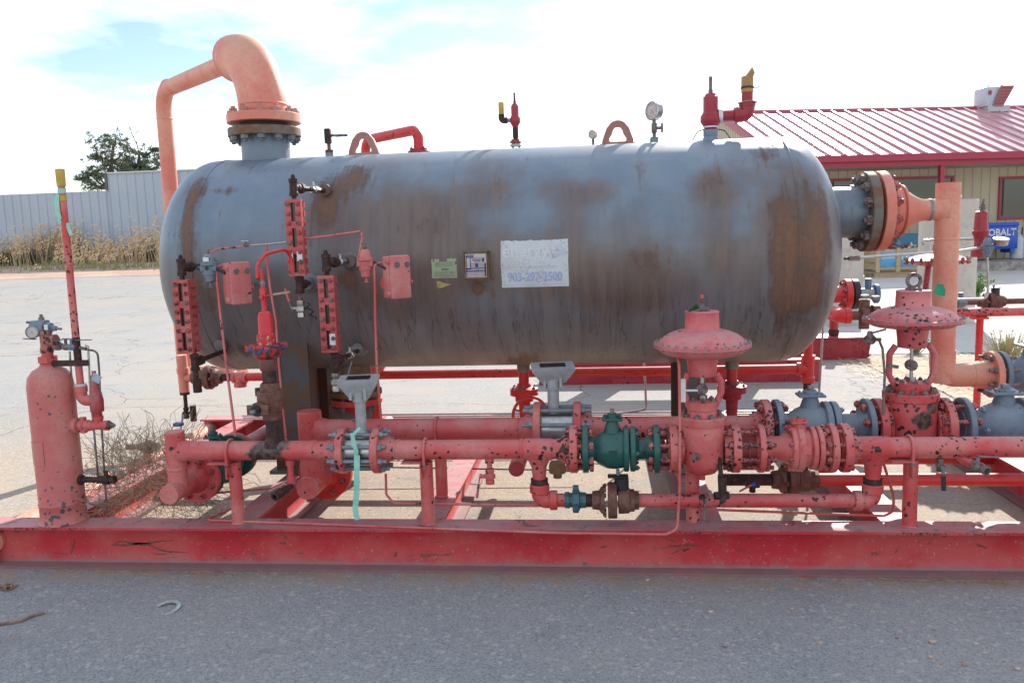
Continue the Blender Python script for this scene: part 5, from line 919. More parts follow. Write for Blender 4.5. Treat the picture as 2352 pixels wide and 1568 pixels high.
# flow meter
def meter(lab, xl, xr_, y, z, rp, rf, head_z, hx, hs, plate=None):
    t = T('flow_meter', ((xl+xr_)/2, y, z-rf), lab, 'flow meter'); m = M(); m.cyl((xl+.018, y, z), (xr_-.018, y, z), rp*1.55, 36, ch=.003); put('meter_body', m, SS, t); 
    for xx in (xl+.021, xr_-.021): m = M(); m.disc((xx, y, z), X, rp*1.62, .005, 36, .001); put('gasket', m, plain('teal_gasket', (.1, .35, .35), .5), t)
    P0 = V((hx, y, z+rp*1.4)); m = M(); m.cyl(P0, (hx, y, head_z-.02*hs), .024*hs, 20); m.lathe(P0, Z, [(0, .036), (.02, .028), (.03, .024*hs)], 20); put('stalk', m, ALU, t)
    R_ = Matrix.Rotation(math.radians(8), 3, 'Z') @ Matrix.Rotation(math.radians(-83), 3, 'X') ; c = V((hx-.0, y-.0, head_z+.03)); F_ = lambda a, b, d: c+R_@V((a, b, d))
    m = M(); A, B = (.088*hs, .052*hs), (.048*hs, .026*hs)
    # housing: wide face on the viewer-side top, narrowing backwards
    fr = [F_(s_*A[0], -.022, q_*A[1]) for s_, q_ in ((-1,-1),(1,-1),(1,1),(-1,1))]; fr2 = [F_(s_*A[0], -.008, q_*A[1]) for s_, q_ in ((-1,-1),(1,-1),(1,1),(-1,1))]; bk = [F_(s_*B[0], .062, q_*B[1]) for s_, q_ in ((-1,-1),(1,-1),(1,1),(-1,1))]
    m.add(fr+fr2+bk, [(0,1,2,3), (0,4,5,1), (1,5,6,2), (2,6,7,3), (3,7,4,0), (4,8,9,5), (5,9,10,6), (6,10,11,7), (7,11,8,4), (8,11,10,9)]); put('display_housing', m, ALU, t, 25)
    m = M(); m.add([F_(s_*A[0]*.6, -.0235, q_*A[1]*.55) for s_, q_ in ((-1,-1),(1,-1),(1,1),(-1,1))], [(0,1,2,3)]); put('display_window', m, GLASS, t)
    m = M()
    for s_ in (-1, 1): m.box((hx+s_*.033*hs-.006, y-.036, head_z-.045*hs), (hx+s_*.033*hs+.006, y+.02, head_z+.02)); 
    put('bracket_ear', m, ALU, t); m = M(); m.cyl((hx, y, head_z-.055*hs), (hx, y, head_z-.012*hs), .033*hs, 18); m.cyl((hx-.046*hs, y, head_z-.01*hs), (hx+.046*hs, y, head_z-.01*hs), .010, 10); put('swivel', m, ALU, t)
    if plate: rect([plate], 'meter_plate', WHT, lambda a, b: (a, y-math.sqrt(max(0, (rp*1.55+.0012)**2-(b-z)**2)), b), t)
    return t
x1_, x2_ = -1.159, -0.999
mt = meter('flow meter with upright grey display head, tied with a mint ribbon, in the front line', x1_, x2_, YA, ZA, rA, fA, 0.834, -1.072, 1.0); flange(mt, (x2_, YA, ZA), X, fA, .034, REDC, .06, .068, rA, -1, label='chipped flange'); pair(mt, ((x1_+x2_)/2, YA, ZA), X, .084, 8, x2_-x1_+.036, .0145, ZINC, .075)
rbn = M(); xm = -1.078
def strip(m, pts, w_, nrm=(0, -1, 0)):
    P = [V(p) for p in pts]; vs = []
    for i, p in enumerate(P):
        d = (P[min(i+1, len(P)-1)]-P[max(i-1, 0)]).normalized(); s_ = d.cross(V(nrm)).normalized()*w_/2; vs += [p-s_, p+s_]
    m.add(vs, [(2*i, 2*i+1, 2*i+3, 2*i+2) for i in range(len(P)-1)])
strip(rbn, [(xm-.012, YA-.085, ZA+.10), (xm-.004, YA-.095, ZA+.05), (xm+.004, YA-.090, ZA+.02), (xm-.006, YA-.08, ZA-.05)], .020); strip(rbn, [(xm+.02, YA-.07, ZA+.12), (xm-.01, YA-.09, ZA+.09), (xm-.012, YA-.092, ZA+.04)], .014); strip(rbn, [(xm+.006, YA-.09, ZA+.0), (xm+.004, YA-.10, ZA-.07), (xm-.002, YA-.10, ZA-.16), (xm-.014, YA-.095, ZA-.24), (xm-.010, YA-.1, ZA-.275), (xm-.004, YA-.1, ZA-.292)], .026)
o = put('ribbon', rbn, MINT); o['label'] = 'mint green ribbon tied round the front flow meter and hanging below it'; o['category'] = 'ribbon'
# pipe to the green valve with a branch tee
t = T('front_header_pipe', (-0.539, YA, .2), 'pink front pipe with a down branch, between the ribboned meter and the green valve', 'pipe'); xf = -0.116; xt = -0.272
m = M(); m.cyl((x2_+.05, YA, ZA), (xf-.06, YA, ZA), rA, 28); m.lathe((xt-.065, YA, ZA), X, [(0, rA), (.01, rA+.004), (.12, rA+.004), (.13, rA)], 28); put('pipe_run', m, RED, t); m = M(); m.lathe((xt, YA, ZA-.02), -Z, [(0, .06), (.035, .045), (.06, .034), (.1, .0305)], 24); m.cyl((xt, YA, ZA-.1), (xt, YA, ZL+.035), .0302, 20); put('branch', m, RED, t, 50)
for xx in (-0.906, xt-.075): weld(t, (xx, YA, ZA), X, rA, RED)
flange(t, (xf, YA, ZA), X, fA, .034, REDC, .06, .068, rA, label='chipped flange')
# green valve
xg0, xg1 = -0.064, 0.242; u = lambda px_: px_
gv, P = fvalve('ball_valve', 'large dark green flanged ball valve in the front pipe line', (xg0, xg1), YA, ZA, fA, rA*.95, GREEN, REDB, (-0.02, 0.159, .088), (.085, .045)); pair(gv, ((xf+xg0)/2, YA, ZA), X, .084, 8, xg0-xf+.036, .0135, REDB, .035)
rect([(0.037, ZA-.01, 0.037+.036, ZA+.015)], 'cast_plate', plain('cast_green', (.01, .05, .045), .4), lambda a, b: (a, YA-.0885, b), gv)
text(gv, 'cast_numbers', '600', .022, lambda a, b: (0.189+b*.9, YA-.0475+abs(a)*.1, ZA+a), plain('cast_green2', (.008, .04, .035), .4), .001)
# ================================================ CONTROL VALVES
def cvalve(lab, x, y, z, k, zs, mat, mat2, rim, studm, rb=1., eye=False, plate=True):
    """zs: dict of real heights measured from the photograph's row plane"""
    t = T('control_valve', (x, y, z-.12), lab, 'control valve', None); r = .093*rb; zt = zs['body_top']
    m = M(); m.lathe((x, y, z-.115*rb), Z, [(0, .0), (.002, .03), (.012, r*.62), (.04, r*.88), (.07, r), (zt-z+.115*rb-.01, r), (zt-z+.115*rb, r*.98)], 40); m.cyl((x, y, z-.14), (x, y, z-.10), .012, 10)
    put('globe_body', m, mat2, t, 50)
    m = M(); m.lathe((x, y, zt-.004), Z, [(0, r*1.03), (.004, r*1.06), (.036, r*1.06), (.04, r*1.02)], 40); bf = put('bonnet_flange', m, mat2, t); nb_ = 12 if rb > 1.1 else 8
    nuts(bf, (x, y, zt+.036), Z, r*.86, nb_, .0145 if rb > 1.1 else .013, STUD)
    m = M(); m.lathe((x, y, zt+.03), Z, [(0, r*.72), (.03, r*.66), (.034, r*.60), (zs['yoke']-zt-.075, r*.60), (zs['yoke']-zt-.07, r*.70), (zs['yoke']-zt-.035, r*.70), (zs['yoke']-zt-.03, r*.4)], 28); bn = put('bonnet', m, mat2, t); nuts(bn, (x, y, zs['yoke']-.004), Z, r*.52, 6, .011, STUD)
    for s_ in (-1, 1):
        m = M(); m.tube([(x+s_*r*.58, y, zs['yoke']-.03), (x+s_*r*.86, y, zs['yoke']+.03), (x+s_*r*.86, y, zs['case']-.03), (x+s_*r*.62, y, zs['case']+.01)], .0145, 10, .03); put('yoke_arm', m, mat, t)
    m = M(); m.cyl((x, y, zs['yoke']), (x, y, zs['case']), .008, 10); m.cyl((x, y, zs['yoke']+.0), (x, y, zs['yoke']+.02), .022, 6); put('stem', m, SS, t); m = M(); m.cyl((x-.002, y-.02, (zs['yoke']+zs['case'])/2-.005), (x-.002, y+.018, (zs['yoke']+zs['case'])/2-.005), .025, 18, ch=.003); m.cyl((x-.008, y-.028, (zs['yoke']+zs['case'])/2-.005), (x-.008, y-.02, (zs['yoke']+zs['case'])/2-.005), .008, 8); put('stem_clamp', m, STUD, t)
    if plate: m = M(); m.box((x-r*.86-.012, y-.0215, zs['yoke']-.005), (x-r*.86+.008, y-.019, zs['case']-.01)); m.box((x-r*.86, y-.0212, (zs['yoke']+zs['case'])/2-.012), (x-.02, y-.0192, (zs['yoke']+zs['case'])/2-.003)); put('travel_scale', m, WHT, t)
    zr = zs['rim']; m = M(); m.lathe((x, y, zs['case']), Z, [(0, .057*k), (.006, .060*k), (.04, .062*k), (zs['lower']-zs['case'], .068*k)], 30); put('actuator_neck', m, mat, t)
    m = M(); h1 = zr-zs['lower']; m.lathe((x, y, zs['lower']-.004), Z, [(0, .068*k), (.004, rim*.56), (h1*.3, rim*.78), (h1*.7, rim*.93), (h1-.004, rim*.965), (h1-.004, rim), (h1+.003, rim)], 56); put('lower_casing', m, mat, t, 40)
    m = M(); dh_ = zs['dome']-zr; m.lathe((x, y, zr), Z, [(.0, rim), (.007, rim), (.008, rim*.90), (dh_*.16, rim*.885), (dh_*.34, rim*.85), (dh_*.52, rim*.79), (dh_*.68, rim*.71), (dh_*.83, rim*.60), (dh_*.94, rim*.49), (dh_, .084*k)], 56); up = put('upper_casing', m, mat, t, 30)
    n = 30; nm_ = nutmesh(ZINC)
    for i in range(n): a = 2*PI*(i+.3)/n; p = V((x+rim*.965*math.cos(a), y+rim*.965*math.sin(a), zr)); inst('rim_bolt', nm_, t, p+Z*.006, Z, .0072, i); inst('rim_bolt', nm_, t, p-Z*.003, -Z, .0080, i)
    m = M(); zc2 = zs['cap']; m.lathe((x, y, zs['dome']-.006), Z, [(0, .084*k), (.006, .077*k), (.012, .073*k), (zc2-zs['dome'], .071*k), (zc2-zs['dome']+.004, .073*k), (zc2-zs['dome']+.008, .068*k)], 36); put('spring_barrel', m, mat, t)
    m = M()
    if eye: m.lathe((x, y, zc2+.0), Z, [(0, .036), (.012, .036), (.018, .022)], 16); m.tube([(x+.0, y, zc2+.008)]+[(x+.029*math.sin(a), y, zc2+.045-.030*math.cos(a)) for a in lin(.1, 2*PI-.1, 18)]+[(x, y, zc2+.008)], .0085, 8); put('eye_bolt', m, STUD, t)
    else: m.lathe((x, y, zc2), Z, [(0, .034), (.006, .034), (.008, .028), (.018, .026), (.020, .009), (.055, .0075), (.058, .005)], 16); put('top_fitting', m, STUD, t); m = M(); m.cyl((x, y, zc2+.02), (x, y, zc2+.07), .007, 10); put('adjusting_screw', m, RED, t)
    m = M(); m.lathe((x-.095*k, y-.03, zs['dome']-.02), Z, [(0, .012), (.01, .012), (.012, .008), (.02, .007)], 8); put('vent_plug', m, STUD, t)
    return t
x = 0.442; Zy = lambda v: v
zsA = dict(body_top=0.664, yoke=0.768, case=0.874, lower=0.959, rim=1.01, dome=1.074, cap=1.151)
cv1 = cvalve('front diaphragm control valve with wide pink mushroom top and green tag', x, YA, ZA, 1.0, zsA, paint('pale_red_paint', (.56, .09, .10), (.62, .20, .19), .08, .5), RED, .205, STUD)
xl, xr_ = 0.315, 0.579; flange(cv1, (xl, YA, ZA), X, fA, .034, REDC, .03, .075, .06, -1); flange(cv1, (xr_, YA, ZA), X, fA, .034, REDC, .03, .075, .06, 1); pair(cv1, ((xl+xg1)/2, YA, ZA), X, .084, 8, xl-xg1+.036, .0135, REDB, .035)
m = M(); m.lathe((x-.035, YA-.088, ZA-.012), (-.5, -1, 0), [(0, .017), (.012, .017), (.013, .011), (.02, .01)], 6); put('side_plug', m, STUD, cv1)
m = M(); m.cyl((x+.063, YA-.07, ZA-.03), (x+.073, YA-.085, ZA-.16), .010, 10); m.cyl((x+.072, YA-.085, ZA-.10), (x+.074, YA-.086, ZA-.20), .018, 12); m.cyl((x+.04, YA-.085, ZA-.185), (x+.10, YA-.075, ZA-.185), .017, 10); put('drain_pipe', m, DARK, cv1); m = M(); m.tube([(x+.02, YA-.1, ZA-.17), (x-.002, YA-.1, ZA-.22), (x-.006, YA-.1, ZA-.285)], .0035, 6); m.cyl((x+.02, YA-.105, ZA-.17), (x+.02, YA-.085, ZA-.17), .010, 8); put('drain_lever', m, STUD, cv1)
pp = V((x-.03, YA-.04, zsA['cap']+.012)); m = M(); m.add([pp+V(q_) for q_ in ((-.045, 0, -.012), (-.02, -.01, .004), (0, 0, .022), (.018, .01, .006), (.0, .015, -.004), (-.02, .01, -.008))], [(0,1,2,3,4,5)]); o = put('green_tag', m, plain('dark_green_tape', (.008, .13, .03), .5)); o['label'] = 'scrap of dark green tape on top of the front control valve'; o['category'] = 'tape'
m = M(); m.cyl((x-.035, YA+.06, BH), (x-.035, YA+.06, ZA-.08), .030, 16); o = put('pipe_support', m, RED); o['label'] = 'plain red post under the body of the front control valve'; o['category'] = 'pipe support'
tubing('thin red tube from the front actuator down and along the top of the beam', [(0.331, 3.5, 0.96), (0.335, 3.47, 0.943), (0.336, 3.46, 0.638), (0.333, 3.46, 0.41), (0.324, 3.47, 0.224), (0.273, 3.439, 0.212), (-0.154, 3.447, 0.212), (-0.738, 3.497, 0.212), (-1.861, 3.592, 0.212), (-1.774, 3.833, 0.215)], .0062, RED, .03)
# spacer and red ball valve
xs_a, xs_b = xr_, 0.686; sp = T('orifice_spool', ((xs_a+xs_b)/2, YA, ZA-.1), 'short red wafer body held by long studs right of the front control valve', 'pipe fitting'); m = M(); m.cyl((xs_a+.017, YA, ZA), (xs_b-.017, YA, ZA), .055, 26, ch=.003); m.box(((xs_a+xs_b)/2-.004, YA-.06, ZA-.05), ((xs_a+xs_b)/2+.004, YA-.052, ZA+.05)); put('wafer_body', m, plain('dark_red_body', (.30, .035, .035), .5), sp); pair(sp, ((xs_a+xs_b)/2, YA, ZA), X, .084, 8, xs_b-xs_a+.036, .0145, REDB, .07)
bv, P = fvalve('ball_valve', 'red painted ball valve with square stem, front line just right of the front control valve', (xs_b, 0.982), YA, ZA, fA, rA*1.05, RED, REDB, (0.777, 0.946, .083), (.055, .034)); pl2 = M(); pl2.cyl((0.832, YA-.003, ZA), (0.861, YA-.003, ZA), .100, 30, ch=.004); pl2.cyl((0.808, YA, ZA), (0.833, YA, ZA), .099, 30, ch=.004); put('middle_flange', pl2, RED, bv); nuts(bv, (0.808, YA, ZA), -X, .088, 8, .0125, REDB)
m = M(); m.prism([(0, 0), (.036, 0), (.036, .036), (0, .036)], (0.839, YA-.107, ZA-.0), X, Z, (0, .004, 0)); put('cast_name_plate', m, RED, bv)
# right spool
t = T('front_header_pipe', (1.5, YA, .2), 'heavily chipped pink front pipe leaving the frame at right, with a branch going down', 'pipe'); xq = 1.036; flange(t, (xq, YA, ZA), X, fA, .034, REDC, .05, .068, rA, -1); pair(t, ((xq+0.982)/2, YA, ZA), X, .084, 8, xq-0.982+.036, .0135, REDB, .035)
xt2 = 1.158; m = M(); m.cyl((xq+.05, YA, ZA), (3.6, YA, ZA), rA, 28); m.lathe((xt2-.06, YA, ZA), X, [(0, rA), (.008, rA+.004), (.115, rA+.004), (.125, rA)], 28); put('pipe_run', m, REDC, t); m = M(); m.lathe((xt2, YA, ZA-.02), -Z, [(0, .06), (.035, .045), (.06, .036), (.1, .033)], 24); m.cyl((xt2, YA, ZA-.1), (xt2, YA, ZL+.045), .0315, 20); put('branch', m, REDC, t, 50)
# bypass run
b = T('bypass_pipe', (.5, YA, .2), 'thin chipped red bypass pipe running low under the front line between two elbows', 'pipe'); m = M()
for xx, s_ in ((xt, 1), (xt2, -1)):
    m = M(); m.tube([(xx, YA, ZL+.06), (xx, YA, ZL), (xx+s_*.07, YA, ZL)], .036, 18, .035); m.cyl((xx, YA, ZL+.035), (xx, YA, ZL+.075), .044, 18, ch=.003); m.cyl((xx+s_*.045, YA, ZL), (xx+s_*.078, YA, ZL), .044, 18, ch=.003); put('elbow', m, REDC, b)
    m = M(); m.cyl((xx, YA, ZL+.07), (xx, YA, ZL+.10), .0385, 16); put('bare_collar', m, DARK, b)
m = M(); m.cyl((xt+.07, YA, ZL), (-0.156, YA, ZL), .030, 18); m.cyl((0.123, YA, ZL), (xt2-.07, YA, ZL), .0302, 20); put('pipe_run', m, REDC, b); m = M(); m.cyl((-0.156, YA, ZL), (0.009, YA, ZL), .029, 18); put('bare_nipple', m, DARK, b)
t = T('hammer_union', (-0.111, YA, ZL-.05), 'blue-green ribbed union nut on the low bypass pipe', 'pipe union'); xu = -0.111; m = M(); m.lathe((xu-.05, YA, ZL), X, [(0, .037), (.02, .039), (.022, .034), (.034, .034), (.035, .050), (.065, .050), (.068, .038), (.095, .036)], 8); put('nut', m, plain('teal_paint', (.05, .12, .13), .5), t)
for k in range(3): a = PI/2+k*2*PI/3; m = M(); m.cbox((xu+.0, YA+.052*math.cos(a), ZL+.056*math.sin(a)), (.026, .022, .024), R=Matrix.Rotation(a, 3, 'X'), ch=.003); put('wing', m, plain('teal_paint', (.05, .12, .13), .5), t)
def brownvalve(lab, x, y, z, s, ax=X, stem=True, mat=BROWN, stemd=Z):
    t = T('ball_valve', (x, y, z-.08*s), lab, 'valve'); ax = V(ax); c = V((x, y, z)); m = M(); m.lathe(c-ax*.095*s, ax, [(0, .042*s), (.03*s, .046*s), (.04*s, .062*s), (.055*s, .066*s)], 8); m.lathe(c+ax*.02*s, ax, [(0, .060*s), (.045*s, .058*s), (.052*s, .050*s), (.07*s, .050*s)], 20); m.lathe(c+ax*.065*s, ax, [(0, .045*s), (.045*s, .043*s)], 8); put('body', m, mat, t)
    m = M(); m.disc(c-ax*.006*s, ax, .080*s, .040*s, 28, .003); bd = put('body_flange', m, mat, t); nuts(t, c-ax*.033*s, -ax, .066*s, 6, .011*s, mat)
    if stem: m = M(); sd_ = V(stemd); m.cyl(c+ax*.035*s+sd_*.03*s, c+ax*.035*s+sd_*.105*s, .032*s, 14); m.cbox(c+ax*.02*s+sd_*.11*s, (.09*s, .05*s, .007*s) if abs(sd_.z) > .5 else (.05*s, .007*s, .09*s), ch=.002); put('stem_plate', m, BLK, t); m = M(); m.cbox(c+ax*.02*s+sd_*.13*s, (.016*s,)*3 if 1 else 0, ch=.002); m.cyl(c+ax*.02*s+sd_*.1*s, c+ax*.02*s+sd_*.14*s, .007*s, 8); put('stem_square', m, ZINC, t)
    return t
brownvalve('brown threaded ball valve with small black stem plate in the low bypass pipe', 0.056, YA, ZL, 1.0)
# ================================================ ROW B (rear line, 4 inch)
rB, fB = .0572, .134; zB = .550
t = T('rear_header_pipe', (-1.2, YB, .2), 'dusty red second pipe with a capped tee end, left of the rear flow meter', 'pipe'); xb = -1.458
m = M(); m.cyl((xb, YB, 0.274), (xb, YB, 0.652), rB+.003, 30, ch=.003); m.cyl((xb, YB, zB), (-0.302-.06, YB, zB), rB, 30); put('pipe_run', m, RED, t); m = M(); m.lathe((xb+.04, YB, zB), X, [(0, .072), (.035, .061), (.05, rB+.001)], 26); put('tee_neck', m, RED, t); m = M(); zl2 = 0.278; m.cyl((xb, YB-.10, zl2), (xb, YB+.16, zl2), rB+.001, 28, ch=.003); put('capped_elbow', m, RED, t, 40)
flange(t, (xb, YB+.19, zl2), Y, fB+.01, .036, REDF, .05, .08, rB); studs(t, (xb, YB+.21, zl2), Y, .11, 8, .14, .018, .07, REDB); m = M(); m.tube([(xb, YB+.24, zl2), (xb, 5.1, zl2), (xb+.05, 5.3, zl2)], rB, 20, .1); put('return_pipe', m, RED, t)
xm1, xm2 = -0.302, -0.107; flange(t, (xm1, YB, zB), X, fB, .036, RED, .06, .085, rB); weld(t, (-0.401, YB, zB), X, rB, RED)
support('red post under the second pipe, just behind the middle front post', -0.807, YB, zB, rB, BH, .115, RED, .030); ubolt('u-bolt over the second pipe behind the middle front bracket', -0.806, YB, zB, rB, zB-rB)
mt2 = meter('rear flow meter with low grey display head under the vessel belly', xm1, xm2, YB, zB, rB, fB, 0.815, -0.223, 1.18, (-0.237, zB+.02, -0.165, zB+.055)); flange(mt2, (xm2, YB, zB), X, fB, .036, REDC, .06, .085, rB, -1); pair(mt2, ((xm1+xm2)/2, YB, zB), X, .108, 8, xm2-xm1+.038, .0155, ZINC, .10)
t = T('rear_header_pipe', (.2, YB, .2), 'plain red stretch of the second pipe between the rear meter and the first blue valve', 'pipe'); xv = 0.786; m = M(); m.cyl((xm2+.05, YB, zB), (xv-.05, YB, zB), rB, 30); put('pipe_run', m, RED, t); flange(t, (xv, YB, zB), X, fB, .036, REDC, .06, .085, rB)
x3, x4 = 0.84, 1.252
bl, P = fvalve('ball_valve', 'first blue-grey ball valve, behind the red front ball valve', (x3, x4), YB, zB, fB, rB, BLUEG, REDB, (0.903, 1.123, .108), (.085, .062)); pair(bl, ((xv+x3)/2, YB, zB), X, .108, 8, x3-xv+.038, .0155, REDB, .05)
x = 1.449; zsB = dict(body_top=0.682, yoke=0.767, case=0.925, lower=1.017, rim=1.055, dome=1.114, cap=1.188)
cv2 = cvalve('rear diaphragm control valve with an eye bolt on its dusty pink mushroom top', x, YB, zB, 1.05, zsB, paint('pale_red_paint_2', (.54, .09, .10), (.60, .20, .19), .10, .5), paint('spotted_red_paint', (.56, .05, .055), (.56, .11, .11), .17, .4, spots=[(x+.02, .60, .05), (x+.06, .66, .03)]), .218, STUD, 1.25, True, False)
x5, x6 = 1.303, 1.6; flange(cv2, (x5, YB, zB), X, fB, .036, REDC, .03, .10, .09, -1); flange(cv2, (x6, YB, zB), X, fB, .036, REDC, .03, .10, .09, 1); pair(cv2, ((x4+x5)/2, YB, zB), X, .108, 8, x5-x4+.038, .0155, REDB, .05)
m = M(); m.cbox((x-.095, YB-.03, 0.842), (.055, .004, .016), R=Matrix.Rotation(.2, 3, 'Y')); put('pointer_plate', m, STUD, cv2)
x7 = 1.686; bl2, P = fvalve('ball_valve', 'second blue-grey ball valve at the right edge, in line with the rear control valve', (x7, x7+.46), YB, zB, fB, rB, BLUEG, REDB, (x7+.07, x7+.33, .115), (.075, .07)); pair(bl2, ((x6+x7)/2, YB, zB), X, .108, 8, x7-x6+.038, .0155, REDB, .05); nuts(bl2, (1.759, YB, zB), -X, .100, 6, .015, BLUEG)
t = T('rear_header_pipe', (3.0, YB, .2), 'continuation of the second pipe beyond the right edge of the frame', 'pipe'); flange(t, (x7+.49, YB, zB), X, fB, .036, RED, .05, .085, rB, -1); m = M(); m.cyl((x7+.5, YB, zB), (3.8, YB, zB), rB, 24); put('pipe_run', m, RED, t)
bl3, P = fvalve('ball_valve', 'rearmost blue-grey ball valve right of the salmon riser foot', (RXX+.307, RXX+.70), YT, zb, .128, .06, BLUEG, REDB, (RXX+.37, RXX+.60, .115), (.08, .075))
pp = V((x+.075, YB-.03, zsB['cap']-.0)); m = M(); m.add([pp+V(q_) for q_ in ((0, 0, -.01), (.012, -.004, .03), (.045, .0, .028), (.046, .004, .012), (.054, .0, .004), (.05, .0, -.028), (.02, 0, -.022))], [(0,1,2,3,4,5,6)]); o = put('green_tag', m, GRNT); o['label'] = 'ragged green tape tag beside the rear control valve cap'; o['category'] = 'tape'
# small regulator and tube beside rear actuator
p = V((1.253, 3.95, 0.966)); t = T('tube_elbow_fitting', p, 'small grey swivel fitting on the tube left of the rear actuator', 'fitting'); m = M(); m.lathe(p-Z*.02, Z, [(0, .018), (.01, .026), (.03, .028), (.045, .014), (.06, .010)], 14); m.cyl(p+X*.01, p+X*.05, .008, 8); put('body', m, STUD, t)
tubing('grey braided tube hanging from the swivel fitting down behind the front pipe', [p+V((.04, 0, 0)), V((1.304, 3.93, 0.927)), V((1.307, 3.9, 0.81)), V((1.287, 3.85, 0.536))], .006, STUD, .03)
tubing('dark tube joining the swivel fitting to the rear actuator casing', [p+V((.0, 0, .03)), V((1.257, 3.95, 0.996)), V((1.324, 3.95, 1.013))], .0045, STUD, .01)
# ================================================ HAMMER UNION STACK
st = T('relief_stack', (-1.493, YA, ZA), 'upright stack of brown fittings topped by a bright red and blue hammer union', 'pipe stack'); xs_ = -1.489; SZ = lambda v: v
Zs = [0, 0.704]
xh = xs_+.0
m = M(); m.lathe((xh, YA, ZA+.02), Z, [(0, .05), (.03, .036), (.045, .0302)], 20); m.cyl((xh, YA, ZA+.03), (xh, YA, Zs[1]+.01), .0302, 20); put('lower_nipple', m, DARK, st)
m = M(); m.lathe((xh, YA, Zs[1]-.01), Z, [(0, .032), (.008, .040), (.045, .043), (.05, .056), (.09, .060), (.13, .060), (.14, .058), (.142, .045), (.165, .043), (.175, .036)], 24); vb = put('ball_valve_body', m, BROWN, st); zv = Zs[1]+.055
m = M(); m.cyl((xh-.03, YA-.05, zv), (xh-.034, YA-.078, zv), .033, 20); m.cbox((xh-.03, YA-.08, zv), (.10, .004, .045), ch=.001); put('stem_plate', m, BROWN, vb); m = M(); m.cyl((xh-.034, YA-.08, zv), (xh-.036, YA-.094, zv), .022, 18); put('stem_seal', m, BLK, vb); m = M(); m.cbox((xh-.04, YA-.105, zv-.002), (.022, .03, .014), ch=.002); put('stem_square', m, ZINC, vb)
m = M(); m.cyl((xh-.055, YA-.0, zv+.05), (xh-.055, YA, zv+.085), .016, 8); put('stop_bolt', m, BLK, vb)
zq = Zs[1]+.16; m = M(); m.cyl((xh, YA, zq), (xh, YA, zq+.075), .0302, 20); put('middle_nipple', m, DARK, st); zq += .06
m = M(); m.lathe((xh, YA, zq), Z, [(0, .034), (.006, .038), (.055, .040), (.06, .038)], 20); put('union_tail', m, paint('old_red_union', (.20, .03, .03), (.15, .06, .05), .12), st); zq += .055
hm = N('hammer_union_paint', .45); q1 = hm.step(hm.noise(38, 4, .6), .49, .51); q2_ = hm.step(hm.noise(30, 3, .6), .57, .59); hm.col(hm.mix(q2_, hm.mix(q1, (.55, .02, .03), (.05, .025, .022)), (.05, .08, .18))); hm = hm.m
m = M(); m.lathe((xh, YA, zq), Z, [(0, .042), (.012, .060), (.02, .064), (.06, .064), (.066, .058)], 24); un = put('union_nut', m, hm, st)
for k in range(3): a = PI*.97+k*2*PI/3; m = M(); c = V((xh+.078*math.cos(a), YA+.078*math.sin(a), zq+.048)); m.cbox(c, (.05, .03, .036), a, .006); put('union_wing', m, hm, un)
zq += .066; cp = paint('bright_red_cap', (.62, .012, .025), (.6, .04, .05), .06, .1, (.6, .5, .45), .3); ycp = N('scuffed_red_cap', .4); ycp.col(ycp.mix(ycp.step(ycp.noise(50, 4, .6), .56, .58), (.5, .02, .03), (.45, .38, .16))); 
m = M(); m.lathe((xh, YA, zq-.002), Z, [(0, .042), (.045, .042), (.05, .036)], 24); put('scuffed_collar', m, ycp.m, st); m = M(); m.lathe((xh, YA, zq+.045), Z, [(0, .036), (.006, .033), (.08, .032), (.098, .026), (.104, .015)], 24); put('red_cap', m, cp, st); zq += .15
m = M(); m.cyl((xh, YA, zq-.01), (xh, YA, zq+.05), .012, 10); put('cap_nipple', m, cp, st); zq += .045
m = M(); m.cbox((xh, YA, zq+.03), (.026, .026, .055), ch=.004); m.cyl((xh, YA, zq+.055), (xh, YA, zq+.075), .010, 6); m.cyl((xh, YA, zq+.02), (xh, YA-.03, zq+.02), .009, 8); nv = put('needle_valve', m, cp, st); m = M(); m.lathe((xh, YA, zq+.068), Z, [(0, .010), (.008, .012), (.018, .012), (.022, .007), (.036, .007)], 6); put('tube_nut', m, ZINC, nv); lever(nv, (xh+.01, YA-.02, zq+.022), (1, -.05, .12), .12, cp, plain('dusty_pink_grip', (.5, .3, .24), .6))
tubing('short bright red tube coming out of the top of the needle valve on the stack', [(xh, YA, zq+.09), (xh-.001, YA, zq+.14)], .0075, REDF, 0)
# ================================================ UNDER VESSEL: drains, rear pipes
def underv(lab, px_, zt, wheel=False):
    x = px_; t = T('check_valve', (x, YT, .3), lab, 'valve'); m = M(); m.cyl((x, YT, zt-.0), (x, YT, zt-.05), .038, 16); put('coupling', m, VES, t); m = M(); m.cyl((x, YT, zt-.13), (x, YT, zt-.04), .030, 16); put('nipple', m, REDF, t)
    m = M(); m.lathe((x, YT, zt-.12), -Z, [(0, .036), (.02, .045), (.03, .082), (.045, .082), (.05, .080), (.052, .082), (.068, .082), (.07, .055), (.105, .052), (.11, .035), (.15, .033), (.2, .030)], 22); b_ = put('body', m, PSVR if not wheel else REDF, t); nuts(b_, (x, YT, zt-.150), Z, .068, 6, .010, STUD)
    if wheel:
        m = M(); wc = V((x+.04, YT-.12, zt-.28)); wa = V((.35, -.9, .0)).normalized(); a_ = wa.cross(Z).normalized(); m.tube([wc+(a_*math.cos(a)+Z*math.sin(a))*.10 for a in lin(0, 2*PI, 25)], .009, 8)
        for k in range(3): a = k*2*PI/3+.4; m.tube([wc, wc+(a_*math.cos(a)+Z*math.sin(a))*.10], .006, 6)
        m.cyl(wc, wc-wa*.1, .010, 8); put('handwheel', m, REDF, t)
    m = M(); m.tube([(x, YT, zt-.30), (x, YT, .36), (x, YT+.4, .36)], .0302, 14, .05); put('drain_pipe', m, RED, t); return t
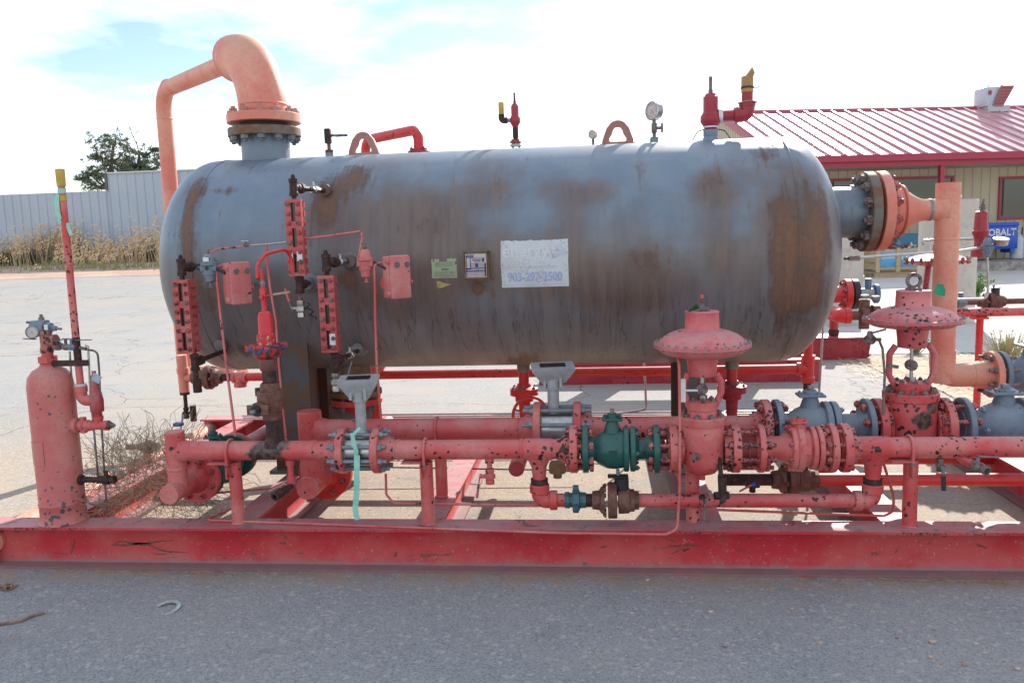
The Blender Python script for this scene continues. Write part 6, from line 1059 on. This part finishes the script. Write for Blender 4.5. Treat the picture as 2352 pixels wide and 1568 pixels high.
underv('red drain valve with a handwheel hanging under the middle of the vessel', -0.434, .765, True); underv('red check valve hanging under the vessel behind the front control valve', 0.75, .765)
t = T('drain_nozzle', (-1.404, YT, .3), 'rusty nozzle with bolted red flanges under the vessel left of the front meter head', 'nozzle'); xd = -1.408; m = M(); m.cyl((xd, YT-.1, .80), (xd, YT-.1, .64), .085, 26); put('neck', m, RUSTF, t); flange(t, (xd, YT-.1, .625), Z, .15, .032, RUSTF); flange(t, (xd, YT-.1, .575), Z, .15, .032, REDF); studs(t, (xd, YT-.1, .60), Z, .122, 8, .15, .018, .09, STUD); m = M(); m.lathe((xd, YT-.1, .56), -Z, [(0, .09), (.06, .058), (.3, .057)], 24); m.cyl((xd+.1, YT-.1, .62), (xd+.1, YT-.1, .40), .040, 16); put('lower_pipe', m, REDF, t, 50)
YR = 5.45; zr = 0.584; t = T('rear_drain_pipe', (-.3, YR, .4), 'bright red pipe running along the far side under the vessel', 'pipe'); xe = 1.348; xs0 = -2.453; m = M(); m.cyl((xs0, YR, zr), (xe-.05, YR, zr), .0302, 16); put('pipe_run', m, REDF, t)
m = M(); tee(m, (xe, YR, zr), Z, (-1, 0, 0), .038, .18, .07); m.cyl((xe, YR, zr+.08), (xe, YR, 1.0), .030, 14); put('tee', m, REDF, t); m = M(); m.cyl((xe-.003, YR, zr-.15), (xe-.003, YR, zr-.06), .026, 10); m.cyl((xe, YR, zr-.25), (xe, YR, zr-.1), .020, 10); put('bottom_nipple', m, DARK, t)
m = M(); tee(m, (xs0-.03, YR, zr-.0), X, -Z, .038, .10, .07); put('left_tee', m, REDC, t); m = M(); m.cyl((xs0-.2, YR, zr), (xs0-.06, YR, zr), .028, 12); put('bare_nipple', m, DARK, t)
brownvalve('brown check valve at the far left end of the rear drain pipe', -2.712, YR, zr, 1.05, -X, False); xvv = -2.894; m = M(); m.cyl((xvv, YR, zr), (-2.769, YR, zr), .030, 12); put('left_pipe', m, SALM, t)
t2 = T('sample_leg', (xvv, YR, .2), 'salmon upright pipe with small bottom cocks below the left level gauge', 'pipe'); m = M(); m.cyl((xvv-.003, YR, 0.745), (xvv, YR, zr-.10), .036, 16); m.lathe((xvv, YR, zr+.03), Z, [(0, .042), (.04, .042)], 14); put('upright', m, SALM, t2); m = M(); m.cyl((xvv, YR, zr-.11), (xvv, YR, zr-.22), .014, 8); m.lathe((xvv, YR, zr-.10), -Z, [(0, .034), (.02, .034), (.02, .016)], 10); put('nipple', m, DARK, t2)
smallvalve(t2, (xvv, YR, zr-.25), Z, -Y, .02, .08, DARK, ZINC, (-.15, -.2, -1), .13); m = M(); m.cyl((xvv+.05, YR, zr-.20), (xvv+.05, YR, zr-.31), .022, 10); put('bull_plug', m, DARK, t2)
for k, yy in enumerate((SY1-.15, SY1-.165)):
    tubing('thin stainless tube, one of the close pair clipped along the rear skid beam', [(-2.634, yy, BH+.012+.02*k), (1.509, yy, BH+.012+.02*k)], .0065, SS, 0, 'tubing', 'tubing_line', 'tubes on the rear beam')
tubing('bare stainless tube dropping behind the vessel just left of the front control valve', [(0.311, 5.7, 0.61), (0.319, 5.7, 0.457), (0.323, 5.7, 0.273), (0.07, 5.7, 0.238)], .008, SS, .03)
tubing('bare stainless tube slanting down behind the right end of the vessel', [(1.375, 5.2, 0.939), (1.354, 5.2, 0.466)], .0075, SS, 0)
tubing('thin red tube on the skid floor from the left pipe post to the hanging tube', [(-1.496, 3.69, 0.355), (-1.498, 3.72, 0.333), (-1.892, 4.1, 0.196), (-2.013, 4.0, 0.213)], .006, RED, .02)
tubing('thin red tube hanging below the front pipe and running right along the skid floor', [(-0.995, 3.66, 0.415), (-0.998, 3.66, 0.316), (-0.963, 3.66, 0.274), (-0.28, 3.66, 0.265)], .006, RED, .03)
tubing('thin red tube running low behind the bypass and curling up to the right pipe tee', [(0.175, 3.66, 0.266), (0.504, 3.66, 0.247), (1.238, 3.66, 0.221), (1.276, 3.66, 0.239), (1.278, 3.66, 0.309), (1.232, 3.66, 0.456)], .006, RED, .03)
tubing('thin dark line strung low through the skid behind the front posts', [(-1.879, 4.9, 0.102), (-1.292, 4.9, 0.092), (-0.13, 4.9, 0.07)], .005, STUD, 0)
# small cocks below pipes
def cock(lab, p, s, levdir, mat, r=.018, lv=.08, grip=None, ax=Z, outl=True):
    p = V(p); t = T('drain_cock', p, lab, 'valve'); m = M(); m.cyl(p+Z*.09*s, p+Z*.03*s, .012*s, 10); m.lathe(p+Z*.05*s, Z, [(0, .02*s), (.03*s, .02*s)], 8); put('nipple', m, mat, t); smallvalve(t, p-Z*.01, Z, levdir[0], r*s, .07*s, mat, STUD, levdir[1], lv, grip); return t
cock('rusty drain cock with long drooping red lever under the front pipe centre', (-0.494, 3.57, 0.44), 1.0, ((-1, 0, 0), (-.15, 0, -1)), REDC, .02, .10, REDB)
cock('steel drain cock with a long dark lever right of the rightmost post', (1.43, 3.57, 0.487), .8, ((0, -1, 0), (.05, 0, -1)), STUD, .018, .10, BLK)
t = T('drain_cock', (1.529, 3.57, 0.481), 'open-ended steel cock pointing at the viewer under the front pipe at right', 'valve'); p = V((1.51, 3.57, 0.505)); m = M(); m.tube([p+Z*.05, p, p+V((.03, -.05, -.01))], .018, 12, .02); put('street_elbow', m, REDC, t); m = M(); d_ = V((.35, -.9, -.12)).normalized(); a0 = p+V((.02, -.03, -.008)); m.lathe(a0, d_, [(0, .016), (.03, .016), (.035, .023), (.07, .023), (.075, .019), (.10, .020), (.101, .014), (.06, .013)], 12); b_ = put('valve_body', m, STUD, t); m = M(); m.cyl(a0+d_*.05, a0+d_*.05+Z*.04, .008, 8); put('stem', m, ZINC, b_); lever(b_, a0+d_*.05+Z*.042, (1, .2, -.1), .09, ZINC)
t = T('drain_cock', (-1.404, 3.57, 0.417), 'open-ended cock with dusty lever below the front pipe right of the first post', 'valve'); p = V((-1.417, 3.57, 0.495)); m = M(); m.cyl((p.x, YA, ZA-rA+.005), (p.x, YA, ZA-rA-.10), .014, 12); m.cyl((p.x, YA, ZA-rA-.0), (p.x, YA, ZA-rA-.025), .020, 10); m.cyl((p.x, YA, ZA-rA-.075), (p.x, YA, ZA-rA-.115), .020, 10); put('drop_pipe', m, RED, t); a0 = V((p.x+.005, YA-.01, ZA-rA-.12)); d_ = V((-.35, -.9, -.15)).normalized(); m = M(); m.lathe(a0, d_, [(0, .014), (.03, .014), (.035, .019), (.07, .019), (.07, .022), (.115, .022), (.116, .012), (.08, .012)], 12); b_ = put('valve_body', m, DARK, t); lever(b_, a0+d_*.04+Z*.03, (-1, -.3, -.45), .085, plain('dusty_lever', (.4, .3, .25)))
# short red stub and handwheel clutter under pipe B
t = T('bull_plug', (-0.431, 4.1, 0.314), 'short round red plug end showing under the second pipe', 'pipe plug'); p = V((-0.419, 4.0, 0.338)); m = M(); m.cyl(p, p+Y*.25, .040, 20, ch=.004); put('plug', m, REDF, t); m = M(); m.cyl(p-Y*.004, p+Y*.02, .036, 20); put('plug_face', m, PSVR, t)
t = T('pressure_tap', (-0.191, 3.57, 0.456), 'small brass and pale fitting hanging under the front pipe beside the chipped flange', 'fitting'); p = V((-0.2, 3.75, 0.414)); m = M(); m.lathe(p+Z*.03, -Z, [(0, .035), (.02, .04), (.05, .04), (.055, .02), (.075, .02)], 10); put('body', m, rusty('dull_brass', (.28, .17, .08), (.2, .12, .07)), t)
# lower rear row, right side
zC = 0.292; t = T('rear_bypass_pipe', (2.0, YB, .2), 'glossy dark red low pipe running right behind the front pipe posts', 'pipe'); m = M(); m.cyl((0.993, YB, zC), (3.8, YB, zC), .0302, 18); put('pipe_run', m, REDF, t); m = M(); m.cyl((0.568, YB, zC), (0.876, YB, zC), .029, 16); put('bare_nipple', m, DARK, t)
brownvalve('brown bypass ball valve low behind the red front ball valve', 0.92, YB, zC, 1.05)
t = T('drain_cock', (0.65, 3.57, 0.392), 'small cock with pink handle and blue plug under the red front ball valve', 'valve'); p = V((0.672, 3.66, 0.364)); m = M(); m.lathe(p-X*.03, X, [(0, .016), (.015, .016), (.02, .022), (.04, .022), (.045, .016), (.06, .016)], 10); m.cyl(p, p-Z*.035, .014, 10); put('body', m, DARK, t); lever(t, p+V((-.01, -.03, .005)), (-1, -.2, -.5), .06, RED); m = M(); m.cyl(p+V((0, -.03, .008)), p+V((0, -.018, .008)), .009, 10); put('blue_plug', m, plain('blue_plastic', (.02, .08, .5), .4), t)
YC = 4.9; t = T('rear_lower_pipe', (2.5, YC, .3), 'thick bright red pipe low behind everything at the right edge', 'pipe'); m = M(); zD = 0.149; m.cyl((1.477, YC, zD), (4.0, YC, zD), .045, 18); put('pipe_run', m, REDF, t); m = M(); m.cyl((1.514, YC, zD), (1.514, YC, .21), .03, 14); put('leg', m, REDF, t)
# ================================================ LEFT: bottle, vent pole
bx, by = -2.572, 3.60; bo = T('pipe_bottle', (bx, by, BH), 'chipped pink upright pressure bottle on the left corner of the skid', 'pressure bottle'); zt = 0.961; m = M(); Hb = zt-BH; m.lathe((bx, by, BH+.002), Z, [(0, .108), (.006, .101), (.085, .101), (.09, .104), (.096, .104), (.1, .101), (Hb-.10, .101), (Hb-.055, .094), (Hb-.025, .072), (Hb-.01, .045), (Hb, .036)], 48); put('shell', m, paint('bottle_pink_paint', (.52, .11, .10), (.56, .20, .16), .165, .6, (.42, .3, .26), .45, (.085, .07, .085), 20), bo, 50)
m = M()
us_ = lin(-.047, .047, 7)
for a, b in zip(us_, us_[1:]):
    P = [(bx+.1035*math.sin(k_/.1035-.42), by-.1035*math.cos(k_/.1035-.42)) for k_ in (a, b)]; z0, z1 = .50, .615; m.add([(P[0][0], P[0][1], z0), (P[1][0], P[1][1], z0), (P[1][0], P[1][1], z1), (P[0][0], P[0][1], z1)], [(0,1,2,3)])
m2 = M(); m2.v = m.v; m2.f = m.f; put('name_plate', m2, paint('bottle_plate_paint', (.55, .15, .13), (.5, .2, .17), .05), bo)
m = M(); m.lathe((bx, by, zt-.004), Z, [(0, .036), (.012, .037), (.02, .028)], 18); m.lathe((bx, by, zt+.014), Z, [(0, .045), (.028, .045)], 6); m.cyl((bx, by, zt+.04), (bx, by, zt+.065), .026, 14); put('bush', m, RED, bo)
t = T('bottle_tee', (bx, by, zt+.06), 'chipped brass-red tee and hex fittings on top of the pressure bottle', 'fitting'); c = V((bx, by, zt+.115)); m = M(); tee(m, c, Z, X, .026, .11, .05); put('tee', m, paint('rusty_pink_tee', (.4, .1, .08), (.4, .22, .17), .2, .3), t); m = M(); m.lathe(c+Z*.055, Z, [(0, .018), (.015, .018), (.018, .010), (.04, .010)], 6); put('top_nipple', m, ZINC, t)
lever(t, c+V((-.03, -.03, .01)), (-1, 0, .06), .06, STUD)
r0_ = V((-2.594, 3.6, 1.143)); t = T('pilot_regulator', r0_, 'silver-blue pilot regulator with a round gauge on top of the bottle', 'regulator'); ax_ = V((.97, 0, -.12)).normalized(); m = M(); m.lathe(r0_-ax_*.045, ax_, [(0, .018), (.01, .026), (.03, .030), (.05, .030), (.055, .034), (.075, .034), (.078, .026), (.10, .024), (.105, .014), (.125, .012), (.13, .006), (.15, .006)], 18); m.cbox(r0_+Z*.012, (.075, .045, .036), ch=.006); put('body', m, BLUEG, t); m = M(); m.lathe(r0_+V((.01, 0, .028)), Z, [(0, .014), (.016, .012), (.018, .007), (.03, .007)], 8); put('top_plug', m, STUD, t); m = M(); m.cyl(r0_-X*.04+Z*.02, r0_-X*.065+Z*.022, .006, 8); put('side_plug', m, STUD, t); m = M(); m.cyl(r0_+V((.02, 0, -.03)), c+Z*.08, .009, 8); put('feed_nipple', m, ZINC, t); gauge('round_gauge', '', r0_+V((-.018, -.028, -.022)), .030, (.25, -.95, .1), .03, ZINC, t)
m = M(); m.box((r0_.x+.045, r0_.y-.036, r0_.z-.012), (r0_.x+.062, r0_.y-.034, r0_.z+.012)); put('white_label', m, WHT, t)
# manifold of small cocks from tee to the pole
mfz = c.z; t = T('cock_manifold', c+X*.08, 'row of little steel needle cocks between the bottle tee and the vent pole', 'valve'); m = M(); m.tube([c+X*.045, V((-2.479, 3.6, 1.044)), V((-2.446, 3.6, 1.048)), V((-2.376, 3.6, 1.034))], .0085, 8); put('manifold_tube', m, STUD, t)
for p, s_ in (((-2.511, 3.59, 1.046), 1), ((-2.468, 3.59, 1.046), 1), ((-2.44, 3.59, 1.045), -1)): p = V(p); m = M(); m.lathe(p-X*.018, X, [(0, .012), (.008, .015), (.028, .015), (.036, .012)], 8); m.cyl(p, p+Z*.035, .007, 8); m.cbox(p+Z*.038, (.03, .012, .006), ch=.001); put('needle_cock', m, BLUEG if s_ < 0 else STUD, t)
lever(t, V((-2.408, 3.58, 1.077)), (1, 0, 0), .075, STUD); lever(t, V((-2.531, 3.58, 1.077)), (1, 0, 0), .05, STUD)
for lab, pts in (('thin steel tube hooking right from the manifold and dropping beside the pole', [(-2.379, 3.6, 1.051), (-2.366, 3.6, 1.047), (-2.369, 3.6, 0.975), (-2.377, 3.6, 0.83), (-2.39, 3.62, 0.616), (-2.418, 3.66, 0.391)]), ('thin steel tube arching farthest right of the pole down to the skid', [(-2.359, 3.58, 1.033), (-2.308, 3.58, 1.026), (-2.322, 3.6, 0.933), (-2.334, 3.6, 0.725), (-2.384, 3.65, 0.242)]), ('thin steel tube dropping between the bottle and the pole', [(-2.473, 3.62, 1.023), (-2.476, 3.62, 0.932), (-2.532, 3.7, 0.313), (-2.502, 3.7, 0.255), (-2.459, 3.75, 0.225), (-2.445, 3.8, 0.156)])): tubing(lab, pts, .0048, SS if 'far' not in lab else STUD, .03)
vp = T('vent_pole', (-2.42, 3.6, 0.778), 'thin leaning red vent pole with a yellow tip and mint ribbon beside the bottle', 'vent pipe'); a, b = V((-2.422, 3.6, 0.82)), V((-2.42, 3.6, 1.86)); m = M(); m.cyl(a, a+(b-a)*.955, .0165, 16); put('pole', m, REDC, vp); m = M(); m.cyl(a+(b-a)*.15, a+(b-a)*.26, .0172, 16); put('bare_stretch', m, DARK, vp)
m = M(); m.cyl(a+(b-a)*.925, b, .0195, 18, .0205, .002); put('yellow_tip', m, YEL, vp); m = M(); m.cyl(a+(b-a)*.862, a+(b-a)*.885, .0185, 16); put('yellow_band', m, YEL, vp); m = M(); m.cyl(a+(b-a)*.895, a+(b-a)*.915, .0182, 16); put('mint_band', m, MINT, vp)
c9 = a+(b-a)*.89; rb_ = M(); strip(rb_, [c9+V((-.01, -.02, .0)), c9+V((-.022, -.02, -.03)), c9+V((-.018, -.02, -.09)), c9+V((-.012, -.02, -.13))], .018); strip(rb_, [c9+V((-.005, -.022, .0)), c9+V((-.012, -.022, -.07)), c9+V((-.004, -.02, -.11))], .010); c8 = a+(b-a)*.755; strip(rb_, [c8+V((.014, -.01, .01)), c8+V((.024, -.012, -.015)), c8+V((.033, -.012, -.045))], .018); o = put('ribbon', rb_, MINT); o['label'] = 'mint green ribbon knotted near the top of the vent pole'; o['category'] = 'ribbon'
t = T('pole_elbow', a, 'chipped red elbow under the vent pole', 'pipe fitting'); m = M(); m.tube([a+Z*.03, V((a.x, by, a.z-.03)), V((a.x+.06, by, a.z-.03))], .026, 14, .03); m.cyl(a+Z*.012, a+Z*.04, .030, 14); put('elbow', m, REDC, t); m = M(); m.cyl(a+Z*.038, a+Z*.05, .0265, 14); put('tape_ring', m, TEFL, t)
p = V((-2.35, 3.6, 0.799)); t = T('small_relief_valve', (p.x, by, p.z-.08), 'mottled red relief valve with a grey tag beside the vent pole elbow', 'relief valve'); m = M(); zz0 = 0.715; m.lathe((p.x, by, zz0), Z, [(0, .020), (.02, .020), (.022, .030), (.075, .032), (.11, .026), (.15, .019), (.19, .016), (.20, .010), (.215, .010)], 14); put('body', m, paint('mottled_red', (.38, .03, .035), (.4, .2, .2), .2, .2, (.45, .4, .4), cs=60), t); m = M(); m.cyl((p.x, by, zz0-.012), (p.x, by, zz0), .019, 12); put('tape_ring', m, TEFL, t); m = M(); m.cbox((p.x+.03, by-.03, zz0+.185), (.042, .003, .038), R=Matrix.Rotation(.5, 3, 'Y')); put('grey_tag', m, plain('grey_tag_metal', (.35, .42, .48), .4), t)
zt_ = zz0-.045; t = T('bottle_side_valve', (bx+.1, by, zt_), 'chipped red tee and hex valve joining the bottle side to the small relief valve', 'fitting'); m = M(); m.cyl((bx+.085, by, zt_), (bx+.12, by, zt_), .036, 16); m.cyl((bx+.1, by, zt_), (bx+.15, by, zt_), .016, 12); put('side_nozzle', m, RED, t); m = M(); m.lathe((bx+.115, by, zt_), X, [(0, .020), (.012, .026), (.03, .026), (.035, .02), (.045, .028), (.06, .028), (.065, .018), (.08, .018)], 8); m.cyl((bx+.145, by, zt_-.035), (bx+.145, by, zt_+.04), .016, 8); put('hex_valve', m, REDC, t); m = M(); tee(m, (p.x, by, zt_), X, Z, .021, .10, .045); put('tee', m, REDC, t); m = M(); m.cyl((p.x+.05, by, zt_), (p.x+.06, by, zt_), .018, 12); m.lathe((p.x+.058, by, zt_), X, [(0, .014), (.012, .014), (.013, .009), (.022, .008)], 6); put('end_plug', m, STUD, t)
zf = 0.971; m = M(); m.box((bx+.01, by-.022, zf-.014), (a.x+.06, by-.014, zf+.014)); o = put('strap_bracket', m, DARK); o['label'] = 'flat brown steel strap clamping the vent pole to the bottle neck'; o['category'] = 'bracket'
zd = 0.407; t = T('bottle_drain_valve', (bx+.1, 3.62, zd), 'dark rusty drain valve on a nipple low on the right side of the bottle', 'valve'); m = M(); m.cyl((bx+.09, by, zd+.0), (bx+.20, by, zd), .014, 12); m.cyl((bx+.085, by, zd), (bx+.115, by, zd), .024, 12); put('nipple', m, DARK, t); smallvalve(t, (bx+.235, by, zd), X, Z, .020, .085, DARK, ZINC, (1, 0, 0), .10)
# tumbleweed
m = M(); rr = random.Random(21); tw = V((-2.319, 3.95, 0.361)); tw.z = .28
for i in range(950):
    a = rr.uniform(0, 2*PI); e_ = rr.uniform(-.5, 1.2); d = V((math.cos(a)*math.cos(e_), math.sin(a)*math.cos(e_), math.sin(e_))); r_ = rr.uniform(.35, 1.0)
    p = tw+V((d.x*.36*r_, d.y*.30*r_, d.z*.27*r_-.02)); dr = (d.cross(V((rr.gauss(0, 1), rr.gauss(0, 1), rr.gauss(0, 1))))).normalized()*.8+d*.5; pts = [p]
    for k in range(5): dr = (dr+V((rr.gauss(0, .35), rr.gauss(0, .35), rr.gauss(0, .35)))).normalized(); p = p+dr*rr.uniform(.03, .065); pts.append(V((p.x, p.y, max(p.z, .02))))
    m.tube(pts, rr.uniform(.0007, .0014), 3)
o = put('tumbleweed', m, rusty('dry_twigs', (.30, .21, .14), (.46, .36, .25), .5, 9), None, 60); o['label'] = 'tangled dry tumbleweed caught in the left corner of the skid'; o['category'] = 'tumbleweed'
t = T('union_tap', (-2.811, 4.7, 0.353), 'pinkish pipe union and brass cock among the tumbleweed on the skid left rail', 'fitting'); p = V((-2.80, 4.75, .27)); m = M(); m.lathe(p-X*.05, X, [(0, .022), (.02, .03), (.05, .032), (.055, .042), (.085, .042), (.09, .028), (.13, .026)], 8); put('union', m, RUSTF, t); m = M(); m.cyl(V((p.x, p.y, .16)), p, .025, 12); put('riser_nipple', m, SALM, t); m = M(); m.cyl(p-X*.13, p-X*.04, .018, 10); put('cock', m, rusty('brass', (.3, .2, .1), (.2, .12, .08)), t); p = V((-2.39, 4.4, 0.49)); m = M(); m.cbox(p, (.05, .04, .02), ch=.004); put('blue_handle', m, plain('blue_plastic2', (.02, .12, .4), .4), t)
# ================================================ SECOND SKID behind at right
YS = 6.7; s2 = T('background_skid', (2.845, 9.674, 0.0), 'raked red end of another skid base standing behind the vessel end', 'skid'); g = V((2.826, 9.609, 0.0)); xa_, xb_ = 2.104, 3.072; zt = 0.239
m = M(); m.prism([(xa_, 0.012), (xb_-.10, .012), (xb_-.03, .05), (xb_, zt-.01), (xb_, zt), (xa_, zt)], (0, g.y, 0), X, Z, (0, .01, 0)); m.box((xa_, g.y-.04, zt-.0), (xb_, g.y+.35, zt+.012)); m.prism([(xa_, 0), (xb_-.09, 0), (xb_-.02, .045), (xb_-.02, .06), (xb_-.10, .013), (xa_, .012)], (0, g.y-.05, 0), X, Z, (0, .4, 0)); put('end_beam', m, PSVR, s2); m = M(); m.lathe((-.15, 8.6, 1.30), X, [(0, 0), (.02, .2), (.08, .38), (.2, .48), (2.0, .48), (2.12, .38), (2.18, .2), (2.2, 0)], 32); put('added_vessel_shell', m, PSVR, s2); m = M(); m.box((.2, 8.3, .2), (.35, 8.9, .9)); put('added_saddle', m, PSVR, s2); m = M(); m.box((1.5, 8.3, .2), (1.65, 8.9, .9)); put('added_saddle', m, PSVR, s2); m = M(); m.box((-.6, 8.2, 0), (2.15, 8.32, .22)); put('front_beam', m, PSVR, s2); gx = 2.681; m = M(); m.cyl((gx, g.y+.1, zt+.01), (gx, g.y+.1, zt+.22), .05, 14); put('post', m, PSVR, s2); m = M(); m.cyl((gx, g.y+.1, zt+.02), (gx, g.y+.1, zt+.09), .058, 14); put('collar', m, DARK, s2)  # vessel shell and its saddles are unseen, added for their shade on the ground
t = T('background_flange_set', (1.961, 6.7, 0.965), 'bright red flange, black flange and blue plug end beside the vessel end', 'flanges'); c = V((1.944, 6.7, 0.962)); flange(t, c, X, .12, .045, REDF, .1, .07, .06); nuts(t, c-X*.025, -X, .095, 8, .018, REDB); m = M(); m.disc(c+X*.055, X, .118, .045, 26); put('black_flange', m, BLK, t); m = M(); m.cyl(c+X*.06, c+X*.20, .045, 16); put('pale_spool', m, ALU, t); m = M(); m.disc(c+X*.22, X, .075, .03, 20); m.cyl(c+X*.16+Z*.03, c+X*.16+Z*.12, .025, 10); put('blue_union', m, plain('bright_blue_grey', (.10, .20, .30), .5), t)
t = T('background_elbow_run', (1.844, 6.4, 0.826), 'red elbow and brown valves low behind the vessel end', 'pipe fittings'); p = [V((q_, 6.4, 0.825)) for q_ in (1.813, 1.86, 1.986, 2.065)]; m = M(); m.tube([p[0]+Y*.3, p[0], p[1]], .055, 14, .06); m.cyl(p[0]+X*.03, p[0]+X*.07, .062, 14); put('elbow', m, REDF, t); m = M(); m.cyl(p[1], p[3], .035, 12); m.disc(p[2], X, .07, .05, 16); m.cyl(p[2]-Z*.1, p[2]+Z*.12, .04, 10); m.disc(p[3], X, .08, .05, 16); put('valve_body', m, BROWN, t); m = M(); m.cbox(p[2]+Z*.14, (.05, .05, .03), ch=.004); m.cbox(p[3]+Z*.13, (.05, .05, .03), ch=.004); put('stem_square', m, ZINC, t)
YP = 6.6; zp = 0.809; t = T('background_pipe', (2.894, YP, .1), 'chipped red pipe on a thin post behind the riser at right', 'pipe'); m = M(); m.cyl((2.657, YP, zp), (3.214+.5, YP, zp), .034, 16); put('pipe_run', m, REDC, t); m = M(); m.cyl((2.9, YP, .02), (2.9, YP, zp-.03), .026, 12); m.box((2.9-.06, YP-.04, zp-.05), (2.9+.05, YP+.04, zp-.035)); put('post', m, REDF, t)
brownvalve('brown background valve on top of the chipped pipe at the right edge', 3.024, YP+.12, zp+.07, .95); t = T('background_union', (2.798, 6.6, 0.869), 'small blue-grey union in the background fitting row right of the riser', 'pipe union'); c = V((2.804, YP+.12, zp+.07)); m = M(); m.lathe(c-X*.04, X, [(0, .03), (.01, .05), (.05, .05), (.08, .03)], 8); m.cyl(c+Z*.03, c+Z*.075, .02, 8); put('union_body', m, BLUEG, t); m = M(); m.cyl(c-X*.30, c+X*.55, .024, 10); put('nipple_run', m, BROWN, t)
YD = 6.6; c = V((2.571, 6.6, 1.213)); t = T('background_actuator', c-Z*.4, 'dished red diaphragm actuator behind the salmon riser', 'actuator'); m = M(); m.lathe(c-Z*.045, Z, [(0, .06), (.01, .15), (.04, .215), (.041, .225), (.05, .225), (.051, .215), (.075, .17), (.095, .08), (.10, .035), (.17, .03), (.175, .0)], 40); put('casing', m, PSVR, t, 30)
for i in range(18): a = 2*PI*i/18; inst('rim_bolt', nutmesh(STUD), t, c+V((.218*math.cos(a), .218*math.sin(a), .006)), Z, .014); inst('rim_bolt', nutmesh(REDB), t, c+V((.218*math.cos(a), .218*math.sin(a), -.006)), -Z, .014)
m = M(); m.tube([c-Z*.04-X*.06, c-Z*.2-X*.075, c-Z*.4-X*.06], .022, 10); put('yoke', m, PSVR, t)
YQ = 5.9; p = V((2.574, 5.9, 1.228)); t = T('pilot_valve', (p.x, YQ, p.z-.1), 'tall deep red pilot valve with a spindle, right of the salmon riser', 'valve'); zq = 1.258; m = M(); m.lathe((p.x, YQ, zq), Z, [(0, .055), (.055, .055), (.06, .040), (.10, .036), (.14, .042), (.155, .052), (.175, .052), (.18, .045), (.30, .038), (.305, .03)], 18); put('body', m, PSVR, t); m = M(); m.cyl((p.x+.005, YQ, zq+.30), (p.x+.01, YQ, zq+.35), .014, 8); m.cyl((p.x+.005, YQ, zq+.34), (p.x+.012, YQ, zq+.385), .008, 8); m.cyl((p.x+.005, YQ, zq+.325), (p.x+.006, YQ, zq+.332), .022, 10); put('spindle', m, STUD, t)
rc = V((2.554, 5.75, 1.325)); rg3 = regulator('pilot_regulator', 'small blue-grey regulator in front of the tall red pilot valve', rc, BLUEG, 1.0); t = T('pressure_gauge', (2.632, 5.75, 1.357), 'drum-shaped steel gauge seen edge-on right of the small regulator', 'pressure gauge'); c = V((2.634, 5.75, 1.357)); m = M(); m.lathe(c-Z*.017, (0, -.25, 1), [(0, .040), (.003, .044), (.03, .044), (.033, .048), (.042, .048), (.043, .04)], 24); put('gauge_case', m, SS, t); m = M(); m.cyl(rc+X*.02, c-X*.03, .010, 8); put('stem', m, DARK, t)
tubing('long stainless tube running right from the vessel end flange to the small regulator', [(1.406, 4.9, 1.308), (1.957, 5.3, 1.313), (2.267, 5.5, 1.313), rc+V((-.03, 0, .0))], .009, SS, .0)
m = M(); m.lathe(V((1.43, 4.9, 1.307)), (1, .1, 0), [(0, .016), (.02, .016), (.022, .012), (.04, .016), (.06, .016)], 6); o = put('tube_fitting', m, SS); o['label'] = 'stainless tube fitting at the left end of the long tube by the vessel'; o['category'] = 'fitting'
tubing('short stainless tube behind the riser leading to the red pilot valve', [(2.173, 5.8, 1.353), (2.161, 5.8, 1.382), (2.333, 5.8, 1.385), (2.505, 5.85, 1.38)], .008, SS, .03)
tubing('stainless tube dropping from the small regulator and bending left at the bottom', [rc-Z*.05, (2.569, 5.75, 1.09), (2.568, 5.75, 0.984), (2.326, 5.75, 0.986)], .009, SS, .04)
m = M(); p = V((2.85, 10.476, 0.0)); 
sc.render.resolution_x = 1024; sc.render.resolution_y = 682
